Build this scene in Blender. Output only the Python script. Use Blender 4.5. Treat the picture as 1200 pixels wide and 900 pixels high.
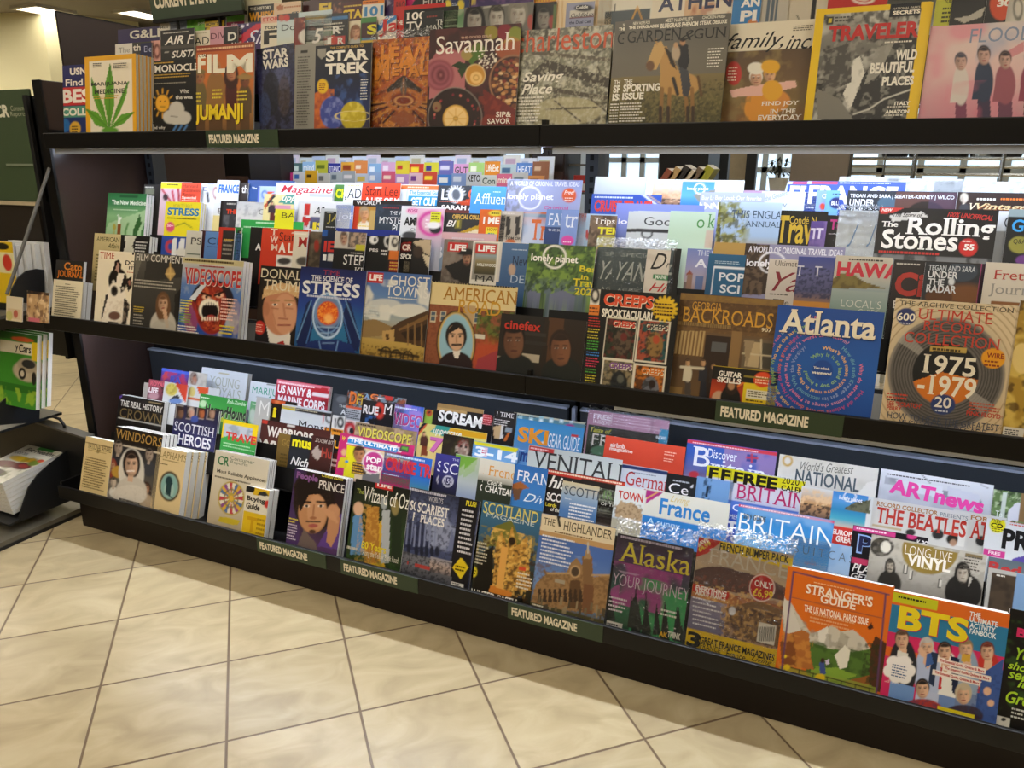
import bpy, math, random
import numpy as np
from mathutils import Matrix, Vector

random.seed(7)
rng = np.random.default_rng(11)
for o in list(bpy.data.objects): bpy.data.objects.remove(o)
SC = bpy.context.scene
COL = SC.collection

# ------------------------------------------------------------------ camera, world, exposure
CAM_H, FPX = 1.3794, 876.9                     # eye height (m), focal length in pixels of a 1200 wide frame
YAW, PITCH, ROLL = .4201, .284, .0064
_f = np.array([-math.sin(YAW)*math.cos(PITCH), math.cos(YAW)*math.cos(PITCH), -math.sin(PITCH)])
_r = np.cross(_f, [0, 0, 1]); _r /= np.linalg.norm(_r); _u = np.cross(_r, _f)
_c, _s = math.cos(ROLL), math.sin(ROLL)
RC = np.array([_c*_r+_s*_u, -_s*_r+_c*_u, _f])
EYE = np.array([0, 0, CAM_H])
cd = bpy.data.cameras.new('camera'); cam = bpy.data.objects.new('camera', cd); COL.objects.link(cam)
cd.sensor_width = 36; cd.lens = FPX/1200*36; cd.clip_start = .05; cd.clip_end = 100
cam.matrix_world = Matrix([[RC[0][i], RC[1][i], -RC[2][i], EYE[i]] for i in range(3)]+[[0, 0, 0, 1]])
SC.camera = cam
SC.view_settings.view_transform = 'Standard'; SC.view_settings.look = 'None'
SC.view_settings.gamma = 1; SC.view_settings.use_curve_mapping = False
SC.view_settings.exposure = 0.28
SC.cycles.use_denoising = True
wd = bpy.data.worlds.new('store_air'); SC.world = wd; wd.use_nodes = True
wd.node_tree.nodes['Background'].inputs[0].default_value = (1, .95, .88, 1)
wd.node_tree.nodes['Background'].inputs[1].default_value = .45
CEIL_LAMP, SHELF_LAMP, SPILL, DAYLIGHT = 10.4, 16.5, 3.6, 1.0     # emission strengths

def un(x, y, Y=None, X=None, Z=None):
    """the point of the place that the photo pixel (x, y) shows on the plane Y=, X= or Z="""
    d = np.array([(x-600)/FPX, -(y-450)/FPX, 1])@RC
    t = Y/d[1] if Y is not None else X/d[0] if X is not None else (Z-CAM_H)/d[2]
    return EYE+t*d

# ------------------------------------------------------------------ materials
def lin(c):
    if isinstance(c, str):
        c = [int(c[i:i+2], 16)/255 for i in (0, 2, 4)]
    return np.array([x/12.92 if x <= .04045 else ((x+.055)/1.055)**2.4 for x in c])
MATS = {}
def mat(name, col='808080', rough=.5, metal=0., spec=.5, emit=0., bump=0., bscale=200., coat=0.):
    if name in MATS: return MATS[name]
    m = bpy.data.materials.new(name); m.use_nodes = True; nt = m.node_tree
    b = nt.nodes['Principled BSDF']; c = (*lin(col), 1)
    b.inputs['Base Color'].default_value = c; b.inputs['Roughness'].default_value = rough
    b.inputs['Metallic'].default_value = metal; b.inputs['Specular IOR Level'].default_value = spec
    b.inputs['Coat Weight'].default_value = coat
    n = nt.nodes.new('ShaderNodeTexNoise'); n.inputs['Scale'].default_value = bscale; n.inputs['Detail'].default_value = 3
    tc = nt.nodes.new('ShaderNodeTexCoord'); nt.links.new(tc.outputs['Object'], n.inputs['Vector'])
    mx = nt.nodes.new('ShaderNodeMixRGB'); mx.blend_type = 'MULTIPLY'; mx.inputs[0].default_value = .12
    mx.inputs[1].default_value = c; nt.links.new(n.outputs['Fac'], mx.inputs[2]); nt.links.new(mx.outputs[0], b.inputs['Base Color'])
    if bump:
        bp = nt.nodes.new('ShaderNodeBump'); bp.inputs['Strength'].default_value = bump; bp.inputs['Distance'].default_value = .01
        nt.links.new(n.outputs['Fac'], bp.inputs['Height']); nt.links.new(bp.outputs[0], b.inputs['Normal'])
    if emit:
        b.inputs['Emission Color'].default_value = c; b.inputs['Emission Strength'].default_value = emit
    MATS[name] = m; return m

def print_mat(name, rough, coat):
    m = bpy.data.materials.new(name); m.use_nodes = True; nt = m.node_tree; b = nt.nodes['Principled BSDF']
    a = nt.nodes.new('ShaderNodeAttribute'); a.attribute_name = 'ink'
    nt.links.new(a.outputs['Color'], b.inputs['Base Color'])
    b.inputs['Roughness'].default_value = rough; b.inputs['Specular IOR Level'].default_value = .35
    b.inputs['Coat Weight'].default_value = coat; b.inputs['Coat Roughness'].default_value = .25
    MATS[name] = m; return m
PRINT = print_mat('printed_cover', .38, .08)

def page_mat():
    m = bpy.data.materials.new('page_edges'); m.use_nodes = True; nt = m.node_tree; b = nt.nodes['Principled BSDF']
    tc = nt.nodes.new('ShaderNodeTexCoord'); w = nt.nodes.new('ShaderNodeTexWave')
    w.bands_direction = 'Y'; w.inputs['Scale'].default_value = 260; w.inputs['Distortion'].default_value = .6
    nt.links.new(tc.outputs['Object'], w.inputs['Vector'])
    r = nt.nodes.new('ShaderNodeValToRGB'); r.color_ramp.elements[0].color = (.50, .49, .46, 1); r.color_ramp.elements[1].color = (.80, .79, .76, 1)
    nt.links.new(w.outputs['Fac'], r.inputs[0]); nt.links.new(r.outputs[0], b.inputs['Base Color'])
    b.inputs['Roughness'].default_value = .8
    MATS['page_edges'] = m; return m
PAGES = page_mat()

def sleeve_mat(name, top, lo):
    m = bpy.data.materials.new(name); m.use_nodes = True; nt = m.node_tree
    nt.nodes.remove(nt.nodes['Principled BSDF']); out = nt.nodes['Material Output']
    t = nt.nodes.new('ShaderNodeBsdfTransparent'); g = nt.nodes.new('ShaderNodeBsdfGlossy'); mx = nt.nodes.new('ShaderNodeMixShader')
    t.inputs[0].default_value = (.96, .97, .97, 1); g.inputs['Roughness'].default_value = .3
    fr = nt.nodes.new('ShaderNodeFresnel'); fr.inputs[0].default_value = 1.25
    tc = nt.nodes.new('ShaderNodeTexCoord'); n = nt.nodes.new('ShaderNodeTexNoise'); n.inputs['Scale'].default_value = 45; n.inputs['Detail'].default_value = 3
    n.inputs['Distortion'].default_value = 1.5
    bp = nt.nodes.new('ShaderNodeBump'); bp.inputs['Strength'].default_value = .9; bp.inputs['Distance'].default_value = .012
    nt.links.new(tc.outputs['Object'], n.inputs['Vector']); nt.links.new(n.outputs['Fac'], bp.inputs['Height'])
    nt.links.new(bp.outputs[0], g.inputs['Normal']); nt.links.new(bp.outputs[0], fr.inputs['Normal'])
    ad = nt.nodes.new('ShaderNodeMath'); ad.operation = 'ADD'; ad.inputs[1].default_value = .03; ad.use_clamp = True
    n2 = nt.nodes.new('ShaderNodeTexNoise'); n2.inputs['Scale'].default_value = 60; n2.inputs['Detail'].default_value = 4; n2.inputs['Distortion'].default_value = 2.5
    cr = nt.nodes.new('ShaderNodeValToRGB'); cr.color_ramp.elements[0].position = lo; cr.color_ramp.elements[0].color = (.02, .02, .02, 1); cr.color_ramp.elements[1].position = .70; cr.color_ramp.elements[1].color = (top, top, top, 1)
    nt.links.new(tc.outputs['Object'], n2.inputs['Vector']); nt.links.new(n2.outputs['Fac'], cr.inputs[0]); nt.links.new(cr.outputs[0], ad.inputs[1])
    nt.links.new(fr.outputs[0], ad.inputs[0]); nt.links.new(ad.outputs[0], mx.inputs[0])
    nt.links.new(t.outputs[0], mx.inputs[1]); nt.links.new(g.outputs[0], mx.inputs[2]); nt.links.new(mx.outputs[0], out.inputs[0])
    MATS[name] = m; return m
SLEEVE = sleeve_mat('clear_plastic', .16, .57); FLAP = sleeve_mat('crinkled_plastic', .55, .40)

TILE, TH, TOX, TOY = .33, .7577, -2.657, 1.6213
def floor_mat():
    m = bpy.data.materials.new('cream_floor_tile'); m.use_nodes = True; nt = m.node_tree; b = nt.nodes['Principled BSDF']; L = nt.links
    tc = nt.nodes.new('ShaderNodeTexCoord'); mp = nt.nodes.new('ShaderNodeMapping'); mp.vector_type = 'TEXTURE'
    mp.inputs['Location'].default_value = (TOX, TOY, 0); mp.inputs['Rotation'].default_value = (0, 0, TH); mp.inputs['Scale'].default_value = (TILE,)*3
    L.new(tc.outputs['Object'], mp.inputs['Vector'])
    sp = nt.nodes.new('ShaderNodeSeparateXYZ'); L.new(mp.outputs[0], sp.inputs[0])
    def M(op, a, bb=None):
        n = nt.nodes.new('ShaderNodeMath'); n.operation = op
        for i, v in enumerate((a, bb)):
            if v is None: continue
            if isinstance(v, (int, float)): n.inputs[i].default_value = v
            else: L.new(v, n.inputs[i])
        return n.outputs[0]
    def dist(o): # distance to the nearest grout centre, in tiles
        return M('ABSOLUTE', M('SUBTRACT', M('FRACT', M('ADD', o, .5)), .5))
    d = M('MINIMUM', dist(sp.outputs[0]), dist(sp.outputs[1]))
    ramp = nt.nodes.new('ShaderNodeValToRGB'); ramp.color_ramp.elements[0].position = .0075; ramp.color_ramp.elements[1].position = .012
    L.new(d, ramp.inputs[0])
    fl = nt.nodes.new('ShaderNodeVectorMath'); fl.operation = 'FLOOR'; L.new(mp.outputs[0], fl.inputs[0])
    wn = nt.nodes.new('ShaderNodeTexWhiteNoise'); L.new(fl.outputs[0], wn.inputs[0])
    off = nt.nodes.new('ShaderNodeVectorMath'); off.operation = 'MULTIPLY_ADD'; off.inputs[1].default_value = (7, 7, 7)
    L.new(wn.outputs['Color'], off.inputs[0]); L.new(mp.outputs[0], off.inputs[2])
    st = nt.nodes.new('ShaderNodeMapping'); st.inputs['Scale'].default_value = (1.3, 2.3, 1); st.inputs['Rotation'].default_value = (0, 0, .5); L.new(off.outputs[0], st.inputs[0])
    n1 = nt.nodes.new('ShaderNodeTexNoise'); n1.inputs['Scale'].default_value = 1.5; n1.inputs['Detail'].default_value = 8; n1.inputs['Distortion'].default_value = 1.2
    L.new(st.outputs[0], n1.inputs['Vector'])
    cr = nt.nodes.new('ShaderNodeValToRGB'); e = cr.color_ramp.elements
    e[0].position = .26; e[0].color = (*lin('a89777'), 1); e[1].position = .78; e[1].color = (*lin('c8ba98'), 1)
    x = e.new(.52); x.color = (*lin('baa986'), 1)
    L.new(n1.outputs['Fac'], cr.inputs[0])
    hv = nt.nodes.new('ShaderNodeMixRGB'); hv.blend_type = 'MULTIPLY'; hv.inputs[0].default_value = .12
    L.new(cr.outputs[0], hv.inputs[1]); L.new(wn.outputs['Value'], hv.inputs[2])
    mx = nt.nodes.new('ShaderNodeMixRGB'); mx.inputs[1].default_value = (*lin('6d5a45'), 1)
    L.new(ramp.outputs[0], mx.inputs[0]); L.new(hv.outputs[0], mx.inputs[2]); L.new(mx.outputs[0], b.inputs['Base Color'])
    b.inputs['Roughness'].default_value = .3; b.inputs['Specular IOR Level'].default_value = .4
    bp = nt.nodes.new('ShaderNodeBump'); bp.inputs['Strength'].default_value = .5; bp.inputs['Distance'].default_value = .002
    L.new(ramp.outputs[0], bp.inputs['Height']); L.new(bp.outputs[0], b.inputs['Normal'])
    return m

BLACK = mat('black_laminate', '0d0b0a', .42, spec=.3)
PANEL = mat('brown_black_laminate', '43342f', .27, spec=.5)
NAVY = mat('blue_black_panel', '353a40', .5)
STEEL = mat('brushed_steel_edge', 'ccd6ea', .4, metal=.5)
CHROME = mat('chrome_rail', 'd0d8de', .22, metal=.9)
GREEN = mat('dark_green_sign', '2f4029', .5)
IVORY = mat('ivory_lettering', 'e6dcc0', .6)
KICK = mat('brown_kick_board', '1a110e', .45, spec=.3)
LED = mat('cool_shelf_lamp', 'dfeaff', .5, emit=SHELF_LAMP)
LAMP = mat('ceiling_lamp_diffuser', 'fff4e0', .5, emit=CEIL_LAMP)
WHITE = mat('white_paint', 'd9d6cc', .6)

# ------------------------------------------------------------------ mesh helpers
def link(o, parent=None):
    COL.objects.link(o)
    if parent is not None: o.parent = parent
    return o
def tag(o, label=None, cat=None, group=None, kind=None):
    for k, v in (('label', label), ('category', cat), ('group', group), ('kind', kind)):
        if v: o[k] = v
    return o
def empty(name, loc=(0, 0, 0), rot=(0, 0, 0), mtx=None):
    o = bpy.data.objects.new(name, None); o.empty_display_size = .05
    if mtx is not None: o.matrix_world = mtx
    else: o.location = loc; o.rotation_euler = rot
    return link(o)
class MB:
    def __init__(s): s.v = []; s.f = []
    def add(s, vs, fs):
        n = len(s.v); s.v += [tuple(map(float, p)) for p in vs]; s.f += [tuple(n+i for i in f) for f in fs]; return s
    def box(s, x0, x1, y0, y1, z0, z1):
        return s.add([(x, y, z) for z in (z0, z1) for y in (y0, y1) for x in (x0, x1)],
                     [(0, 2, 3, 1), (4, 5, 7, 6), (0, 1, 5, 4), (2, 6, 7, 3), (0, 4, 6, 2), (1, 3, 7, 5)])
    def slab(s, y0, z0, phi, x0, x1, h, t):     # a board standing on (y0, z0), leaning back by phi, its thickness behind it
        V = np.array([0, math.sin(phi), math.cos(phi)]); N = np.array([0, math.cos(phi), -math.sin(phi)])
        P = lambda x, a, b: np.array([x, y0, z0])+V*a+N*b
        return s.add([P(x, a, b) for a in (0, h) for b in (0, t) for x in (x0, x1)],
                     [(0, 2, 3, 1), (4, 5, 7, 6), (0, 1, 5, 4), (2, 6, 7, 3), (0, 4, 6, 2), (1, 3, 7, 5)])
    def hexa(s, q, d):                           # quad q (4 points) given thickness d (vector)
        q = [np.array(p, float) for p in q]; d = np.array(d, float)
        return s.add(q+[p+d for p in q], [(0, 1, 2, 3), (7, 6, 5, 4), (0, 4, 5, 1), (1, 5, 6, 2), (2, 6, 7, 3), (3, 7, 4, 0)])
    def prism(s, pts, d):
        n = len(pts); pts = [np.array(p, float) for p in pts]; d = np.array(d, float)
        return s.add(pts+[p+d for p in pts], [tuple(range(n)), tuple(range(2*n-1, n-1, -1))]+[(i, i+n, (i+1) % n+n, (i+1) % n) for i in range(n)])
    def tube(s, pts, r, n=8):
        pts = [np.array(p, float) for p in pts]; rings = []
        for i, p in enumerate(pts):
            t = pts[min(i+1, len(pts)-1)]-pts[max(i-1, 0)]; t /= np.linalg.norm(t)
            a = np.cross(t, [0, 0, 1] if abs(t[2]) < .9 else [1, 0, 0]); a /= np.linalg.norm(a); b = np.cross(t, a)
            rings.append([p+r*(math.cos(k*2*math.pi/n)*a+math.sin(k*2*math.pi/n)*b) for k in range(n)])
        vs = [q for R in rings for q in R]; m = len(pts)
        fs = [(i*n+k, i*n+(k+1) % n, (i+1)*n+(k+1) % n, (i+1)*n+k) for i in range(m-1) for k in range(n)]
        return s.add(vs, fs+[tuple(range(n-1, -1, -1)), tuple(range((m-1)*n, m*n))])
    def lathe(s, c, prof, n=20):
        c = np.array(c, float)
        vs = [c+[r*math.cos(k*2*math.pi/n), r*math.sin(k*2*math.pi/n), z] for r, z in prof for k in range(n)]
        m = len(prof)
        return s.add(vs, [(i*n+k, i*n+(k+1) % n, (i+1)*n+(k+1) % n, (i+1)*n+k) for i in range(m-1) for k in range(n)]+[tuple(range(n-1, -1, -1)), tuple(range((m-1)*n, m*n))])
    def build(s, name, m, parent=None, bevel=0):
        me = bpy.data.meshes.new(name); me.from_pydata(s.v, [], s.f); me.materials.append(m); me.update()
        o = link(bpy.data.objects.new(name, me), parent)
        if bevel:
            b = o.modifiers.new('edge', 'BEVEL'); b.width = bevel; b.segments = 2; b.limit_method = 'ANGLE'
        return o
def copy_tree(o, parent=None):
    c = o.copy(); COL.objects.link(c)
    if parent is not None: c.parent = parent
    for ch in o.children: copy_tree(ch, c)
    return c

# ------------------------------------------------------------------ lettering
FONT = {'r': (0., 0, 0), 'b': (.022, 0, 0), 'h': (.04, 0, 0), 'l': (-.012, 0, 0), 'i': (.018, .3, 0), 'k': (.0, .45, 0),
        's': (.0, 0, 1), 'S': (.02, 0, 1), 'I': (.01, .3, 1)}
_tx = {}
def glyphs(s, f):
    if (s, f) in _tx: return _tx[s, f]
    off, sh, serif = FONT[f]
    cu = bpy.data.curves.new('t', 'FONT'); cu.body = s; cu.offset = off; cu.shear = sh; cu.resolution_u = 3
    o = bpy.data.objects.new('t', cu); me = o.to_mesh()
    n = len(me.vertices); co = np.empty(n*3); me.vertices.foreach_get('co', co); co = co.reshape(-1, 3)[:, :2]
    F = [tuple(p.vertices) for p in me.polygons]
    o.to_mesh_clear(); bpy.data.objects.remove(o); bpy.data.curves.remove(cu)
    if serif and n:
        cnt = {}
        for p in F:
            for i in range(len(p)):
                e = (min(p[i], p[i-1]), max(p[i], p[i-1])); cnt[e] = cnt.get(e, 0)+1
        ev, ef = [], []
        lv = {'b': -off, 'c': co[:, 1].max()}
        for (a, b), k in cnt.items():
            if k != 1: continue
            A, B = co[a], co[b]; w = abs(A[0]-B[0])
            if abs(A[1]-B[1]) < .006 and .035 < w < .2:
                y = A[1]; t = .035+off*.6; e = .055
                if abs(y+off) < .03: y0, y1 = y, y+t
                elif y > .38: y0, y1 = y-t, y
                else: continue
                x0, x1 = min(A[0], B[0])-e, max(A[0], B[0])+e; k0 = n+len(ev)
                ev += [(x0, y0), (x1, y0), (x1, y1), (x0, y1)]; ef.append((k0, k0+1, k0+2, k0+3))
        if ev: co = np.vstack([co, np.array(ev)]); F = F+ef
    if n == 0: co = np.zeros((1, 2))
    _tx[s, f] = (co, F); return co, F

def ink_mesh(name, layers, parent, m=None):
    """layers: list of (verts (n,3), faces, colour (3,) or (n,3) linear) joined into one printed mesh"""
    V, F, C, n = [], [], [], 0
    for v, f, c in layers:
        V.append(v); F += [tuple(i+n for i in q) for q in f]
        C.append(np.broadcast_to(c, (len(v), 3))); n += len(v)
    if not V: return None
    V = np.vstack(V); C = np.hstack([np.vstack(C), np.ones((n, 1))])
    me = bpy.data.meshes.new(name); me.from_pydata(V.tolist(), [], F); me.materials.append(m or PRINT)
    a = me.color_attributes.new('ink', 'FLOAT_COLOR', 'POINT'); a.data.foreach_set('color', np.clip(C, 0, 1).astype(np.float32).ravel()); me.update()
    return link(bpy.data.objects.new(name, me), parent)
def sign_text(parent, lines, col, y=-.0004, name='lettering'):
    """flat lettering in the local XZ plane: lines of (text, x0, z0, x1, z1, font)"""
    L = []
    for s, x0, z0, x1, z1, f in lines:
        co, F = glyphs(s, f); lo, hi = co.min(0), co.max(0); sc = (np.array([x1, z1])-[x0, z0])/np.maximum(hi-lo, 1e-6)
        p = (co-lo)*sc+[x0, z0]
        L.append((np.stack([p[:, 0], np.full(len(p), y), p[:, 1]], 1), F, lin(col)))
    return ink_mesh(name, L, parent)

# ------------------------------------------------------------------ the room
o = MB().box(-22, 9, -6, 16, -.1, 0).build('floor', floor_mat()); tag(o, 'cream marbled floor tiles laid diagonally with brown grout', 'floor', kind='structure')
CZ = 3.0
o = MB().box(-22, 9, -6, 16, CZ, CZ+.1).build('ceiling', mat('grey_ceiling_tile', '9a958a', .9, bump=.3, bscale=90)); tag(o, 'plain grey store ceiling above the racks', 'ceiling', kind='structure')
PALE = mat('pale_green_wall', 'ebe5bc', .8); WARM = mat('warm_wall_paint', 'b5a98c', .85)
o = MB().box(-22, 9, 15.9, 16, 0, CZ).build('wall_back', WARM); tag(o, 'far wall of the store', 'wall', kind='structure')
o = MB().box(-22, -21.9, -6, 16, 0, CZ).build('wall_left', PALE); tag(o, 'far left wall of the store', 'wall', kind='structure')
o = MB().box(8.9, 9, -6, 16, 0, CZ).build('wall_right', WARM); tag(o, 'wall at the right end of the store', 'wall', kind='structure')
o = MB().box(-22, 9, -6.1, -6, 0, CZ).build('wall_front', WARM); tag(o, 'wall behind the viewer', 'wall', kind='structure')
# pale green wall block with its corner, and a white post beside it
o = MB().box(-3.2, 5, 9.1, 9.2, 0, CZ).build('wall_shopfront', mat('cool_white_wall', 'cdd5da', .7)); tag(o, 'pale shopfront wall with windows beyond the right gap', 'wall', kind='structure')
A, B_, C_ = un(-40, 13, Z=CZ), un(48, 13, Z=CZ), un(61, 13, Z=CZ)
o = MB().prism([(A[0]-2, A[1]-.2, 0), (B_[0], B_[1], 0), (B_[0]+.45, B_[1]+.9, 0), (A[0]-2, B_[1]+1.2, 0)], (0, 0, CZ)).build('wall_pale_block', PALE); tag(o, 'pale green wall corner at the top left', 'wall', kind='structure')
P = un(67, 60, Y=7.2)
o = MB().box(P[0]-.07, P[0]+.07, 7.2, 7.34, 0, CZ).build('column', mat('cream_post_paint', 'c4bda6', .7)); tag(o, 'slim cream post right of the pale green wall', 'column', kind='structure')
def troffer(c, sx, sy, label, grp='ceiling lights'):
    t = empty('ceiling_light', (c[0], c[1], CZ-.001)); tag(t, label, 'ceiling light', grp)
    f = MB(); f.box(-sx-.04, sx+.04, -sy-.04, -sy, -.03, -.0); f.box(-sx-.04, sx+.04, sy, sy+.04, -.03, 0); f.box(-sx-.04, -sx, -sy, sy, -.03, 0); f.box(sx, sx+.04, -sy, sy, -.03, 0)
    f.build('frame', WHITE, t); MB().box(-sx, sx, -sy, sy, -.02, -.004).build('diffuser', LAMP, t)
    return t
troffer(un(51, 10, Z=CZ), .17, .2, 'square ceiling light panel above the pale green wall')
troffer(un(167, 15, Z=CZ), .13, .22, 'ceiling light panel left of the green aisle sign')
for x, y in ((-9.6, 4.4), (-10.6, 4.9), (-8.6, 4.2), (-10.4, 3.2), (-6.6, 3.8), (-2.2, 6.8), (.2, 7.2), (2.0, 6.5), (-3.2, .2), (-1.1, .2), (1.0, .2), (-2.2, -1.8), (.2, -1.8), (-5.0, 1.2), (-3.5, 3.6), (-1.2, 3.6), (1.2, 3.6)):  # leading entries: unseen panels added to brighten the pale and shopfront walls
    troffer((x, y), .3, .6, 'long ceiling light panel over the aisles, outside the photo', 'ceiling lights over the aisles')

# ------------------------------------------------------------------ the double-sided rack
XL, XJ, XR = -2.665, -.745, 1.2
rack = empty('gondola_rack', (XL, 1.87, 0)); tag(rack, 'long dark brown magazine rack with end panel, posts and kick board', 'magazine rack')
def R(mb): return mb
def rel(mb, o=(XL, 1.87, 0)): mb.v = [(x-o[0], y-o[1], z-o[2]) for x, y, z in mb.v]; return mb
rel(MB().box(-2.66, -2.635, 1.872, 2.69, 0, 1.655)).build('end_panel', PANEL, rack, .002)
rel(MB().box(-2.668, -2.63, 1.862, 1.872, 0, 1.655)).build('panel_edge', BLACK, rack)
for x in (-2.60, XJ, XR-.03):
    p = rel(MB().box(x-.02, x+.02, 2.25, 2.31, 0, 1.47)).build('upright_post', NAVY, rack)
    s = MB()
    for k in range(24): s.box(x-.006, x+.006, 2.2485, 2.2502, .66+k*.032, .676+k*.032)
    rel(s).build('slot', mat('slot_black', '050505', .8), p)
rel(MB().box(XL+.02, XR, 1.763, 1.79, 0, .145)).build('kick_board', KICK, rack)
rel(MB().box(XL+.02, XL+.045, 1.79, 2.25, 0, .145)).build('kick_board', KICK, rack)
for x0, x1 in ((XL+.04, XJ-.022), (XJ+.022, XR)):
    b = rel(MB().box(x0, x1, 2.155, 2.17, .15, .632)).build('back_panel', NAVY, rack)
    rel(MB().box(x0, x1, 2.148, 2.174, .632, .639)).build('top_edge', STEEL, b)
    rel(MB().box(x0-.03, x1+.03, 2.19, 2.2, .12, .80)).build('centre_board', BLACK, rack)

rel(MB().box(XJ-.006, XJ+.006, 2.15, 2.172, .15, .639)).build('joint_strip', STEEL, rack)
def shelf(key, x0, x1, y0, lipz, lh, depth, label, tiers, lamp_y, bar):
    """a sloped display tray: board, front lip, stepped dividers and the lamp beneath it"""
    t = empty('display_shelf', (x0, y0, lipz)); tag(t, label, 'display shelf', 'display shelves of the rack'); O = (x0, y0, lipz)
    rel(MB().box(x0, x1, y0, y0+.012, lipz-lh, lipz), O).build('front_lip', BLACK, t, .0025)
    rel(MB().box(x0, x1, y0+.012, y0+depth, lipz-lh, lipz-lh+.006), O).build('board', BLACK, t)
    rel(MB().box(x0, x0+.012, y0+.012, y0+depth, lipz-lh+.006, lipz+.012), O).build('side_rail', BLACK, t)
    prev = None; xs = x0
    for k in tiers:
        x0 = {'T1': -2.3, 'T2': -2.3, 'M1': -2.4, 'M2': -2.42, 'M3': -2.34, 'B1': -2.55, 'B2': -2.48, 'B3': -2.42, 'B4': -2.24}.get(k, xs) if xs < -2 else xs
        yy, zz, ph = ROWS[k]; ph = math.radians(ph)
        if prev:
            c = math.cos(ph); B = np.array([0, c, -math.sin(ph)]); q = np.array([0, yy, zz])-B*.0035
            rel(MB().slab(q[1], q[2], ph, x0+.014, x1-.002, .075, .0016), O).build('step_divider', BLACK, t)
        d = .034 if k != tiers[-1] else .05
        rel(MB().box(x0+.014, x1-.002, yy-.0045, yy+d, zz-.006, zz-.0015), O).build('step_floor', BLACK, t)
        prev = k
    x0 = xs
    if lamp_y:
        rel(MB().box(x0+.05, x1-.05, lamp_y, lamp_y+.028, lipz-lh-.012, lipz-lh-.004), O).build('lamp_strip', LED, t)
        lp = bpy.data.lights.new('shelf_lamp', 'AREA'); lp.shape = 'RECTANGLE'; lp.size = x1-x0-.1; lp.size_y = .02; lp.energy = SPILL if not bar else SPILL*.25; lp.color = (.86, .93, 1); lp.spread = math.radians(100 if not bar else 160)
        lo = link(bpy.data.objects.new('shelf_lamp', lp), t); lo.location = ((x1-x0)/2, lamp_y-y0+.004, -lh-.0125); lo.rotation_euler = (-math.radians(25 if not bar else 0), 0, 0)
        if bar: rel(MB().box(x0+.03, x1, y0+.013, y0+.02, lipz-lh-.0175, lipz-lh-.0005), O).build('lamp_shield', STEEL, t)
        else: rel(MB().box(x0+(.24 if x0 > -1 else .03), x1, y0+.02, y0+.032, lipz-lh-(.015 if x0 > -1 else .006), lipz-lh-.001), O).build('lamp_shield', STEEL, t)
    return t
ROWS = {'T0': (1.842, 1.448, 8), 'T1': (1.905, 1.51, 8), 'T2': (1.965, 1.58, 8),
        'M0': (1.768, .822, 14), 'M1': (1.866, .93, 14), 'M2': (1.915, 1.005, 14), 'M3': (1.965, 1.058, 14),
        'B0': (1.712, .168, 17.5), 'B1': (1.846, .305, 17.5), 'B2': (1.895, .357, 17.5), 'B3': (1.943, .405, 17.5), 'B4': (1.988, .443, 17.5)}
for i, (x0, x1) in enumerate(((XL, XJ), (XJ, XR))):
    sd = ('left', 'right')[i]
    shelf('T', x0+.06*(1-i), x1, 1.828, 1.478, .052, .42, 'black upper display shelf, %s bay, full of upright magazines' % sd, ('T0', 'T1', 'T2'), 1.945, True)
    shelf('M', x0, x1, 1.7535, .8465, .052, .39, 'black middle display shelf, %s bay, with stepped magazine rows' % sd, ('M0', 'M1', 'M2', 'M3'), 1.868, False)
    shelf('B', x0, x1, 1.7, .192, .052, .44, 'black bottom display shelf, %s bay, just above the floor' % sd, ('B0', 'B1', 'B2', 'B3', 'B4'), None, False)

def tagsign(x0, y, ztop, label, w=.281, h=.051):
    t = MB().box(0, w, 0, .002, -h, 0).build('shelf_tag', GREEN); t.location = (x0, y-.0022, ztop); tag(t, label, 'shelf tag', 'green shelf tags')
    sign_text(t, [('FEATURED MAGAZINE', .012, -h*.76, w*.74, -h*.24, 'h')], 'e6dcc4')
tagsign(-1.683, 1.7, .1915, 'green featured tag below the short yellow buying guide')
tagsign(-1.345, 1.7, .1915, 'green featured tag below the black cover with yellow road')
tagsign(-.767, 1.7, .1915, 'green featured tag below the sandstone cathedral cover')
tagsign(-.249, 1.7535, .846, 'green featured tag below the blue ringed-words cover on middle shelf')
tagsign(-1.853, 1.828, 1.4775, 'green featured tag on the upper shelf lip below the film cover')

# aisle sign clipped above the upper shelf
t = empty('aisle_sign', (-2.2, 1.99, 1.825)); tag(t, 'dark green tilted sign with ivory capitals above the upper shelf', 'sign')
q = [(0, 0, .008), (.385, 0, .012), (.378, 0, .16), (-.012, 0, .16)]
MB().prism(q, (0, .012, 0)).build('sign_board', GREEN, t); MB().prism([(0, -.002, 0), (.39, -.002, .003), (.39, -.002, .013), (0, -.002, .009)], (0, .016, 0)).build('sign_rail', BLACK, t)
MB().box(.1, .108, .003, .009, -.30, .004).build('sign_stem', BLACK, t); MB().box(.28, .288, .003, .009, -.30, .008).build('sign_stem', BLACK, t)
sign_text(t, [('CURRENT EVENTS', .016, .042, .285, .085, 'h')], 'e4dac2', y=-.001)

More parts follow.
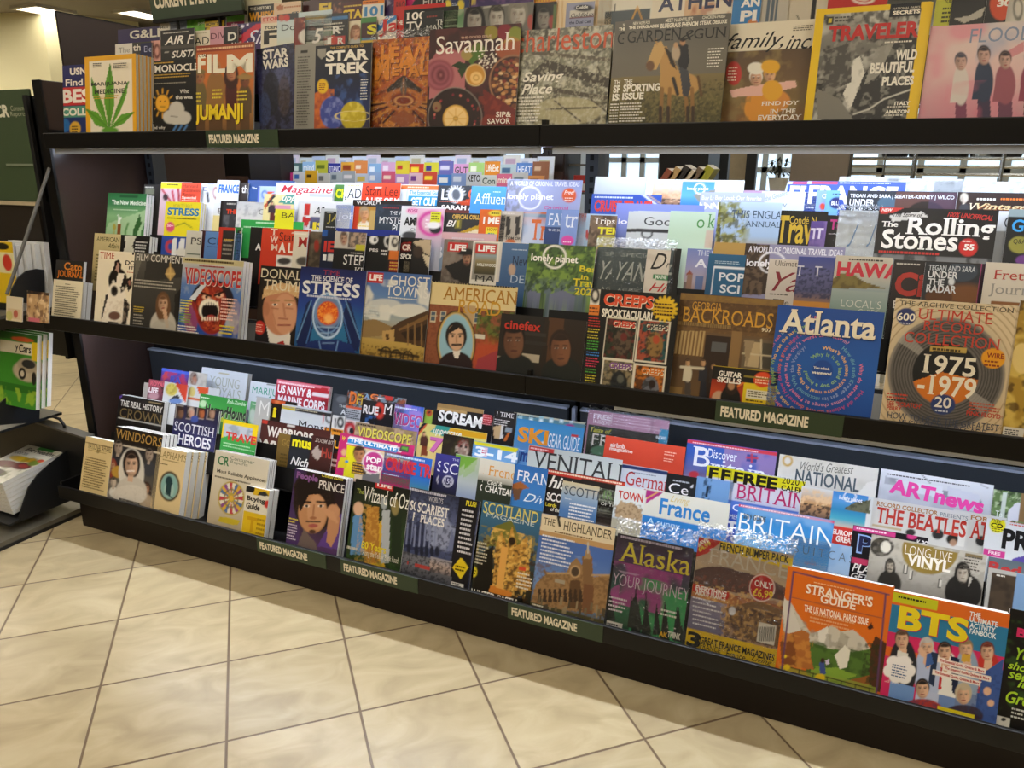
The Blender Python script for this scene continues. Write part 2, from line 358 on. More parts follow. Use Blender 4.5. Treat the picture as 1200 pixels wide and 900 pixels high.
# ------------------------------------------------------------------ free-standing literature stand at the rack's left end
SX0, SX1 = -3.2, -2.735
st = empty('literature_stand', (SX1, 1.95, 0)); tag(st, 'dark literature stand with green header at the rack\'s left end', 'display stand'); SO = (SX1, 1.95, 0)
DK = mat('stand_black_metal', '131416', .45); TRAY = mat('stand_dark_plastic', '1c2128', .4); GREYB = mat('stand_grey_bar', '57544e', .5)
hd = rel(MB().box(SX0, SX1-.012, 1.9, 1.908, 1.24, 1.632), SO).build('header_card', mat('header_green_card', '38492c', .6), st)
def hp(x, y): p = un(x, y, Y=1.9); return p[0]-SO[0], p[2]
def onh(s, x0, y0, x1, y1, f, c='dcd8c4'):
    a0, z1 = hp(x0, y0); a1, _ = hp(x1, y1); _, z0 = hp(x0, y1)
    co, F = glyphs(s, f); lo, hi = co.min(0), co.max(0); p = (co-lo)/(hi-lo)*[a1-a0, z1-z0]+[a0, z0]
    return (np.stack([p[:, 0], np.full(len(p), 1.8995-SO[1]), p[:, 1]], 1), F, lin(c))
ink_mesh('lettering', [onh('CR', -7, 123, 12, 138, 'h'), onh('Consumer', 12, 124, 33, 130, 'r', 'a8a890'), onh('Reports', 12, 131, 31, 138, 'r', 'a8a890')], hd)
a0, z = hp(8, 193); a1, _ = hp(47, 193); MB().box(a0, a1, 1.897-SO[1], 1.9-SO[1], z-.004, z+.004).build('card_slit', mat('slit_pale', '77806a', .6), hd)
rel(MB().box(SX0, SX1, 1.91, 1.95, .64, 1.6), SO).build('back_frame', DK, st); rel(MB().box(SX0, SX0+.07, 1.9, 1.95, .03, .64), SO).build('back_post', DK, st)
rel(MB().box(SX1-.03, SX1-.012, 1.885, 1.93, .64, 1.61), SO).build('side_post', DK, st)
rel(MB().box(SX0, SX1-.03, 1.875, 1.895, 1.08, 1.226), SO).build('pocket_back', mat('pocket_brown', '241d16', .5), st)
rel(MB().box(SX0, SX1-.03, 1.868, 1.905, 1.226, 1.238), SO).build('header_rail', mat('rail_warm', 'b8a88a', .5), st)
b0, b1 = un(58, 197, Y=1.86), un(8, 345, Y=1.62)
rel(MB().tube([b0, b1], .006, 8), SO).build('diagonal_brace', GREYB, st)
# upper pocket
rel(MB().box(SX0, SX1-.02, 1.615, 1.88, .838, .85), SO).build('tray_floor', GREYB, st); rel(MB().box(SX0, SX1-.02, 1.6, 1.615, .80, .85), SO).build('tray_lip', DK, st)
def cheek(x, pts, name, m): return rel(MB().prism([(x, y, z) for y, z in pts], (.006, 0, 0)), SO).build(name, m, st)
def cheekpx(x, pts, name, m): return cheek(x, [tuple(un(a, b, X=x)[1:]) for a, b in pts], name, m)
cheekpx(-2.72, ((10, 354), (13, 338), (20, 325), (30, 317), (42, 315), (50, 316), (52, 356)), 'pocket_cheek', DK)
# middle pocket
rel(MB().box(SX0, -2.835, 1.60, 1.88, .40, .41), SO).build('tray_floor', TRAY, st)
cheekpx(-2.83, ((47, 440), (34, 446), (20, 455), (8, 464), (-3, 474), (-12, 488), (-14, 499), (45, 494)), 'pocket_cheek', TRAY)
# low tray with a stack lying in it
rel(MB().hexa([(SX0, 1.56, .062), (SX1-.03, 1.56, .062), (SX1-.03, 1.86, .10), (SX0, 1.86, .10)], (0, 0, .008)), SO).build('tray_floor', DK, st)
pL, pR = un(38, 497, Y=1.81), un(99, 515, Y=1.81)
rel(MB().hexa([(SX0, 1.82, .10), (pR[0], 1.82, .10), (pR[0], 1.83, pR[2]), (SX0, 1.83, pL[2]+.03)], (0, .012, 0)), SO).build('tray_back', DK, st)
rel(MB().hexa([(SX0, 1.81, pL[2]+.03), (pR[0]+.002, 1.81, pR[2]), (pR[0]+.002, 1.853, pR[2]), (SX0, 1.853, pL[2]+.03)], (0, 0, .008)), SO).build('tray_bar', GREYB, st)
cheek(-2.768, ((1.90, .30), (1.815, .27), (1.752, .247), (1.697, .222), (1.653, .185), (1.622, .131), (1.598, .085), (1.602, .065), (1.90, .065)), 'tray_cheek', DK)
h0, h1 = un(45, 490, Y=1.88), un(77, 505, Y=1.88)
w0 = [un(45, 500, Y=1.835), un(45, 490, Y=1.835), un(62, 488, Y=1.835), un(70, 491, Y=1.835), un(75, 498, Y=1.835), un(77, 509, Y=1.835)]
rel(MB().tube(w0, .006, 8), SO).build('wire_handle', DK, st)
base = rel(MB().box(SX0, SX1, 1.44, 1.93, .012, .03), SO).build('base_plate', mat('base_grey', '6f6a5e', .35, metal=.3), st)
rel(MB().box(SX0, SX1+.004, 1.436, 1.935, 0, .012), SO).build('base_edge', DK, base)

# ------------------------------------------------------------------ magazines: one printed cover each
ROWS = {'T0': (1.842, 1.448, 8), 'T1': (1.905, 1.51, 8), 'T2': (1.965, 1.58, 8),
        'M0': (1.768, .822, 14), 'M1': (1.866, .93, 14), 'M2': (1.915, 1.005, 14), 'M3': (1.965, 1.058, 14),
        'B0': (1.712, .168, 17.5), 'B1': (1.846, .305, 17.5), 'B2': (1.895, .357, 17.5), 'B3': (1.943, .405, 17.5), 'B4': (1.988, .443, 17.5)}
ROWNAME = {'T': 'top shelf', 'M': 'middle shelf', 'B': 'bottom shelf'}
ROWNAME = {k: ('front', 'second', 'third', 'fourth', 'back')[int(k[1])]+' row of the '+ROWNAME[k[0]] for k in ROWS}
LAYER = .0062
def shift_noise(u, v, sc, seed):
    r = np.random.default_rng(seed); G = r.random((64, 64)); out = 0; amp = 1; tot = 0
    for k in range(3):
        x, y = u*sc*2**k+7.3*k, v*sc*2**k+3.1*k
        i, j = np.floor(x).astype(int), np.floor(y).astype(int); fx, fy = x-i, y-j
        fx = fx*fx*(3-2*fx); fy = fy*fy*(3-2*fy); g = lambda a, b: G[a % 64, b % 64]
        out = out+amp*((g(i, j)*(1-fx)+g(i+1, j)*fx)*(1-fy)+(g(i, j+1)*(1-fx)+g(i+1, j+1)*fx)*fy); tot += amp; amp *= .5
    return out/tot
class Art:
    """paints a cover: every coordinate is where the photo shows that print, carried onto the cover's own plane"""
    def __init__(s, org, U, V, w, h, step, span):
        s.org, s.U, s.V, s.w, s.h, s.N = org, U, V, w, h, np.cross(U, V)
        s.A = s.cam(org); s.BU = RC@U; s.BV = RC@V
        pw = abs(s.px(w, h)[0]-s.px(0, h)[0]); ph = abs(s.px(0, h)[1]-s.px(0, 0)[1])
        s.nu = int(min(170, max(3, pw/step)))+1; nv = int(min(180, max(3, ph/step)))+1
        vs = np.linspace(0, h, nv)
        if span < h-.02:                         # the foot of a cover hidden in its pocket needs no detail
            vs = np.concatenate([[0], np.linspace(max(h-span-.01, .01), h, max(4, int(nv*(span+.01)/h)))])
        s.nv = len(vs); s.top = span
        s.u, s.v = np.meshgrid(np.linspace(0, w, s.nu), vs)
        s.X, s.Y = s.px(s.u, s.v)
        s.C = np.zeros(s.u.shape+(3,)); s.clip = None; s.txt = []; s.seed = int(abs(org[0]*1000)+h*3000)
    def cam(s, p): return RC@(p-EYE)
    def px(s, u, v):
        u = np.asarray(u, float); v = np.asarray(v, float)
        d = [s.A[k]+u*s.BU[k]+v*s.BV[k] for k in range(3)]
        return 600+FPX*d[0]/d[2], 450-FPX*d[1]/d[2]
    def uv(s, x, y):
        d = np.array([(x-600)/FPX, -(y-450)/FPX, 1])@RC
        q = EYE+d*(s.N@(s.org-EYE))/(s.N@d)-s.org
        return q@s.U, q@s.V
    def u_at(s, x, v):
        b = s.A+v*s.BV; k = (x-600)/FPX
        return (k*b[2]-b[0])/(s.BU[0]-k*s.BU[2])
    def mix(s, m, c, a=1.):
        m = np.asarray(m, float)*a
        if s.clip is not None: m = m*s.clip
        s.C = s.C*(1-m[..., None])+lin(c)*m[..., None]
    def bg(s, *st):
        if len(st) == 1: s.C[:] = lin(st[0]); return s
        t = np.clip((s.h-s.v)/s.top, 0, 1)*(len(st)-1); P = np.array([lin(c) for c in st])
        for k in range(3): s.C[..., k] = np.interp(t, range(len(st)), P[:, k])
        return s
    def mr(s, x0, y0, x1, y1):
        u0, v0 = s.uv(x0, y0); _, v1 = s.uv(x0, y1); u1 = s.u_at(x1, v0)
        return (s.u >= u0)*(s.u <= u1)*(s.v <= v0)*(s.v >= v1)
    def me(s, cx, cy, rx, ry, soft=.18):
        if soft == .18: soft = min(.4, 1.3/min(rx, ry))
        d = np.sqrt(((s.X-cx)/rx)**2+((s.Y-cy)/ry)**2); return np.clip((1-d)/soft+.5, 0, 1)
    def mp(s, pts):
        m = np.zeros(s.u.shape, bool); n = len(pts)
        for i in range(n):
            (xa, ya), (xb, yb) = pts[i], pts[(i+1) % n]
            if ya == yb: continue
            m ^= ((ya > s.Y) != (yb > s.Y)) & (s.X < (xb-xa)*(s.Y-ya)/(yb-ya)+xa)
        return m
    def r(s, x0, y0, x1, y1, c, a=1.): s.mix(s.mr(x0, y0, x1, y1), c, a); return s
    def rg(s, x0, y0, x1, y1, *cs):               # a printed picture fading between colours, top to bottom
        m = s.mr(x0, y0, x1, y1); _, v0 = s.uv(x0, y0); _, v1 = s.uv(x0, y1)
        t = np.clip((v0-s.v)/(v0-v1), 0, 1)*(len(cs)-1); P = np.array([lin(c) for c in cs])
        g = np.stack([np.interp(t, range(len(cs)), P[:, k]) for k in range(3)], -1); s.C = np.where(m[..., None], g, s.C); return s
    def e(s, cx, cy, rx, ry, c, a=1., soft=.18): s.mix(s.me(cx, cy, rx, ry, soft), c, a); return s
    def ring(s, cx, cy, rx, ry, w, c):
        d = np.sqrt(((s.X-cx)/rx)**2+((s.Y-cy)/ry)**2); s.mix(np.clip(1.3-abs(d-1)*rx/w, 0, 1), c); return s
    def p(s, c, *pts, a=1.): s.mix(s.mp(pts), c, a); return s
    def ln(s, x0, y0, x1, y1, w, c, a=1.):
        L = max(math.hypot(x1-x0, y1-y0), .01); t = np.clip(((s.X-x0)*(x1-x0)+(s.Y-y0)*(y1-y0))/L/L, 0, 1)
        d = np.hypot(s.X-x0-t*(x1-x0), s.Y-y0-t*(y1-y0)); s.mix(np.clip(w/2-d+.6, 0, 1), c, a); return s
    def n(s, sc, c, amt=.6, lo=.45, hi=.65, m=None, sx=1., sy=1.):
        k = np.clip((shift_noise(s.u*sx*3.6, s.v*sy*3.6, sc, s.seed)-lo)/(hi-lo), 0, 1)*amt; s.seed += 1
        s.mix(k if m is None else k*m, c); return s
    def bars(s, x0, y0, x1, y1, k, c, a=.8):      # small print too fine to read
        u0, v0 = s.uv(x0, y0); _, v1 = s.uv(x0, y1); u1 = s.u_at(x1, v0); r = np.random.default_rng(s.seed); s.seed += 1; L = []
        for i in range(k):
            va = v0+(v1-v0)*(i+.22)/k; vb = v0+(v1-v0)*(i+.68)/k; x = u0; e = u0+(u1-u0)*(.72+.28*r.random())
            while x < e:
                b = min(e, x+(.002+.006*r.random())); L.append((x, va, b, vb)); x = b+.0014
        for a0, va, a1, vb in L:
            s.raw(np.array([[a0, vb], [a1, vb], [a1, va], [a0, va]]), [(0, 1, 2, 3)], c)
        return s
    def raw(s, p, F, c):
        p = p.copy(); p[:, 0] = np.clip(p[:, 0], 0, s.w); p[:, 1] = np.clip(p[:, 1], 0, s.h); s.txt.append((p, F, lin(c)))
    def t(s, tx, x0, y0, x1, y1, c, f='b', sh=None):
        """printed words: box from top-left (x0, y0) to the right edge x1, foot at (x0, y1)"""
        co, F = glyphs(tx, f); lo, hi = co.min(0), co.max(0); y1 = y0+(y1-y0)*.91
        u0, v0 = s.uv(x0, y1); _, v1 = s.uv(x0, y0); u1 = s.u_at(x1, v0)
        p = (co-lo)*(np.array([u1, v1])-[u0, v0])/np.maximum(hi-lo, 1e-6)+[u0, v0]
        if sh: s.raw(p+np.array([.0018, -.0018]), F, sh)
        s.raw(p, F, c); return s
    def quadt(s, tx, P0, P1, ht, c, f='b'):       # words along a slanted line from P0 to P1 (photo points), ht px high
        co, F = glyphs(tx, f); lo, hi = co.min(0), co.max(0)
        a = np.array(s.uv(*P0)); b = np.array(s.uv(*P1)); d = b-a; q = np.array([-d[1], d[0]]); q /= np.linalg.norm(q)
        _, v2 = s.uv(P0[0], P0[1]-ht); hh = abs(v2-a[1]); k = (co-lo)/np.maximum(hi-lo, 1e-6)
        s.raw(a+k[:, :1]*d+k[:, 1:]*hh*q, F, c); return s
    def arc(s, tx, cx, cy, rad, a0, ht, cols, f='b'):   # words running clockwise round a circle (metres on the cover)
        u0, v0 = s.uv(cx, cy); ang = a0
        for i, ch in enumerate(tx):
            co, F = glyphs(ch, f) if ch != ' ' else (np.array([[0, 0], [.25, 0]]), [])
            wd = (co[:, 0].max()-co[:, 0].min()+.09)*ht
            if F:
                x = (co[:, 0]-co[:, 0].min())*ht; y = co[:, 1]*ht+rad; th = ang-x/rad
                s.raw(np.stack([u0+y*np.cos(th), v0+y*np.sin(th)], 1), F, cols[i//14 % len(cols)])
            ang -= wd/rad
    def head(s, cx, cy, w, h, skin='c89878', hair='2a1a14', style='short', body=None, bw=None, bh=None, tilt=0, beard=None, mouth='9a4a42'):
        """a plain printed portrait: hair, face, eyes, nose, mouth, shoulders"""
        if style == 'long': s.e(cx, cy+h*.25, w*.78, h*.95, hair); s.e(cx, cy-h*.1, w*.7, h*.68, hair)
        if style == 'veil': s.e(cx, cy+h*.35, w*1.0, h*1.15, 'dcd6cc', .9); s.e(cx, cy-h*.05, w*.68, h*.7, hair)
        if body:
            bw = bw or w*1.1; bh = bh or h*1.4
            s.e(cx, cy+h*.55+bh, bw, bh, body); s.r(cx-w*.22, cy+h*.2, cx+w*.22, cy+h*.75, skin)
        if style in ('short', 'cap', 'fluffy'): s.e(cx, cy-h*.14, w*(.66 if style == 'fluffy' else .56), h*(.62 if style == 'fluffy' else .52), hair)
        s.e(cx, cy, w*.48, h*.52, skin)
        s.e(cx+w*.22, cy+.05*h, w*.22, h*.42, skin, .5)
        if style != 'bald': s.clip = s.me(cx, cy, w*.5, h*.54); s.e(cx, cy-h*.55, w*.62, h*.26, hair); s.clip = None
        s.clip = s.me(cx, cy, w*.49, h*.53); s.e(cx-w*.42, cy+h*.1, w*.3, h*.6, '3a2218', .38, .9); s.e(cx, cy+h*.52, w*.5, h*.14, '4a2c20', .35, .8); s.clip = None
        if w > 7:
            k = '22140f'
            for sg in (-1, 1):
                s.e(cx+sg*w*.2, cy-h*.07, w*.15, h*.07, '5a3a2c', .45, .6)
                if w > 13: s.e(cx+sg*w*.2, cy-h*.055, w*.09, h*.03, 'd8cabc', .55)
                s.e(cx+sg*w*.2, cy-h*.055, w*.055, h*.036, k, .9); s.ln(cx+sg*w*.11, cy-h*.15, cx+sg*w*.31, cy-h*.145, max(h*.03, .5), hair, .75)
            s.ln(cx+w*.03, cy-h*.03, cx+w*.05, cy+h*.12, max(w*.07, .5), '7c4a36', .35); s.ln(cx-w*.08, cy+h*.15, cx+w*.1, cy+h*.155, max(h*.028, .5), '5a3024', .5)
            s.e(cx+w*.01, cy+h*.285, w*.17, h*.045, mouth, .85); s.ln(cx-w*.14, cy+h*.28, cx+w*.16, cy+h*.28, max(h*.012, .4), '4a201c', .6)
        if beard:
            s.clip = s.me(cx, cy, w*.5, h*.54); s.r(cx-w, cy+h*.34, cx+w, cy+h, beard, .85); s.r(cx-w*.25, cy+h*.17, cx+w*.25, cy+h*.23, beard, .8); s.clip = None
        return s
    def person(s, cx, y0, y1, w, skin, hair, top, legs, style='short'):
        H = y1-y0; hh = H/6.2
        s.p(legs, (cx-w*.36, y0+H*.5), (cx+w*.36, y0+H*.5), (cx+w*.42, y1), (cx-w*.42, y1))
        s.e(cx, y0+H*.36, w*.55, H*.23, top); s.r(cx-w*.5, y0+H*.3, cx+w*.5, y0+H*.56, top)
        return s.head(cx, y0+hh*.6, hh*.8, hh*1.1, skin, hair, style)
PLAIN = {}
def mag(row, L, xl, yt, label, xr=None, w=.213, yr=None, n=0, th=.0045, dx=0., cl=None, group=None, sleeve=0., step=None,
        cat='magazine', name=None, hgt=None, yb=None, span=None, back='3a3632', sub=True):
    """decorator: builds the magazine whose top-left corner the photo shows at (xl, yt); its function paints the cover"""
    def build(fn, trim=None):
        nm = name or cat; y0, z0, ph = ROWS[row]; ph = math.radians(ph)
        U = np.array([1., 0, 0]); V = np.array([0, math.sin(ph), math.cos(ph)]); B = np.array([0, math.cos(ph), -math.sin(ph)])
        P0 = np.array([0, y0, z0])+B*L*LAYER
        a = Art(P0, U, V, .2, .27, 9, .27); u, v = a.uv(xl, yt)
        if yr is not None:
            u2, v2 = a.uv(xr, yr); W = math.hypot(u2-u, v2-v); ca, sa = (u2-u)/W, (v2-v)/W
            U, V = ca*U+sa*V, -sa*U+ca*V; TL = P0+np.array([1., 0, 0])*u+a.V*v; H = v+ .0
            org = TL-V*H
        else:
            x1 = trim or xr; W = (a.u_at(x1, v)-u) if x1 else w; H = v; org = P0+U*u
        if hgt: org = org+V*(H-hgt); H = hgt
        fr = row[1] == '0'
        art = Art(org, U, V, W, H, step or (1.0 if fr else 1.3), span or (H if fr else min(H, .125)))
        fn(art)
        mtx = Matrix([[U[i], B[i], V[i], org[i]] for i in range(3)]+[[0, 0, 0, 1]])
        root = empty(nm, mtx=mtx); tag(root, label, cat, group or 'magazines in the '+ROWNAME[row])
        gu, gv = art.nu, art.nv
        gvx = np.stack([art.u.ravel(), np.zeros(gu*gv), art.v.ravel()], 1)
        gf = [(j*gu+i, j*gu+i+1, (j+1)*gu+i+1, (j+1)*gu+i) for j in range(gv-1) for i in range(gu-1)]
        ink_mesh('front_cover', [(gvx, gf, art.C.reshape(-1, 3))]+[(np.stack([p[:, 0], np.full(len(p), -.00012*(i+2)**.5), p[:, 1]], 1), F, c) for i, (p, F, c) in enumerate(art.txt)], root)
        e = .0009
        MB().box(0, W-e, .0003, th-.0004, e, H-e).build('page_block', PAGES, root)
        if fr: MB().box(0, W, th-.0004, th, 0, H).build('back_cover', mat('cover_back_'+back, back, .45), root)
        if sleeve:
            m, k = 40, 60; q = np.random.default_rng(len(COL.objects)); vs = []
            for j in range(k):
                for i in range(m):
                    x = -.006+(W+.012)*i/(m-1); z = .004+(H+sleeve)*j/(k-1); over = max(0, (z-H)/max(sleeve, .001))
                    vs.append((x, -.0022-.0016*q.random()-over*.005*q.random()+over*over*.012, z+over*.006*(q.random()-.5)))
            jt = int((k-1)*H/(H+sleeve)); Q = lambda a, b: [(j*m+i, j*m+i+1, (j+1)*m+i+1, (j+1)*m+i) for j in range(a, b) for i in range(m-1)]
            MB().add(vs, Q(0, jt)).build('plastic_sleeve', SLEEVE, root)
            if jt < k-1: MB().add(vs, Q(jt, k-1)).build('sleeve_flap', FLAP, root)
        for c in range(1, n+1):
            r = copy_tree(root); off = B*(th+.0006)*c+U*dx*c
            r.matrix_world = Matrix.Translation(Vector(off)) @ mtx
            r['label'] = cl or 'copy stacked behind the '+label
        return root
    def deco(fn):
        y0, z0, ph = ROWS[row]; ph = math.radians(ph); V = np.array([0, math.sin(ph), math.cos(ph)]); U = np.array([1., 0, 0])
        a = Art(np.array([0, y0, z0])+np.array([0, math.cos(ph), -math.sin(ph)])*L*LAYER, U, V, .2, .27, 9, .27); u, v = a.uv(xl, yt)
        SPECS.append((row, L, xl+min(0, dx*n)*350, xr or float(a.px(u+w, v)[0]), xr is not None, build, fn)); return fn
    return deco
SPECS = []
def build_magazines():
    """a cover that stands in front ends where its neighbour's visible edge begins"""
    for row, L, xl, xr, fixed, build, fn in SPECS:
        cut = [x for r, l, x, _, _, _, _ in SPECS if r == row and l > L and xl+5 < x < xr-1]
        build(fn, min(cut)+.6 if cut and not fixed else None)

# ================================================================== TOP SHELF, front row
@mag('T0', 7, 73, 77, 'navy college guide cover with red and teal bands, far left of top shelf', w=.2)
def _(a):
    a.bg('23255c'); a.r(71, 103, 140, 124, 'c0322c'); a.r(71, 125, 140, 138, '4f8f78'); a.r(71, 138, 140, 156, '1f2f66'); a.e(76, 147, 6, 8, '2d6aa8'); a.e(88, 151, 6.5, 8.5, 'd8a832')
    a.t('USNews', 82, 80, 118, 89, 'e4dcd0', 'h'); a.t('Find the', 77, 93, 118, 102, 'e6ddd0', 'b'); a.t('BEST', 73, 105, 121, 123, 'efe6da', 'h'); a.t('COLLEGES', 73, 127, 128, 137, 'e6e2d2', 'h')
    a.bars(84, 147, 92, 156, 3, '3a2a10')
@mag('T0', 0, 99, 67, 'yellow-bordered magazine with a big green leaf on cream', xr=159, n=4, th=.0105, dx=.004, back='d9a21c', cat='book')  # a thick magazine, filed under book
def _(a):
    a.bg('e0a51d'); a.r(104, 72, 154, 160, 'e6dac2')
    G, g = '5c9626', '4c8420'
    for pts in (((128, 152), (122, 120), (124, 95), (129, 73), (133, 95), (134.5, 120)), ((127, 152), (114, 128), (108, 110), (107, 90), (115, 108), (122, 126)), ((129, 152), (136, 128), (143, 110), (151, 93), (148, 112), (141, 130)),
                ((127, 151), (112, 147), (100, 127), (115, 132)), ((129, 151), (145, 145), (158, 131), (142, 134))): a.p(G, *pts)
    for q in ((129, 76), (107, 93), (151, 96), (101, 128), (157, 132)): a.ln(128, 150, *q, .7, '3c701c')
    a.e(129, 153, 10, 4, G)
    a.t('MARIJUANA', 107, 97, 150, 103, '2a2a20', 'b'); a.t('MEDICINE', 111, 105, 146, 111, '2a2a20', 'b'); a.bars(110, 112, 146, 117, 2, 'c8962c'); a.bars(109, 74, 122, 80, 3, '4a4438'); a.bars(133, 74, 153, 81, 3, '4a4438')
@mag('T0', 3, 180, 72, 'black cover with a smiling sun and a grey cloud', w=.22)
def _(a):
    a.bg('14120f', '100e0c'); a.bars(181, 73, 212, 76, 1, 'c09a3a'); a.t('MONOCLE', 181, 77, 233, 86, 'e6ded0', 'S'); a.bars(181, 87, 226, 93, 2, 'b8943c'); a.bars(181, 97, 226, 100, 1, '8a8478')
    a.e(190.5, 121, 8, 10, 'e3a52a')
    for k in range(12):
        t = k*math.pi/6; a.ln(190.5+10*math.cos(t), 121+12*math.sin(t), 190.5+13*math.cos(t), 121+17*math.sin(t), 1.3, 'dba02a')
    a.e(188, 119, .8, 1, '2a1a0a'); a.e(193, 119, .8, 1, '2a1a0a'); a.ln(188, 125, 193, 125, .7, '5a3a10')
    for q in ((207, 128, 9, 9), (199, 137, 8, 8), (214, 138, 10, 8), (206, 139, 10, 7)): a.e(*q, 'c4beb2')
    a.ln(200, 136, 208, 137, .7, '5a564e'); a.t('Who', 211, 105, 222, 110, 'd8d2c6'); a.t('the wea', 206, 112, 226, 117, 'd8d2c6'); a.t('And why', 177, 148, 194, 153, 'c8c2b6')
    for x in (203, 209, 215): a.ln(x, 153, x+4, 147, 2, '4a78a8')
@mag('T0', 0, 230, 54, 'orange-brown film cover with four standing figures', xr=298)
def _(a):
    a.bg('b4561c', 'c46a2a', '9a6a36', '5e4222'); a.r(228, 54, 299, 62, '8a3414'); a.bars(231, 56, 296, 61, 1, 'e0b48a', 1)
    for ch, x0, x1 in (('F', 232, 241), ('I', 243, 248), ('L', 250, 264), ('M', 266, 296)): a.t(ch, x0, 64, x1, 88, 'e8dfc8', 'h')
    a.t('TOTAL', 231, 64, 243, 68, '3a1a0a')
    for cx, y0, y1, w, sk, h, tp, st in ((253, 70, 165, 20, 'b0764a', '8a5a38', '8e6434', 'bald'), (234, 83, 165, 15, '9a6a44', '6a4a2a', '6a5a34', 'cap'), (287, 87, 170, 15, '7a4a30', '8a6a3a', '5a4628', 'cap'), (271, 78, 165, 13, 'b87a54', '3a1c10', '4a1c16', 'long')):
        a.person(cx, y0, y1, w, sk, h, tp, '5a3e22', st)
    a.e(234, 84, 7, 3, '7a6a3e'); a.e(287, 90, 9, 3, '9a7a44')
    for x, y in ((224, 108), (249, 104), (278, 106)): a.bars(x, y, x+13, y+13, 3, 'd8c23a', 1)
    a.t('JUMANJI', 229, 123, 285, 149, 'e6c81e', 'h', '4a2a08')
@mag('T0', 3, 300, 58, 'navy space-fantasy cover with silver block lettering, tilted', xr=344, yr=50, hgt=.262)
def _(a):
    a.bg('1c1c2a', '2a2c50', '1e1c30', '100e12'); a.n(30, '46486e', .5); a.e(330, 92, 10, 14, '5a6084', .6); a.e(318, 110, 10, 26, '1a1a20', .8); a.e(333, 112, 7, 24, '4a3a30', .6); a.e(310, 128, 7, 20, '32406a', .6)
    a.n(60, '0c0a10', .5, .5, .7); a.quadt('STAR', (308, 70), (338, 66.5), 11, 'd8d2c6', 'h'); a.quadt('WARS', (308, 82), (338, 78), 11, 'd8d2c6', 'h')
@mag('T0', 2, 346, 53, 'plain grey cover printed with a narrow contents list', w=.1)
def _(a):
    a.bg('8a867c'); a.t('LOGO', 351, 58, 361, 62, '2a2822', 'h') if False else a.r(352, 59, 361, 62, '2a2822'); a.bars(349, 66, 365, 148, 26, '55524a', 1)
@mag('T0', 1, 370, 54, 'black space cover with large white two-line title and planets', xr=436)
def _(a):
    a.bg('0e0f18', '141a30', '1e2c58', '3a2a24'); a.n(14, '3a5a98', .7, .5, .75, a.mr(392, 88, 430, 125)); a.p('b0521c', (366, 112), (384, 98), (396, 150), (366, 152), a=.75); a.n(18, 'd8742a', .7, .45, .7, a.mr(364, 105, 392, 152))
    a.e(390, 132, 15, 19, '3d4a94'); a.n(20, '8a94d0', .6, .5, .7, a.me(390, 132, 15, 19)); a.e(414, 136, 15, 17, 'b8a41e'); a.n(20, 'e6d65a', .6, .5, .7, a.me(414, 136, 15, 17)); a.ring(414, 136, 21, 6, 1.6, 'd8c88a')
    a.e(378, 101, 6.5, 8.5, 'e0b71e'); a.bars(374, 97, 382, 106, 4, '8a3a10'); a.p('8f8a80', (372, 57), (382, 57), (382, 65), (377, 70), (372, 65)); a.t('THE COMPLETE GUIDE TO', 387, 55, 426, 58, 'c8a048')
    a.t('STAR', 382, 60, 432, 74, 'e8e2d6', 'h'); a.t('TREK', 381, 75, 432, 89, 'e8e2d6', 'h'); a.bars(423, 92, 432, 118, 8, 'c8c8c8')
@mag('T0', 4, 437, 47, 'bagged orange metal-art cover with a symmetrical motif', xr=504, sleeve=.022)
def _(a):
    a.bg('c05c16', 'c8661a', 'a4501c', '7a3414'); a.n(26, 'e6952c', .8, .45, .6); a.n(40, '5a2410', .7, .55, .7)
    cx = 473
    for k in range(-7, 8):
        if k: a.ln(cx, 118, cx+k*12, 152-abs(k)*4, 2.2, 'd8903a' if k % 2 else '4a2010')
    a.p('3a2a20', (452, 106), (cx, 86), (495, 106), (486, 112), (cx, 98), (460, 112)); a.ln(440, 108, cx, 86, 3, 'c8642a'); a.ln(cx, 86, 504, 108, 3, 'c8642a')
    a.ring(cx, 117, 19, 12, 3.5, 'd07a34'); a.e(cx, 117, 14, 8, '8a3a20'); a.ring(cx, 118, 10, 5, 2, 'e0a05a'); a.e(cx, 103, 4, 9, '6a5a48'); a.ln(cx, 92, cx, 112, 2, 'b06a30')
    a.p('a85a28', (455, 140), (cx, 128), (491, 140), (cx, 150))
    for ch, x0, x1, y0, y1 in (('H', 446, 458, 53, 84), ('E', 458, 468, 55, 76), ('A', 466, 484, 55, 88), ('V', 476, 492, 55, 82), ('Y', 488, 503, 50, 80), ('M', 439, 456, 70, 97), ('E', 459, 468, 78, 90), ('T', 469, 480, 78, 90), ('A', 478, 492, 74, 92), ('L', 492, 502, 70, 90)):
        a.t(ch, x0, y0, x1, y1, 'ee9a2e', 'h', '6a2a0c')
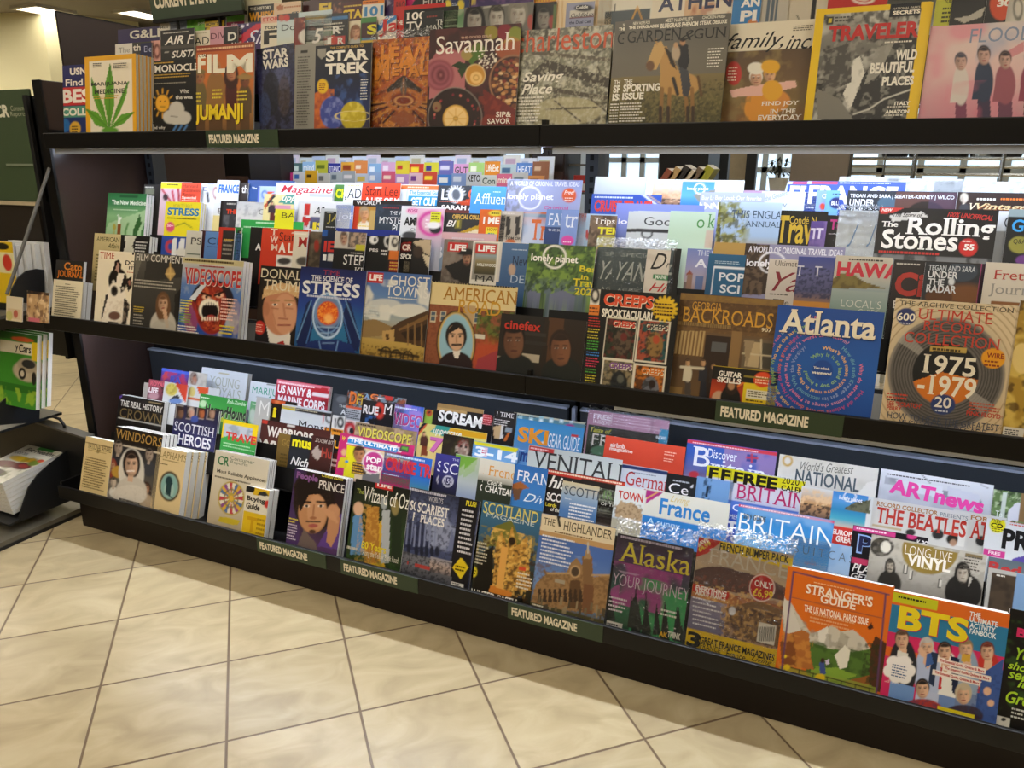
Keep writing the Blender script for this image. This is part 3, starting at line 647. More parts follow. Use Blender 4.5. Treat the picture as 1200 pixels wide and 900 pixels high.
@mag('T0', 0, 504, 35, 'dark maroon food cover with bowls, cup and orange slice', xr=611, w=.229)
def _(a):
    a.bg('3a1c1c', '3a2220', '2a1614', '4a1c1a'); a.n(8, '5a2a28', .6); a.e(524, 82, 20, 26, 'a85e62'); a.p('b06a6c', (503, 70), (545, 58), (545, 110), (503, 116))
    for k, c in enumerate(('8c464e', '9c5660', '7a3a44', '95505a', '6a303a')): a.ring(515+k*.4, 88, 15-3*k, 16-3*k, 2.6, c)
    a.p('223418', (529, 77), (538, 72), (549, 76), (540, 82)); a.p('2a3e1c', (536, 82), (548, 78), (541, 92)); a.e(548, 64, 8, 7, 'a08a4c'); a.e(560, 60, 8, 10, '5a6a26'); a.p('4a6a24', (549, 72), (560, 58), (565, 64), (553, 76))
    a.e(576, 38, 8, 8, '8e8032'); a.e(592, 38, 9, 10, '7a1e2c'); a.e(604, 40, 8, 9, '7e8430'); a.e(600, 52, 10, 9, 'a87a2e'); a.e(606, 60, 25, 12, '9a5030')
    q = np.random.default_rng(4)
    for _ in range(46): a.e(560+22*q.random(), 62+18*q.random(), 1, 1, 'e2d8c4')
    a.e(557, 88, 12, 13, 'e0c890'); a.e(557, 88, 11, 12, 'c48a32'); a.e(558, 91, 7, 7, 'e6be76'); a.ring(558, 91, 3, 3, 1, 'c89a52')
    a.e(602, 96, 29, 32, '3a1e16'); a.ring(602, 96, 28, 31, 1.2, '9a6a4a')
    for _ in range(110):
        t, rr = q.random()*6.28, 25*q.random()**.5; a.e(602+rr*math.cos(t), 97+rr*1.1*math.sin(t), 2.6, 2, ('c08a50', '9c6234', '7a2a1e', 'd8b482', '6a3a20')[q.integers(5)])
    a.e(533, 138, 32, 36, '8a8078'); a.e(533, 138, 31, 35, '2a1a16'); a.e(534, 139, 15, 16, 'dba94e'); a.e(534, 139, 13, 14, 'ecc987'); a.e(534, 139, 3, 3, '9a6a2a'); a.e(512, 125, 5, 6, '8a6a4a')
    for k in range(8): a.ln(534, 139, 534+12*math.cos(k*.785), 139+12*math.sin(k*.785), .8, 'dba94e')
    for _ in range(26): t = q.random()*6.28; a.e(533+24*math.cos(t), 138+27*math.sin(t), 1.3, 1.5, ('a83a3a', '7a2030', 'c86a5a')[q.integers(3)])
    a.p('6a221c', (566, 104), (604, 128), (604, 150), (568, 150)); a.n(22, '8c3222', .6, .5, .65, a.mr(560, 112, 612, 150))
    a.t('THE GOOD ISSUE', 540, 43, 576, 46, 'c8a08a'); a.t('Savannah', 511, 43, 604, 66, 'ece4d8', 's'); a.t('SIP&', 581, 131, 599, 138, 'e8ded0'); a.t('SAVOR', 571, 139, 598, 146, 'e8ded0')
@mag('T0', 2, 611, 36, 'grey-green cover of mossy oak branches with orange title', xr=719, w=.229)
def _(a):
    a.bg('6a685e', '7c7a66', '6e6a54', 'a09672'); a.n(14, 'b4b0a0', .8, .5, .65); a.n(24, '3a362c', .75, .5, .62); a.n(40, 'd0cab4', .6, .58, .7)
    a.p('3f382e', (611, 95), (640, 70), (668, 78), (716, 92), (716, 104), (668, 90), (640, 86), (612, 118)); a.ln(640, 104, 716, 116, 5, '4a4234'); a.ln(625, 62, 716, 70, 4, '5a5244'); a.e(665, 130, 40, 16, 'b8ae86', .7)
    for q in ((650, 118, 680, 142), (690, 114, 712, 132), (640, 128, 700, 126), (665, 80, 700, 98), (700, 78, 716, 110)): a.ln(*q, 1.8, '3f3628')
    a.n(50, 'c8c2a8', .5, .55, .7); a.t('charleston', 604, 36, 718, 65, 'c4522e', 'r'); a.t('Saving', 612, 85, 660, 101, 'eae4d6', 'i'); a.t('Place', 611, 99, 647, 112, 'eae4d6', 'i'); a.bars(607, 113, 640, 144, 8, 'e0dacc', 1)
def horse(a):
    a.bg('5c5850', '6a6458', '6e6656', '4c4628'); a.rg(700, 92, 870, 150, '7a6a44', '5e5630', '4a4526'); a.n(46, '36331c', .7, .5, .65, a.mr(700, 98, 870, 150)); a.n(70, '8a7c4a', .4, .5, .65, a.mr(700, 100, 870, 150))
    T, D = 'b48a4e', '8a6434'
    a.e(800, 99, 20, 14, T); a.e(785, 96, 12, 15, T); a.p(T, (772, 54), (781, 54), (796, 84), (788, 104), (774, 92)); a.p('c09a5e', (767, 52), (775, 48), (780, 58), (769, 82), (757, 80), (758, 74)); a.e(762, 77, 5, 6, '6a4a30'); a.p('2c2014', (778, 54), (787, 62), (793, 82), (786, 76)); a.ln(768, 46, 770, 52, 2, T)
    for x0, x1 in ((776, 774), (785, 783), (803, 806), (811, 812)): a.ln(x0, 104, x1, 142, 4.2, D)
    for x in (774, 783, 806, 812): a.ln(x, 126, x, 142, 4, '3a2a1a')
    a.ln(818, 90, 822, 112, 3, '5a4022'); a.p('1a1a1e', (795, 52), (806, 52), (808, 72), (804, 84), (795, 78)); a.p('3a3a40', (796, 78), (806, 82), (810, 100), (806, 114), (800, 112)); a.e(800, 49, 3.2, 4.2, 'b0805a'); a.e(800, 46.5, 3.4, 2.4, '2a1a12'); a.e(792, 62, 5, 9, 'b09a80'); a.e(792, 53, 2.6, 3.4, 'b8906a'); a.ln(789, 92, 794, 110, 4, '2a2420')
    a.bars(830, 56, 849, 80, 7, 'd8d2c4', 1); a.t('THE', 731, 93, 741, 99, 'e8e2d4', 'b'); a.t('SPORTING', 730, 99, 773, 109, 'e8e2d4', 'h'); a.t('ISSUE', 729, 109, 754, 118, 'e8e2d4', 'h'); a.bars(727, 120, 758, 144, 7, 'd8d2c4', 1)
    a.t('NEW HOPE FOR', 742, 26, 762, 30, 'd8d0bc'); a.t('THE EVERGLADES', 737, 31, 772, 35, 'e2dac8', 'h'); a.t('MEET NASHVILLE\'S', 780, 22, 812, 27, 'd8d0bc'); a.t('BLUEGRASS PHENOM', 774, 28, 818, 34, 'e2dac8', 'h'); a.t('CHICKEN-FRIED', 823, 19, 850, 23, 'd8d0bc'); a.t('STEAK DELUXE', 820, 25, 852, 30, 'e2dac8', 'h')
    a.t('GARDEN', 735, 37, 798, 52, '1c1a16', 's'); a.t('&', 798, 36, 813, 49, '1c1a16', 'k'); a.t('GUN', 813, 34, 851, 47, '1c1a16', 's')
mag('T0', 0, 733, 24, 'grey-green cover of a couple with a tan horse in grass', xr=857, n=1, dx=-.026, cl='second copy of the horse cover showing at its left edge')(horse)
@mag('T0', 5, 850, 29, 'family cover of a hugging child in a yellow hat, script title', xr=956)
def _(a):
    a.bg('ddd2ba'); a.rg(845, 61, 956, 150, '5a4630', '6a5236', '7a6238', '8a5a30'); a.n(12, '8a7446', .7, .5, .7, a.mr(845, 61, 956, 150))
    a.e(900, 118, 26, 15, 'd0873a'); a.e(892, 128, 20, 18, 'd8902e'); a.p('e0b0a0', (855, 106), (884, 100), (932, 94), (934, 102), (892, 112), (858, 114)); a.head(886, 92, 14, 17, 'd0a080', 'e8e0d0'); a.e(886, 80, 10, 7, 'e2dccc'); a.head(902, 88, 13, 16, 'd8a880', 'd8a020'); a.e(903, 78, 11, 8, 'dda626'); a.e(905, 106, 12, 12, 'dda32a')
    a.e(860, 86, 9, 14, 'b8322a'); a.bars(854, 78, 865, 96, 5, 'e8c8b0'); a.n(20, 'a87a3a', .6, .5, .65, a.mr(845, 115, 880, 150))
    a.t('family,', 849, 40, 917, 66, '161412', 'k'); a.t('inc.', 920, 42, 951, 60, '161412', 'k'); a.bars(930, 30, 954, 37, 3, '6a6252'); a.t('FIND JOY', 892, 119, 936, 126, 'ece4d4', 'S'); a.t('IN THE', 902, 128, 932, 134, 'ece4d4', 'S'); a.t('EVERYDAY', 888, 135, 939, 142, 'ece4d4', 'S')
@mag('T0', 0, 957, 11, 'yellow-framed travel cover with black-and-white river gorge', xr=1092, n=1, dx=.004, back='caa01c')
def _(a):
    a.bg('e2bb12'); a.rg(966, 17, 1080, 146, '9a968c', '6a665e', '44413c', '35322e'); a.clip = a.mr(966, 17, 1080, 146); a.n(9, 'c8c4b8', .7, .48, .66); a.n(20, '1c1a18', .8, .5, .64)
    a.p('d8d4c8', (1000, 70), (1008, 66), (1016, 96), (1004, 118), (994, 128), (988, 110), (997, 90)); a.p('2a2826', (1012, 88), (1034, 58), (1074, 32), (1080, 140), (992, 140)); a.p('8a867c', (1012, 100), (1028, 56), (1048, 50), (1030, 88)); a.p('4a4742', (966, 60), (996, 50), (998, 96), (966, 110)); a.n(30, '9c988c', .5, .54, .68)
    for q in ((1070, 104, 1036, 116), (1036, 116, 1018, 128), (1018, 128, 1000, 134)): a.ln(*q, 1.6, 'c4c0b4')
    a.p('7a766c', (958, 104), (984, 116), (1000, 140), (958, 140)); a.clip = None
    a.r(1044, 3, 1080, 20, '14161c'); a.t('NATIONAL PARKS', 1046, 9, 1078, 12, 'b8b0a0'); a.t('SECRETS', 1046, 13, 1078, 18, 'ece4d4', 'h'); a.r(970, 20, 977, 29, '3a382e'); a.r(971, 22, 975, 27, 'c8b43a'); a.bars(979, 19, 1004, 27, 2, '4a4a44')
    a.t('TRAVELER', 970, 31, 1076, 51, 'bb2a26', 'h'); a.bars(1037, 48, 1075, 52, 1, 'd8d0c0'); a.t('WILD', 1049, 59, 1074, 72, 'e6e0d2', 'h'); a.t('BEAUTIFUL', 1019, 74, 1071, 88, 'e6e0d2', 'h'); a.t('PLACES', 1033, 90, 1070, 102, 'e6e0d2', 'h'); a.t('ITALY', 1048, 119, 1066, 124, 'e6e0d2', 'h'); a.bars(1040, 124, 1066, 127, 1, 'd0c8b8'); a.t('AMAZON', 1037, 129, 1065, 134, 'e6e0d2', 'h'); a.bars(1036, 134, 1064, 137, 1, 'd0c8b8')
@mag('T0', 2, 1091, 31, 'pale pink cover with four standing band members in haze', w=.26)
def _(a):
    a.bg('d2c2b8', 'd8b8b2', 'd0a0a2', 'b87884'); a.n(4, 'd87a8c', .7, .5, .75); a.n(5, '8a9ab8', .6, .5, .75, a.mr(1150, 25, 1260, 90)); a.e(1130, 120, 40, 24, 'cc7486', .5, .9); a.p('c04a64', (1178, 62), (1200, 48), (1200, 60), (1180, 70), a=.6)
    a.t('FLOODS', 1136, 34, 1222, 52, '7c88a2', 'r')
    for cx, y0, w, h, tp, lg in ((1126, 63, 17, '3a3a4a', 'cfc4bc', '7a3a54'), (1153, 55, 20, '26222c', '23304a', '3a2a44'), (1178, 61, 22, '2c1c22', '93505c', '6a3a50'), (1208, 60, 22, '3a2024', '8c3a50', '5a2a40')): a.person(cx, y0, 165, w, 'c09a8c', h, tp, lg)
    a.n(6, 'd8607a', .45, .5, .75, a.mr(1110, 95, 1200, 140))

# ================================================================== TOP SHELF, second row (titles show above the front row)
@mag('T1', 3, 135, 52, 'small white cover with grey lettering behind the leaf cover', w=.1)
def _(a): a.bg('d6cfc2'); a.t('The', 139, 56, 152, 63, '8a8478', 'r')
@mag('T1', 2, 155, 50, 'charcoal cover with tall pale letters near the purple one', w=.1)
def _(a): a.bg('3a3630'); a.t('th', 156, 52, 165, 61, 'd8d0c0', 'b')
@mag('T1', 1, 164.5, 51, 'dark navy cover with thin white letters beside the leaf stack', w=.1)
def _(a): a.bg('1c2046'); a.t('Ele', 169, 54, 178, 62, 'a8acc8', 'r')
@mag('T1', 2, 177, 48, 'salmon cover sliver with curling black line', w=.1)
def _(a): a.bg('d0988a'); a.ring(184, 60, 3, 7, 1, '6a3a34')
@mag('T1', 1, 188, 36, 'black aviation cover with slanted white title', w=.215)
def _(a):
    a.bg('1c1a18', '2a2824', '1c1a18'); a.bars(191, 38, 224, 41, 1, 'b8b2a6'); a.t('AIR F', 193, 43, 228, 54, 'e8e2d6', 'i'); a.r(188, 54, 250, 58, '4a463e'); a.t('SUSTAI', 201, 60, 236, 69, 'e8e2d6', 'i'); a.r(193, 61, 198, 62.5, 'a8a298')
@mag('T1', 4, 227, 36.5, 'cream design cover with tall thin black letters', w=.2)
def _(a): a.bg('ddd2bc'); a.t('AD', 228, 44, 245, 54, '26221c', 'r'); a.bars(228, 38, 244, 41, 1, 'b8ac90')
@mag('T1', 3, 246, 32, 'dusty pink cover with thin maroon letters', w=.2)
def _(a): a.bg('c9909a'); a.t('DIVA', 247, 39, 272, 47, '5a2438', 'r')
@mag('T1', 2, 262, 32, 'black cover with a white serif initial', w=.2)
def _(a): a.bg('1c1a1a'); a.t('D', 267, 38, 277, 49, 'd8d4c8', 'S'); a.t('W', 271, 50, 281, 56, 'c8c4b8', 'S')
@mag('T1', 4, 278, 28, 'purple cover with red diagonal band and white script', w=.21)
def _(a): a.bg('352058', '43245e'); a.p('c8283e', (276, 46), (300, 28), (312, 28), (280, 54)); a.e(284, 31, 2, 2, 'e8e0f0'); a.e(290, 29, 1.6, 1.6, 'e8e0f0'); a.t('Sin', 289, 36, 316, 54, 'e2dce6', 'k')
@mag('T1', 3, 306, 19, 'cream cover with red strip and big black letter', w=.2)
def _(a): a.bg('dcd0b6'); a.r(305, 20, 340, 28, 'd8a890'); a.t('STORE', 308, 21, 330, 26, 'c0322a', 'b'); a.t('TOEN', 310, 31, 325, 35, '1c1a16', 'h'); a.t('F', 309, 36, 325, 54, '1c1a16', 'h')
@mag('T1', 2, 325, 17, 'light blue home cover with red discs and thin black title', w=.2)
def _(a): a.bg('b8c8cc', 'c6d0cc', 'd8cc9a'); a.r(324, 17, 350, 25, '23242a'); a.e(330, 21, 3.5, 4, 'b8482c'); a.e(336, 21, 3.5, 4, 'c0322a'); a.t('Dor', 330, 29, 352, 37, '23262a', 'r'); a.r(326, 32, 330, 33, '23262a')
@mag('T1', 1, 345, 21, 'dark red cover with a pale rounded shape', w=.17)
def _(a): a.bg('5a1a14', '7a2418', '8a2a1a'); a.e(363, 43, 13, 10, 'd4ccc0'); a.n(30, 'b05a3a', .6, .5, .7, a.mr(345, 21, 368, 32)); a.t('TIM', 356, 25, 374, 31, 'd8d0c4', 'b')
@mag('T1', 2, 357, 19, 'black cover with yellow and blue strip and white and red letters', w=.24)
def _(a):
    a.bg('171513'); a.p('cfa62a', (355, 17), (384, 18), (378, 24), (355, 23)); a.r(384, 20, 408, 24, '2f6a9c'); a.n(20, 'b0502c', .7, .5, .65, a.mr(362, 25, 380, 36)); a.bars(380, 27, 404, 38, 3, 'c8c2b6', 1)
    a.t('5', 366, 34, 378, 53, 'e8e2d6', 'i'); a.r(380, 36, 390, 42, '5a7a3e'); a.r(379, 42, 392, 54, 'b83a22'); a.t('1', 382, 44, 390, 53, 'e8e2d6', 'S'); a.r(393, 42, 405, 54, 'b8302a'); a.t('R', 395, 44, 404, 53, 'e2d8cc', 'S'); a.t('R', 390, 31, 400, 41, 'd8d4ca', 'h')
@mag('T1', 3, 408, 25, 'white cover with a long-haired woman in grey', w=.2)
def _(a): a.bg('d8ccb0'); a.head(417, 38, 9, 12, 'c89470', '7a4a28', 'long', 'a8a498', 12, 12)
@mag('T1', 2, 423, 21, 'green-topped cover with a yellow letter on maroon', w=.2)
def _(a): a.bg('3f7a3a'); a.r(424, 27, 460, 45, '3a1416'); a.t('S', 430, 29, 443, 42, 'd8cc2a', 'h'); a.r(424, 45, 460, 48, '4a7a9a'); a.r(423, 48, 460, 56, 'c8a42a')
@mag('T1', 4, 441, 20, 'white cover with red curling initial and blue corner banner', w=.2)
def _(a): a.bg('ddd2c0'); a.p('3a78b0', (441, 30), (460, 14), (476, 14), (441, 38)); a.quadt('SPECIAL', (445, 31), (462, 19), 4, 'e8e4dc'); a.t('Ja', 444, 23, 468, 46, 'c02a22', 'S')
@mag('T1', 5, 464, 8, 'bright red cover with white lettering', w=.16)
def _(a): a.bg('b8261e'); a.t('THE', 464, 24, 472, 30, 'e6ded0', 'b')
@mag('T1', 3, 474, 12, 'black list cover with white numerals on top shelf', w=.17)
def _(a): a.bg('141312'); a.t('100', 476, 15, 499, 25, 'e6e0d4', 'S'); a.t('TV', 476, 26, 496, 37, 'e6e0d4', 'S')
@mag('T1', 2, 495, 14, 'charcoal cover with small white title beside the green one', w=.17)
def _(a): a.bg('262828'); a.bars(500, 18, 518, 22, 1, '8a3a34'); a.t('TH', 511, 23, 522, 30, 'd0ccc2', 'S'); a.t('MAN', 499, 30, 520, 37, 'd0ccc2', 's')
@mag('T1', 3, 519, 13, 'soft green misty cover on top shelf', w=.18)
def _(a): a.bg('4e7a4c', '7c9c74', '9aa88a'); a.n(10, 'b4b89a', .5)
@mag('T1', 1, 544, 9, 'grey cover with three black-and-white women\'s faces', w=.245)
def _(a):
    a.bg('6a675f'); a.e(552, 5, 6, 6, 'a8603a'); a.ln(567, 9, 604, 4, 1, 'c8c2b4')
    a.head(556, 25, 17, 27, 'a49c90', '1a1816', 'long', mouth='4a443e'); a.head(582, 22, 17, 28, 'b8b0a2', '3a362f', 'short', mouth='5a524a'); a.head(607, 18, 18, 28, 'b4ac9e', '7c766a', 'fluffy', mouth='544c44'); a.e(622, 26, 4, 9, 'a84a40')
@mag('T1', 3, 625, 4, 'dark portrait cover with green edge on top shelf', w=.105)
def _(a): a.bg('1a1816'); a.r(630, 5, 651, 40, '24211d'); a.head(637, 22, 14, 24, '8c867c', '141210', 'fluffy', mouth='3a342e'); a.e(647, 26, 4, 8, '9a3a34'); a.r(649, 5, 654, 40, '55683a')
@mag('T1', 4, 652, 0, 'cream striped cover behind the lavender card', w=.15)
def _(a):
    a.bg('dcc49c')
    for x in (654, 659, 700, 706): a.ln(x, 0, x, 40, 1.2, 'c8a070')
@mag('T1', 2, 664, 4, 'lavender advertising card with oval logo and printed lines', w=.075, cat='card')
def _(a): a.bg('8e90a8'); a.r(668, 12, 697, 22, 'c8c2b4'); a.e(684, 9.5, 11, 4, '1c1a20'); a.t('Cuddle', 675, 7, 689, 11, 'e8e4dc', 'b'); a.t('CuddleLux', 669, 16, 697, 21, '2a2030', 'I'); a.r(668, 21, 697, 22, '6a2c34'); a.t('the Dual Cell', 667, 25, 692, 29, '2a2a44'); a.bars(667, 31, 694, 36, 2, '55566e')
@mag('T1', 4, 702, 0, 'white cover with slate rectangle and orange peak', w=.14)
def _(a): a.bg('d8d0bc'); a.r(709, 14, 762, 40, '3a4448'); a.r(720, 5, 722, 14, '2a2a2a'); a.ln(741, 22, 747, 8, 1.5, 'c8902a'); a.ln(747, 8, 752, 22, 1.5, 'c8902a')
@mag('T1', 3, 766, -14, 'white cover with huge navy capitals along the top', w=.2)
def _(a): a.bg('dccfb6'); a.r(803, 0, 822, 20, 'c88a4a', .6); a.n(12, 'a85a34', .7, .5, .65, a.mr(803, 0, 860, 25)); a.t('ATHEN', 771, -4, 857, 16, '1c2048', 'b')
@mag('T1', 2, 860, -6, 'bright blue cover with white capitals on top shelf', w=.12)
def _(a): a.bg('2a76b0'); a.t('AN', 868, -2, 890, 10, 'e8e4dc', 'h'); a.t('PI', 867, 13, 886, 27, 'e8e4dc', 'h'); a.e(882, 28, 6, 6, 'c87a3a')
@mag('T1', 3, 893, -6, 'grey newspaper-style cover with dark columns', w=.11, cat='newspaper')
def _(a):
    a.bg('b8b0a0')
    for x in (900, 905, 910): a.r(x, -2, x+3, 25, '55606a')
@mag('T1', 4, 925, -8, 'pale cover with thin black scribble beside red one', w=.09)
def _(a): a.bg('c8bca4'); a.ln(934, 18, 938, 26, 1, '2a2a26'); a.r(953, -8, 958, 30, '1c1a18')
@mag('T1', 2, 972, -12, 'red cover with a round white emblem', w=.12)
def _(a): a.bg('b8281e'); a.e(1012, -2, 14, 7, 'e0d6c8'); a.ring(1012, -2, 9, 4, 2, 'b8281e')
@mag('T1', 4, 1098, -6, 'lime yellow cover with small black list', w=.06)
def _(a): a.bg('b8b83a'); a.t('YOUR', 1106, -1, 1119, 5, '26261a', 'b'); a.bars(1105, 8, 1116, 28, 4, '4a4a1c')
@mag('T1', 3, 1117, -6, 'black cover with a pale curved shape, top right', w=.09)
def _(a): a.bg('1c1a18', '3a3834'); a.p('b0a898', (1118, 22), (1136, 18), (1155, 8), (1150, 20), (1130, 27))
@mag('T1', 2, 1158, -8, 'black cover with orange disc and white numeral', w=.06)
def _(a): a.bg('1a1816'); a.e(1173, 6, 13, 18, 'c8481e'); a.t('30', 1168, 0, 1185, 9, 'ece4d8', 'h')
@mag('T1', 4, 1183, -8, 'white cover at the top right corner', w=.1)
def _(a): a.bg('cfc6b6'); a.ring(1193, 10, 5, 12, 1.4, '7a7468')

# ================================================================== TOP SHELF, third row
@mag('T2', 2, 138, 35, 'deep purple cover with chunky pale title behind leaf stack', w=.2)
def _(a): a.bg('2a1e48', '33265a'); a.t('G&LR', 152, 36, 195, 47, 'd4cdbc', 'b')
@mag('T2', 1, 187, 28, 'off-white cover with small grey title beneath the green sign', w=.1)
def _(a): a.bg('d0c8b8'); a.t('Mass', 188, 31, 197, 34, '4a463e', 'b')
@mag('T2', 3, 198, 26, 'pale lavender-grey cover beneath the green sign', w=.12)
def _(a): a.bg('8e94a4'); a.bars(199, 28, 217, 36, 3, 'b8bcc8')
@mag('T2', 2, 219, 21, 'bright leaf-green cover beneath the green sign', w=.12)
def _(a): a.bg('5a9a2a'); a.n(24, '83b84a', .8); a.t('pot', 232, 26, 240, 30, 'd8e0c0')
@mag('T2', 1, 240, 22, 'black and yellow how-to cover beneath the sign', w=.14)
def _(a): a.bg('1a1814'); a.r(240, 26, 262, 32, 'c8a41e'); a.t('HOW TO', 241, 27, 260, 31, '26200e', 'h'); a.e(246, 36, 5, 4, 'c8a41e')
@mag('T2', 4, 264, 19, 'magenta cover with lime top band', w=.14)
def _(a): a.bg('a03a5a'); a.r(262, 19, 290, 26, '6aa83a'); a.t('the', 271, 27, 279, 31, 'e0c8d0')
@mag('T2', 5, 286, -4, 'tall cream cover left of the black and gold one', w=.15)
def _(a): a.bg('d8ccac')
@mag('T2', 3, 291, 7, 'black cover with gold condensed capitals', w=.16)
def _(a): a.bg('191613'); a.t('THE HISTORY', 293, 9, 318, 13, 'd8d0be', 'b'); a.t('WHISKEY', 292, 15, 330, 27, 'd8961c', 'h')
@mag('T2', 2, 321, 4, 'beige cover with brown hexagon badge', w=.22)
def _(a): a.bg('d6b896'); a.p('a8643a', (324, 8), (328, 5), (332, 7), (332, 11), (328, 13), (324, 11)); a.bars(333, 7, 356, 11, 1, 'b0704a'); a.t('STALL', 342, 14, 362, 18, '2a4a5a', 'h')
@mag('T2', 4, 363, 0, 'maroon cover with yellow capitals in fan', w=.2, n=1, dx=-.03)
def _(a): a.bg('3a0f10'); a.t('FI', 374, 4, 388, 20, 'd8b82a', 'h'); a.n(20, 'a86a4a', .7, .5, .65, a.mr(391, 2, 401, 20))
@mag('T2', 2, 401, 3, 'dark maroon cover with wide yellow capitals', w=.14)
def _(a): a.bg('4a1416'); a.bars(403, 6, 424, 10, 1, 'c8a43a'); a.t('STAR', 402, 12, 432, 24, 'dcb828', 'h')
@mag('T2', 1, 425, 1, 'white cover with sky-blue numerals and orange strip', w=.15)
def _(a): a.bg('d8d4c8'); a.r(424, 1, 452, 6, 'd87a1c'); a.bars(426, 2, 448, 5, 1, '6a2a0a'); a.t('101', 427, 8, 449, 21, '3a7eb0', 'h')
@mag('T2', 3, 450, -5, 'purple cover with silver flourish', w=.12)
def _(a): a.bg('3a2450'); a.n(30, 'a8a0b4', .8, .5, .62, a.mr(453, -5, 462, 20))
@mag('T2', 2, 462, -6, 'crimson cover with darker capitals', w=.1)
def _(a): a.bg('b0201e'); a.t('RAG', 464, 2, 474, 14, '6a1014', 'h')
@mag('T2', 4, 475, -6, 'black and magenta cover with red bar beneath', w=.2)
def _(a): a.bg('1c1618'); a.p('b82a68', (475, -6), (490, -6), (480, 10), (475, 10)); a.t('FILM', 495, -2, 520, 8, 'b8b0a8', 's'); a.r(474, 8, 522, 13, 'b83a30')
@mag('T2', 2, 522, -4, 'navy cover with two yellow flower badges', w=.12)
def _(a): a.bg('23305a'); a.e(525, 6, 4, 6, 'd8c03a'); a.e(540, 6, 4, 6, 'd8c03a'); a.bars(530, 3, 536, 10, 3, 'c8ccd8')
@mag('T2', 3, 550, -8, 'violet cover with gold edge behind the faces', w=.3)
def _(a): a.bg('3a2a58'); a.r(553, -6, 558, 6, 'c8b44a'); a.n(14, '6a4a7a', .6)
@mag('T2', 5, 626, -12, 'orange cover with gold capitals at the frame edge', w=.2)
def _(a): a.bg('b86a2a', 'c8a05a'); a.t('WITNESS', 626, -6, 657, 4, 'd8b01e', 'h')

# ================================================================== MIDDLE SHELF, front row
@mag('M0', 4, 66, 304, 'short black journal with orange lettering behind the contents list', xr=98.5, th=.012, cat='journal')
def _(a): a.bg('26231f'); a.t('Cato', 75, 307, 96, 317, 'd8842a', 'S'); a.t('JOURNAL', 67, 316, 97, 327, 'd87a22', 'S')
@mag('M0', 0, 63, 327, 'cream journal back printed with a contents list', xr=97.5, n=1, th=.019, cat='journal')
def _(a): a.bg('e2d6b8'); a.bars(66, 334, 95, 372, 15, '6a6250', .8); a.bars(77, 332, 84, 334, 1, '6a6250')
@mag('M0', 1, 116, 293, 'cream cover with a black and white dog looking up', xr=158)
def _(a):
    a.bg('e8dcc2'); K, W = '1e1714', 'eadfcd'
    a.p(W, (127, 335), (146, 335), (152, 382), (118, 382)); a.p(K, (146, 348), (152, 358), (147, 384), (142, 384)); a.p(K, (124, 345), (127, 345), (120, 372), (118, 374)); a.e(138, 329, 11, 15, K); a.p(K, (131, 322), (135, 306), (139, 304), (142, 310), (141, 322)); a.p('b08a7a', (135, 316), (138, 307), (140, 312), (139, 320)); a.p(K, (147, 328), (154, 324), (155, 336), (150, 342)); a.p('9a6a5a', (149, 330), (153, 328), (153, 336))
    a.p(W, (138, 320), (146, 321), (142, 336), (136, 336)); a.e(134.5, 341, 7, 10, W); a.e(134, 341, 4, 6, '3a302a'); a.e(134, 340, 2.2, 3, '120e0c'); a.e(133, 330, 1.8, 1.8, 'd8d0c0'); a.e(144, 338, 1.6, 1.8, 'c8c0b0'); a.n(30, 'c8b49c', .4, .5, .7, a.mr(118, 350, 152, 384)); a.e(134, 370, 7, 5, '6a4a3c'); a.r(126, 376, 138, 385, '241c18')
    a.t('TIME', 117, 295, 134, 303, 'c0563c', 's'); a.t('I', 155, 295, 157, 299, '2a241e', 'b'); a.t('DO', 147, 305, 158, 311, '26201a', 'b'); a.t('IT', 151, 312, 157, 316, '3a342c', 'b'); a.bars(149, 318, 157, 320, 1, 'c0563c')
@mag('M0', 0, 158, 296, 'dark grey film cover with a seated person in a white shirt', xr=215)
def _(a):
    a.bg('5a564e', '45423c', '3a3733', '2c2a28'); a.p('6a665c', (158, 300), (168, 300), (158, 330)); a.p('35322e', (172, 305), (215, 305), (215, 325), (168, 330)); a.e(199.5, 320, 5, 7, 'b0905a'); a.ln(199.5, 308, 199.5, 328, 1.2, 'c8a868'); a.ln(195, 321, 204, 321, 2.4, 'c8a868'); a.bars(158, 326, 212, 337, 3, 'a8a294')
    a.p('24221f', (205, 345), (215, 335), (215, 386), (203, 386)); a.e(191, 382, 15, 19, 'b8b2a6'); a.head(191, 356, 11, 18, 'c09a7c', '6a4a30', 'long'); a.p('c8a080', (190, 362), (195, 362), (198, 384), (194, 384)); a.e(191, 388, 15, 14, 'aca698', .7)
    a.bars(157, 358, 171, 366, 3, 'c0a83a', 1); a.bars(157, 367, 170, 384, 5, '9a958a'); a.t('FILM COMMENT', 160, 297, 216, 306, 'dcd6ca', 'r')
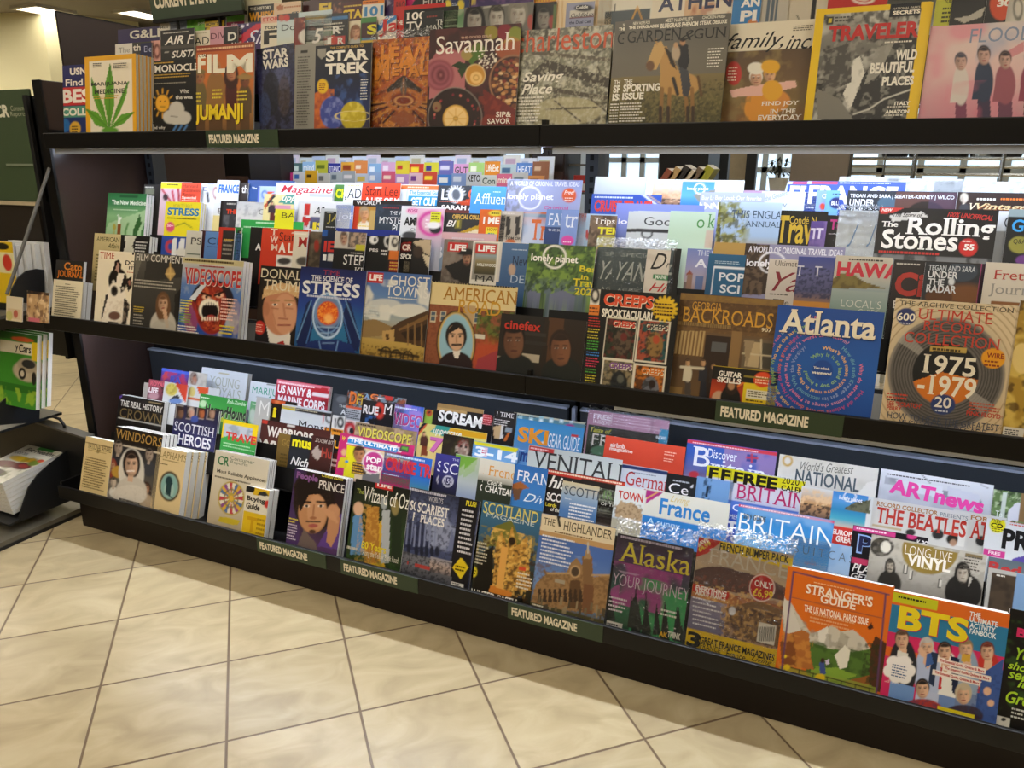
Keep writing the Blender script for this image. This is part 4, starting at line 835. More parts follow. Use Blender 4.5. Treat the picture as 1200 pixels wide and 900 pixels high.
@mag('M0', 0, 215, 301, 'blue horror-video cover with a huge screaming red face', xr=286, n=2, th=.012, dx=.001, back='d8d2c4')
def _(a):
    a.bg('c8c2b0', '5a7ab0', '2e56a2', '24428a'); a.n(9, 'c8c8c0', .6, .5, .7, a.mr(215, 312, 287, 400)); a.r(214, 301, 288, 308, 'c0b486'); a.bars(217, 302, 284, 307, 1, '4a3a1e', 1)
    a.e(249, 352, 25, 24, '221a22'); a.e(248, 362, 19, 30, '8e2a1c'); a.n(26, 'c05a34', .8, .48, .62, a.me(248, 360, 17, 28)); a.n(30, '4a120e', .7, .55, .68, a.me(248, 360, 18, 28)); a.e(242, 348, 5, 3, 'e0b090'); a.e(257, 346, 5, 3, 'e0b090'); a.e(242, 348, 1.6, 1.8, '1a0a0a'); a.e(257, 346, 1.6, 1.8, '1a0a0a')
    a.ln(236, 343, 247, 347, 2.4, '2a0c0a'); a.ln(252, 346, 264, 341, 2.4, '2a0c0a'); a.e(245, 363, 12, 13, 'e6dcc8'); a.e(246, 365, 10, 11, '160a0a'); a.e(247, 373, 6, 4, 'a83a34')
    for x in range(237, 256, 3): a.ln(x, 354, x, 357, 1.6, 'efe6d4'); a.ln(x, 372, x, 375, 1.4, 'e6dac4')
    a.p('c8d0d8', (222, 350), (249, 318), (252, 320), (228, 352)); a.p('3a5a9a', (240, 329), (252, 318), (249, 326)); a.e(224, 372, 8, 20, 'a8322a', .6); a.e(276, 372, 8, 20, 'b89a8a', .4)
    a.bars(212, 350, 226, 366, 5, 'd8d040', 1); a.bars(260, 348, 280, 376, 7, 'e0b8a8', 1); a.bars(211, 366, 228, 378, 4, '7aa03a', 1); a.bars(209, 380, 234, 389, 3, 'e6e0d4', 1); a.bars(258, 380, 276, 392, 3, 'd8c83a', 1)
    a.t('VIDEOSCOPE', 216, 313, 282, 334, 'b82c26', 'S', 'e0d8c8'); a.bars(234, 310, 270, 313, 1, 'a03028')
@mag('M0', 2, 306, 311, 'black cover with a close portrait of a grey-blond man in red tie', w=.205)
def _(a):
    a.bg('171310', '241a14', '14100e'); a.p('1c1a1c', (294, 404), (300, 380), (316, 374), (334, 404)); a.p('e0d8cc', (311, 376), (340, 376), (340, 408), (316, 404)); a.p('a82420', (325, 402), (332, 399), (336, 410), (322, 410))
    a.e(328, 364, 20, 29, 'b87c5c'); a.e(334, 368, 14, 24, 'cc9674', .8); a.p('c8a070', (307, 350), (310, 336), (330, 331), (352, 336), (350, 350), (336, 342), (316, 346)); a.n(60, 'e0c090', .6, .5, .65, a.mp([(307, 350), (310, 336), (330, 331), (352, 336), (350, 350), (336, 342), (316, 346)]))
    for x in (322, 339): a.ln(x-5, 352, x+5, 352.5, 1.8, 'a07a50'); a.e(x, 357, 3.4, 1.5, 'e0d0c0'); a.e(x, 357, 1.4, 1.4, '30281e'); a.ln(x-4, 361, x+4, 362, 1, '9a6248')
    a.ln(332, 356, 334, 371, 2.2, 'a46a4c', .7); a.ln(327, 373, 337, 374, 1.6, '9a5e46'); a.ln(326, 381, 340, 381, 1.8, '8e4a3c'); a.ln(320, 368, 323, 380, 1.2, '9e6648', .6); a.e(312, 362, 4, 8, 'a86e50')
    a.e(304.5, 384, 6, 8, 'b82a22'); a.bars(300, 379, 309, 389, 4, 'e0b0a0'); a.t('DONALD', 306, 314, 363, 326, 'd8cdb0', 's'); a.t('TRUMP', 309, 327, 356, 340, 'd8cdb0', 's')
@mag('M0', 0, 353, 312, 'blue cover of a glass head with a glowing red brain', xr=430)
def _(a):
    a.bg('1a2050', '22387e', '2c4f9a', '1b2a5c'); a.e(388, 395, 42, 30, '2a7a98', .6, .9)
    for sg in (-1, 1): a.p('16224e', (385+sg*16, 372), (385+sg*22, 352), (385+sg*26, 356), (385+sg*38, 400), (385+sg*34, 412), (385+sg*24, 408)); a.ln(385+sg*20, 352, 385+sg*37, 398, 1, '7aa8d8', .8); a.ln(385+sg*16, 366, 385+sg*26, 402, .9, '5a8ac8', .7)
    a.p('1c2e66', (352, 412), (362, 400), (378, 398), (396, 398), (412, 404), (418, 416)); a.e(384.5, 369, 17, 25, '22386e'); a.e(384.5, 366, 16, 19, '8aa0c0', .6); a.ring(384, 370, 17, 26, 1.1, 'b8d0ea'); a.ring(384, 368, 15, 22, .8, '6a90c0')
    a.e(384, 367, 12.5, 14, 'c8401c'); a.n(60, 'f0a03a', .8, .45, .6, a.me(384, 367, 12, 13)); a.e(385, 373, 5, 5, 'ffe08a', .9, .8); a.e(386, 369, 9, 9, 'f07828', .5, .9); a.ln(372, 383, 398, 384, 1, '9ab8d8', .8); a.ln(385, 384, 384, 395, 1, '9ab8d8', .7); a.ln(376, 390, 383, 391, 1.1, 'a8c4e0', .7); a.ln(388, 391, 395, 391, 1.1, 'a8c4e0', .7); a.ln(378, 402, 391, 402, 1, '8fb0d8', .7); a.ln(376, 412, 374, 400, 1, '7aa0d0'); a.ln(393, 414, 396, 400, 1, '7aa0d0')
    a.t('TIME', 379, 316, 398, 322, 'a8323e', 's'); a.t('THE SCIENCE OF', 365, 322, 413, 329, 'dcdce0', 'S'); a.t('STRESS', 354, 328, 421, 345, 'dfe0e2', 'S'); a.bars(360, 344, 414, 349, 1, 'c0c4d8', 1)
@mag('M0', 1, 430, 317, 'sepia frontier-town cover under a cloudy blue sky', xr=506)
def _(a):
    a.bg('3f5f9c', '5a7cae', '9aa2a0', '9a7f45', '6e5424'); a.n(7, 'd8d6cc', .9, .48, .62, a.mr(425, 325, 506, 373)); a.e(478, 364, 22, 8, 'e0dccf', .8); a.e(450, 358, 20, 8, 'd6d4c8', .7); a.p('8a7048', (422, 376), (440, 374), (462, 384), (462, 392), (420, 396)); a.rg(418, 394, 506, 425, 'b89a52', 'a8873e', '6a4e20')
    a.p('4a3420', (458, 384), (470, 376), (506, 362), (506, 410), (478, 402), (456, 400)); a.p('7a5a34', (466, 386), (506, 366), (506, 372), (468, 388)); a.p('2c1e14', (470, 390), (506, 378), (506, 400), (476, 398)); a.p('b8945a', (448, 388), (462, 386), (462, 400), (448, 400)); a.p('5a4020', (452, 391), (456, 391), (456, 398), (452, 398))
    for x in (478, 486, 494, 502): a.ln(x, 380, x, 404, 1.4, '8a6a40')
    a.n(40, '3a2812', .6, .52, .66, a.mr(420, 402, 506, 430)); a.ln(444, 410, 490, 418, 3, '3a2814')
    for x, y in ((452, 414), (464, 417), (478, 419)): a.ring(x, y, 6, 7, 1, '24180c'); a.ln(x-5, y, x+5, y, .7, '24180c'); a.ln(x, y-6, x, y+6, .7, '24180c')
    a.r(431, 319, 450, 331, 'c02a24'); a.t('LIFE', 433, 321, 448, 329, 'eee8e0', 'h'); a.t('GHOST', 457, 322, 503, 335, 'dcdad2', 'r'); a.t('TOWNS', 452, 334, 501, 347, 'dcdad2', 'r'); a.bars(455, 347, 500, 350, 1, 'd0d0c8', 1); a.bars(428, 356, 448, 372, 4, 'c8ccc8')
def road(a):
    a.bg('d8c48e', 'dcc896', '9c6a48', '8a4830'); a.r(500, 356, 612, 450, '8c5236'); a.n(60, '6e3a26', .5, .5, .65, a.mr(500, 356, 612, 450)); a.r(545, 358, 558, 382, 'b89a70')
    for x, y in ((505, 364), (516, 364), (556, 366)): a.r(x, y, x+7, y+13, 'c8bca0'); a.r(x+1, y+1, x+6, y+12, '4a5a6a'); a.ln(x, y+6, x+7, y+6, .8, 'c8bca0')
    a.n(16, '5a6a2a', .9, .42, .58, a.mr(560, 362, 612, 402)); a.n(30, '2e3a18', .7, .5, .64, a.mr(560, 362, 612, 402)); a.e(571, 420, 22, 22, 'c04a2a', .7, .7); a.p('8a2a4a', (560, 420), (600, 404), (600, 445), (556, 436), a=.6)
    a.r(556, 391, 568, 396, 'd0c8b8')
    a.e(534.5, 402, 23, 38, '2c1c12'); a.e(534.5, 402, 21.5, 36, 'c8a45a'); a.e(534.5, 402, 19.5, 34, '8fb6c6'); a.e(534, 428, 20, 16, '2a1c1c'); a.clip = a.me(534.5, 402, 19.5, 34); a.p('e0d6c8', (530, 410), (540, 410), (537, 420), (533, 420)); a.e(534.5, 394, 12.5, 17, '1f1614'); a.e(534.5, 397, 9, 14, 'cda382'); a.ln(528, 391, 533, 391, 1.4, '241814'); a.ln(537, 391, 542, 391, 1.4, '241814'); a.e(530.5, 394, 1.4, 1.2, '1c1210'); a.e(539, 394, 1.4, 1.2, '1c1210'); a.ln(535, 394, 535, 401, 1.2, 'a07654'); a.ln(530, 404, 540, 404, 2.2, '241814'); a.e(534.5, 386, 8, 5, 'd2aa88'); a.p('1f1614', (524, 388), (534, 378), (546, 386), (545, 392), (538, 384), (528, 390)); a.clip = None
    a.bars(508, 328, 606, 332, 1, '241a12', 1); a.t('AMERICAN', 519, 335, 606, 352, 'a8741e', 's'); a.t('ROAD', 536, 350, 586, 368, 'c4912a', 's')
mag('M0', 2, 505, 329, 'brick-red road-trip cover with an oval portrait', xr=607, n=2, dx=-.007, th=.0035, cl='copy fanned out behind the oval-portrait road-trip cover')(road)
@mag('M0', 0, 588, 367, 'wide dark film-effects cover with two shadowed men', xr=688, w=.228)
def _(a):
    a.bg('221d18', '2a231d', '1e1a16'); a.r(640, 368, 690, 450, '2a2018'); a.p('5a3a22', (644, 368), (662, 370), (656, 450), (638, 450), a=.7); a.r(590, 386, 640, 390, '35302a'); a.r(590, 396, 640, 400, '302b26'); a.r(612, 414, 632, 423, 'a89c88'); a.r(580, 416, 588, 424, '8a8272')
    a.e(601, 434, 26, 20, '1c1e1c'); a.head(602, 401, 24, 36, '6e4a34', '1a120e', 'short', mouth='4a2c24'); a.e(658, 438, 24, 20, '1d201c'); a.head(657, 410, 24, 36, '7a5036', '2a1c14', 'short', mouth='4e3026')
    a.t('cinefex', 591, 374, 633, 386, 'b83224', 'b')
@mag('M0', 0, 693, 338, 'black horror-comic cover with four framed small covers', xr=797)
def _(a):
    a.bg('14120f', '1a1614'); a.r(691, 338, 704, 357, 'd8d2c4'); a.ring(697.5, 346, 4, 7, 1.6, '2a2622'); a.r(690, 357, 703, 369, 'd87a26'); a.bars(691, 359, 702, 367, 2, '5a2a08')
    for (x, y, t1, c1, c2, c3) in ((711, 371, 'c8402a', '2a3424', '5a4a3a', '6a2a22'), (749, 374, '3a3a3a', '1e4a4a', '8a6a3a', 'b04a2a'), (707, 420, '7a4a8a', '8a7a5a', '24282a', '5a5a50'), (744, 426, 'd8761e', 'b86a1e', '6a6a70', '2a1a12')):
        a.r(x, y, x+37, y+50, 'd8d0bc'); a.r(x+1.3, y+1.6, x+35.4, y+48, c1); a.clip = a.mr(x+1.3, y+1.6, x+35.4, y+48); a.n(26, c3, .8, .45, .62); a.e(x+18, y+30, 10, 15, c2); a.n(40, '14100c', .7, .5, .62); a.e(x+20, y+24, 4, 5, c3); a.clip = None; a.t('CREEPS', x+7, y+4, x+33, y+12, t1, 'h', 'e0d8c0')
    for i, (c, y) in enumerate((('b8322a', 371), ('b8322a', 377), ('c8b832', 384), ('c8b832', 391), ('4a9a3a', 398), ('4a9a3a', 404), ('3a7ac8', 411), ('c83a5a', 418), ('c83a5a', 424), ('4a9a3a', 431), ('d8c83a', 438), ('d8c83a', 444))): a.bars(690-i*.4, y, 706-i*.4, y+6, 2, c, 1)
    a.t('CREEPS', 707, 343, 765, 359, 'd8502a', 'h', 'e8dcc8'); a.t('SPOOKTACULAR!', 705, 361, 764, 372, 'e8e2d4', 'h')
    for k in range(16): a.ln(779, 362, 779+14*math.cos(k*.393), 362+14*math.sin(k*.393), 3, 'e0b820')
    a.e(779, 362, 12.5, 12.5, 'e0b820'); a.bars(768, 354, 790, 370, 4, '5a3a08', 1)
@mag('M0', 4, 798, 343, 'brown sepia storefront cover with gold two-line title', xr=919)
def _(a):
    a.bg('4c3620', '6a4e2e', '4e3a26', '5e4428'); a.r(790, 343, 925, 350, '8a6a34'); a.r(795, 352, 925, 382, '5a4024'); a.n(40, '7a5c34', .6, .5, .65); a.rg(788, 386, 918, 470, '6a5236', '57402a', '6e522e')
    a.p('b89a66', (790, 388), (828, 388), (824, 418), (786, 414))
    for k in range(9): a.ln(793+k*4.3, 389, 789+k*4.3, 417, 1.6, '6a4c2a')
    a.r(828, 392, 862, 470, '33241a'); a.r(834, 400, 852, 412, '5a5a5a'); a.r(858, 388, 870, 470, '8a6a40'); a.r(872, 396, 912, 432, '6a5a44'); a.r(876, 400, 892, 430, 'b8a078'); a.r(894, 402, 910, 432, '4a4436'); a.ln(892, 398, 892, 432, 1.6, 'c8b894'); a.ln(870, 414, 912, 418, 1.4, 'c8b894'); a.p('9a8464', (872, 398), (884, 400), (874, 432))
    for x, y0, tp, lg in ((806, 421, 'd0c4a8', '4a4038'), (824, 421, '2a2a30', '24242a'), (836, 426, '3a3028', '2a241e')): a.person(x, y0, 466, 9, 'c09468', '2a1c12', tp, lg)
    a.ln(798, 430, 824, 432, 3, 'd0c4a8'); a.r(783, 452, 800, 466, '8a6a3a'); a.r(790, 461, 808, 466, 'c8b890')
    a.t('GEORGIA', 811, 353, 846, 364, 'c89438', 's'); a.t('BACKROADS', 799, 359, 905, 378, 'd09a34', 's'); a.bars(793, 374, 860, 383, 1, '8a7044', 1); a.t('907', 892, 384, 904, 389, 'dccfae', 'b')
@mag('M0', 0, 836, 428, 'short yellow and black guitar magazine in front of the storefront', xr=913, th=.006)
def _(a):
    a.bg('d8ba1c'); a.r(834, 428, 916, 444, '1c1814'); a.rg(834, 444, 872, 476, '8a2a14', 'b8461e', '3a140c'); a.clip = a.mr(834, 444, 873, 476); a.ln(836, 470, 872, 448, 2, 'e07a2a'); a.e(842, 468, 8, 10, 'c09878'); a.e(856, 468, 12, 16, '16120f'); a.e(857, 454, 7, 9, '2c1c14'); a.e(857, 452, 4, 5, 'b0805a'); a.clip = None
    a.r(875, 456, 903, 466, 'd8d0b8'); a.bars(877, 457, 900, 465, 3, '6a6040'); a.bars(874, 467, 900, 474, 2, '5a4a0a'); a.e(894, 445, 11, 9, 'd8481e'); a.bars(886, 440, 902, 450, 3, 'f0c0a0'); a.r(872, 440, 916, 442, '8a7a2a')
    a.t('GUITAR', 842, 434, 869, 441, 'ece6da', 'h'); a.t('SKILLS', 840, 441, 868, 448, 'ece6da', 'h')
@mag('M0', 0, 912, 357, 'blue cover filled with rings of coloured words', xr=1037, span=None)
def _(a):
    a.bg('1f4a98', '235aa8', '1c4690'); P = ['7a9a5a', 'c87a8a', 'd8a86a', 'c8b8a0', 'a86a9a', '8ab0c0']
    cx, cy = 964, 434
    for i, (s, c) in enumerate((("Why is it so hard to buy a home? ", ['8ab070', '9abf80']), ("What's the most expensive meal in the city? ", ['e0b070', 'd8a080']), ("How did each Kroger get its nickname? Why the Varsity? ", ['6aa0b8', '8a9ac8']), ("Why do street names change at Ponce? When was the city's worst snowstorm? ", ['d87aa0', 'c88ab0']), ("How did Atlanta survive disaster? How do stop a great night right? ", ['b8508a', 'c86a6a']), ("Is it ever cheaper to make on a flipper? Who was the last one? ", ['8ab070', 'd8b070']), ("Have a celebrity run in here? How much can a stripper make? ", ['c87090', '80a0c8']))):
        rad = .033+.0145*i; tot = sum((.25 if ch == ' ' else glyphs(ch, 'b')[0][:, 0].max()-glyphs(ch, 'b')[0][:, 0].min())+.09 for ch in s)
        a.arc(s, cx, cy, rad, 2.4-i*.7, min(.0115, 2*math.pi*rad/tot), c)
    a.e(964, 434, 12, 12, '1c4690'); a.t('You asked,', 953, 429, 972, 433, 'e4e0d8', 'h'); a.t('we answered', 951, 434, 974, 438, 'e4e0d8', 'h')
    a.t('Atlanta', 913, 361, 1025, 392, 'efe4cc', 'S', '16306a')
@mag('M0', 0, 1050, 349, 'cream record-collection cover with years 1975 and 1979 on vinyl', xr=1193, n=1, dx=.004, w=.225)
def _(a):
    a.bg('d8c4a0', 'd2bc96', 'cdb48c'); cx, cy = 1109, 438
    for k in range(14): a.ring(cx, cy, 76+k*7, 74+k*7, .8, 'a88e68')
    a.e(cx, cy, 69, 66, '8a8074'); a.e(cx, cy, 66, 63, '5a5550'); a.e(cx, cy-4, 60, 57, '6e6862', .6, .7)
    for k in range(7): a.ring(cx, cy, 42+k*3.4, 40+k*3.3, .9, '3a3632')
    a.p('b0aaa0', (cx, cy), (1052, 400), (1062, 388), a=.5); a.p('b0aaa0', (cx, cy), (1150, 486), (1164, 474), a=.5); a.e(1108, 438, 39, 37, '191715'); a.clip = a.me(1108, 438, 39, 37); a.p('c86f1e', (1060, 450), (1104, 436), (1150, 446), (1150, 490), (1060, 490)); a.clip = None
    a.t('1975', 1080, 414, 1142, 439, 'e6dcc6', 'S'); a.t('-1979', 1074, 437, 1142, 463, 'e6dcc6', 'S'); a.p('b89a4a', (1090, 405), (1133, 408), (1132, 414), (1090, 411)); a.bars(1093, 406, 1130, 412, 1, '4a3a12', 1)
    a.e(1164, 420, 14, 12, 'e09a1c'); a.t('WIRE', 1156, 413, 1176, 420, '8a2a10', 'b'); a.bars(1154, 421, 1174, 430, 2, '8a3a10'); a.e(1105, 474, 14.5, 12, '2a3a6a'); a.t('20', 1094, 464, 1114, 478, 'e0d8cc', 'S'); a.bars(1096, 479, 1113, 483, 1, 'c0c4d0')
    a.e(1062, 371, 11.5, 10, '2a3468'); a.t('600', 1051, 366, 1072, 376, 'e8e0d0', 'S'); a.bars(1054, 377, 1070, 380, 1, 'b8bcd0')
    a.t('THE ARCHIVE COLLECTION', 1054, 352, 1188, 358, '3a342a', 's'); a.t('ULTIMATE', 1075, 361, 1162, 375, 'c0402c', 's'); a.t('RECORD', 1081, 375, 1152, 388, 'c0402c', 's'); a.t('COLLECTION', 1059, 388, 1171, 402, 'c0402c', 's')
    a.bars(1040, 459, 1068, 467, 2, 'c0402c', 1); a.bars(1040, 466, 1080, 470, 1, '3a342a', 1); a.t('LEE "SCRATCH"', 1039, 469, 1080, 475, 'b83a28', 'b'); a.t('PERRY', 1039, 475, 1056, 480, 'b83a28', 'b'); a.bars(1136, 470, 1174, 481, 3, 'b8543a', 1); a.t('PINK FLOYD', 1132, 481, 1172, 487, 'b83a28', 'b')
    a.t('HOW TO HEAR THE GREATEST', 1039, 482, 1170, 490, '3a4050', 's'); a.t('MUSIC OF THE DECADE', 1052, 491, 1154, 499, '3a4050', 's')
@mag('M0', 1, 1196, 352, 'gold cover with cartoon-like round shapes at right edge', w=.2)
def _(a): a.bg('a8852e'); a.n(9, 'd8b85a', .8, .45, .6); a.n(14, '4a3210', .8, .52, .62); a.e(1198, 420, 12, 18, 'e0c47a'); a.r(1176, 500, 1200, 514, 'd8d0c0'); a.bars(1178, 502, 1198, 512, 4, '3a3632')

# ================================================================== MIDDLE SHELF, second row
@mag('M1', 2, 111, 273, 'tan political quarterly with dark green italic title', xr=142, cat='journal')
def _(a): a.bg('c8b684', 'b8a470'); a.t('AMERICAN', 113, 277, 140, 283, '4a4a2a', 's'); a.t('Affairs', 126, 285, 140, 291, '4a4a2a', 'k'); a.r(111, 292, 142, 293, '6a623a'); a.bars(113, 297, 138, 330, 9, '6a6038')
@mag('M1', 1, 142, 275, 'black quarterly with a pale curved hourglass shape', xr=176, n=2, th=.011, cat='journal')
def _(a): a.bg('1a1816'); a.p('c8c4b0', (146, 276), (160, 276), (155, 288), (159, 300), (142, 300), (147, 288)); a.bars(159, 282, 175, 296, 4, 'c8c4bc', 1)
@mag('M1', 3, 190, 276, 'royal blue cover with white swoosh behind the boy cover', w=.16)
def _(a): a.bg('2c4a98'); a.ring(200, 289, 5, 6, 1.8, 'c03a3a'); a.p('e0e0dc', (203, 279), (208, 279), (206, 300), (200, 300)); a.p('e0e0dc', (211, 280), (217, 280), (214, 300), (208, 300)); a.e(213, 296, 8, 5, 'd8d4c8')
@mag('M1', 2, 219, 270, 'pale grey cover with thin capital letters', w=.18)
def _(a): a.bg('c8c2b0', 'b8b4a4'); a.t('PS', 223, 278, 236, 287, '3a3834', 's'); a.r(219, 296, 237, 298, '4a5a4a')
@mag('M1', 4, 236, 270, 'maroon sliver of cover between grey and blue ones', w=.12)
def _(a): a.bg('4a2428')
@mag('M1', 2, 241, 271, 'steel blue cover with thin dark letters', w=.16)
def _(a): a.bg('5b82b4', '4a6a9c'); a.t('CI', 243, 278, 256, 287, '2a3a5a', 'r'); a.bars(243, 288, 255, 290, 1, '2a3a5a')
@mag('M1', 1, 257, 266, 'black cover framed with a thick red border', w=.16)
def _(a): a.bg('b8301c'); a.r(261, 270, 320, 330, '2a2420'); a.bars(262, 280, 274, 300, 4, '8a8274'); a.bars(263, 279, 274, 283, 1, 'b8963a')
@mag('M1', 2, 275, 266, 'dark cover with green top and bold green letters', w=.16)
def _(a): a.bg('247a30'); a.r(279, 269, 320, 330, '1e2420'); a.t('CI', 281, 277, 296, 289, '3a9a48', 'h'); a.bars(281, 270, 296, 275, 1, '9a8a7a'); a.t('WHC', 281, 299, 296, 304, 'c8c4bc')
@mag('M1', 4, 294, 266, 'black cover with lone white letter beside red covers', w=.12)
def _(a): a.bg('16120f'); a.t('A', 299, 285, 306, 294, 'd8d4cc', 'h')
@mag('M1', 5, 283, 257, 'green-banded cover showing above the red and green covers', xr=356)
def _(a): a.bg('2f9a48', '2a8a40'); a.bars(300, 259, 340, 263, 1, 'b8e0c0', 1); a.bars(286, 264, 345, 268, 1, 'a8d8b0', 1)
@mag('M1', 5, 394, 267, 'navy-topped cover showing above the black portrait-strip cover', xr=468)
def _(a): a.bg('1c2c7c', '1a2460')
def redletters(a):
    a.bg('c03a1c', 'b8321a'); a.t('T', 317, 268, 325, 276, 'd8c4b0', 'S'); a.t('W', 316, 277, 326, 285, 'd8c4b0', 'S'); a.t('M', 317, 286, 326, 294, 'd8c4b0', 'S')
mag('M1', 3, 312, 267, 'brick red cover with stacked white serif letters', w=.18, n=1, dx=-.02, cl='red copy peeping out left of the stacked-letter cover')(redletters)
@mag('M1', 2, 327, 268, 'vermilion life-story cover with dark serif name', w=.19)
def _(a): a.bg('c8421e', 'b83a1c'); a.t('Stan', 327, 272, 347, 283, '3a1410', 's'); a.t('A LIFE', 326, 284, 356, 297, 'e0d4c4', 'h'); a.r(342, 272, 350, 273.5, 'd8c4b0'); a.r(321, 299, 350, 312, 'd8d0c4'); a.e(333, 306, 8, 4, '3a3430')
@mag('M1', 1, 345, 271, 'cream cover with a bold red initial', w=.17)
def _(a): a.bg('d0c6b0'); a.t('M', 349, 278, 360, 290, 'a8281e', 'S'); a.r(346, 273, 360, 275, 'e0d8c8'); a.e(355, 306, 8, 5, '4a443c')
@mag('M1', 3, 361, 271, 'murky brown photograph cover with a red patch', w=.17)
def _(a): a.bg('453a2a', '3a3024'); a.n(16, '6a5c48', .7); a.e(371, 288, 3, 7, '8a2a1c')
@mag('M1', 2, 378, 269, 'navy cover with red block letters, leftmost in its fan', w=.17, n=0)
def _(a): a.bg('131a30'); a.r(378, 269, 384, 276, '1e4a8a'); a.t('IE', 379, 282, 392, 296, 'b83024', 'h'); a.t('I', 378, 298, 382, 306, 'd8d4cc', 'h'); a.r(384, 297, 392, 306, 'c8c4bc')
@mag('M1', 1, 393, 271, 'black cover with a strip of portraits over white serif title', w=.19)
def _(a): a.bg('151312'); a.r(393, 271, 432, 290, 'b8aea0'); a.head(403, 280, 8, 14, 'b08a70', '4a3c30'); a.r(409, 271, 432, 290, '5a5048'); a.n(30, 'b89a80', .8, .45, .6, a.mr(409, 272, 432, 290)); a.r(417, 286, 430, 293, 'b8b02a'); a.bars(411, 295, 430, 298, 1, 'a8a49c'); a.t('STEPHEN', 402, 298, 450, 311, 'dcd8d0', 's'); a.t('KING', 415, 313, 440, 324, 'dcd8d0', 's')
@mag('M1', 2, 429, 276, 'plain black cover with a small white round emblem', w=.2)
def _(a): a.bg('121110'); a.e(438, 281, 5, 5, 'd8d4cc'); a.e(439.5, 281, 1.8, 2.6, '121110'); a.t('PBS', 433, 291, 443, 295, 'c8c4bc'); a.ring(455, 283, 4, 6, 1.2, 'c8c4bc'); a.bars(447, 292, 457, 300, 2, 'c8c4bc')
@mag('M1', 1, 456, 275, 'black cover with a white sketch panel and orange patch', w=.17)
def _(a): a.bg('1a1614'); a.r(457, 276, 468, 293, 'd4cec0'); a.e(462.5, 284, 4, 6, '4a4640'); a.e(463, 283, 2, 3, 'c8c0b0'); a.r(456, 294, 467, 304, 'c86a22'); a.r(456, 305, 472, 318, '8a1e1a'); a.bars(457, 306, 470, 317, 3, 'c8a040', 1)
@mag('M1', 2, 469, 279, 'black comic cover with a red boxy title', w=.18)
def _(a): a.bg('171312'); a.p('b8302a', (470, 285), (482, 283), (481, 295), (470, 296)); a.t('CR', 471, 286, 482, 294, 'e0c8b8', 'h'); a.t('SPOOK', 469, 297, 490, 304, 'ded8cc', 'h'); a.r(474, 306, 480, 318, 'b8a888')
@mag('M1', 1, 484, 280, 'dark cover with a pale figure in a broad hat', w=.17)
def _(a): a.bg('1c1815', '14110f'); a.p('b8a486', (484, 283), (505, 279), (505, 300), (490, 292)); a.p('c8b898', (494, 296), (505, 302), (505, 318), (500, 312)); a.e(490, 295, 6, 7, '3a2c22')
@mag('M1', 5, 505, 271, 'lilac special cover with a large pale letter', w=.215)
def _(a): a.bg('b08a96', '8a98ac', '7a92b0'); a.p('c8a0a4', (505, 271), (600, 276), (600, 284), (520, 280)); a.t('B', 508, 287, 518, 304, 'd4d8e0', 'b'); a.bars(530, 277, 575, 281, 1, 'c8b8c0'); a.head(510, 321, 7, 10, 'a87a60', '2a2420'); a.head(519, 321, 6, 9, 'a87a60', '2a2420')
@mag('M1', 3, 521, 280, 'grey cover of a cowboy in a black hat, red logo', w=.15)
def _(a):
    a.bg('6a625a', '7a6a5c', '4a3f36'); a.n(24, '8a8074', .5); a.r(525, 284, 548, 295, 'b8261e'); a.t('LIFE', 527, 286, 546, 294, 'e6e0d8', 'h')
    a.e(547, 318, 14, 16, '1a1614'); a.head(547, 303, 9, 15, 'a87a5c', '1a1412', beard='3a2a20'); a.e(547, 295, 8, 4, '15110f'); a.e(547, 297, 11, 2.4, '15110f'); a.p('1a1614', (521, 312), (538, 306), (545, 328), (532, 328))
@mag('M1', 2, 555, 282, 'white-framed cover of tawny hills with a red logo', w=.18)
def _(a): a.bg('d8d0c0'); a.r(557, 284, 583, 327, '8a8478'); a.r(558, 285, 582, 297, 'c0281e'); a.t('LIFE', 560, 287, 580, 295, 'ece6de', 'h'); a.rg(558, 298, 582, 321, '8a9aa0', '8a7a52', '5a5030', '3a3420'); a.t('HOLLYWOOD', 559, 308, 581, 312, 'e4ded0', 'b'); a.t('MA', 556, 322, 580, 330, '26221e', 's')
@mag('M1', 1, 586, 284, 'slate blue city cover with dark serif lettering', w=.16)
def _(a): a.bg('4a6a90', '35567e'); a.r(586, 284, 589, 330, 'ccc4b8'); a.bars(600, 291, 618, 294, 1, 'a8b8c8'); a.t('New', 600, 300, 620, 312, '1a2a44', 's'); a.e(600, 316, 4, 7, 'b89a82'); a.t('DEI', 598, 322, 617, 332, 'a8b8cc', 's')
@mag('M1', 0, 620, 285, 'green treetop cover with a round white travel logo and yellow words', xr=699)
def _(a):
    a.bg('3a5426', '4a6a2c', '55702e', '5a6a70'); a.n(20, '7c9a3c', .8, .48, .62); a.n(30, '22381a', .8, .5, .62); a.p('6a6e86', (608, 350), (622, 340), (640, 346), (660, 340), (684, 352), (684, 372), (606, 372)); a.e(632, 361, 12, 6, '6a8a34')
    a.ring(650, 301, 13, 13, 1.3, 'ece8dc'); a.t('lonely planet', 622, 297, 677, 309, 'efebe0', 'b'); a.t('Best', 679, 311, 704, 319, 'd8c81e', 'S'); a.t('in', 680, 322, 690, 328, 'd8c81e', 'S'); a.t('Travel', 671, 326, 706, 336, 'd8c81e', 'S'); a.t('2020', 673, 337, 700, 346, 'd8c81e', 'S')
def yankee(a): a.bg('4c5a5c', '44504f', '3a4444'); a.t('SPECIAL', 729, 296, 768, 301, 'a8b0ac', 'r'); a.t('YANKEE', 722, 306, 790, 330, 'b8bcb4', 'k'); a.t('A CLASSIC', 724, 337, 750, 341, 'a8aca4', 'r')
mag('M1', 2, 720, 290, 'slate green cover with large thin italic title', xr=790, sleeve=.024, n=1, dx=-.047, cl='slate green copy half hidden left of its twin')(yankee)
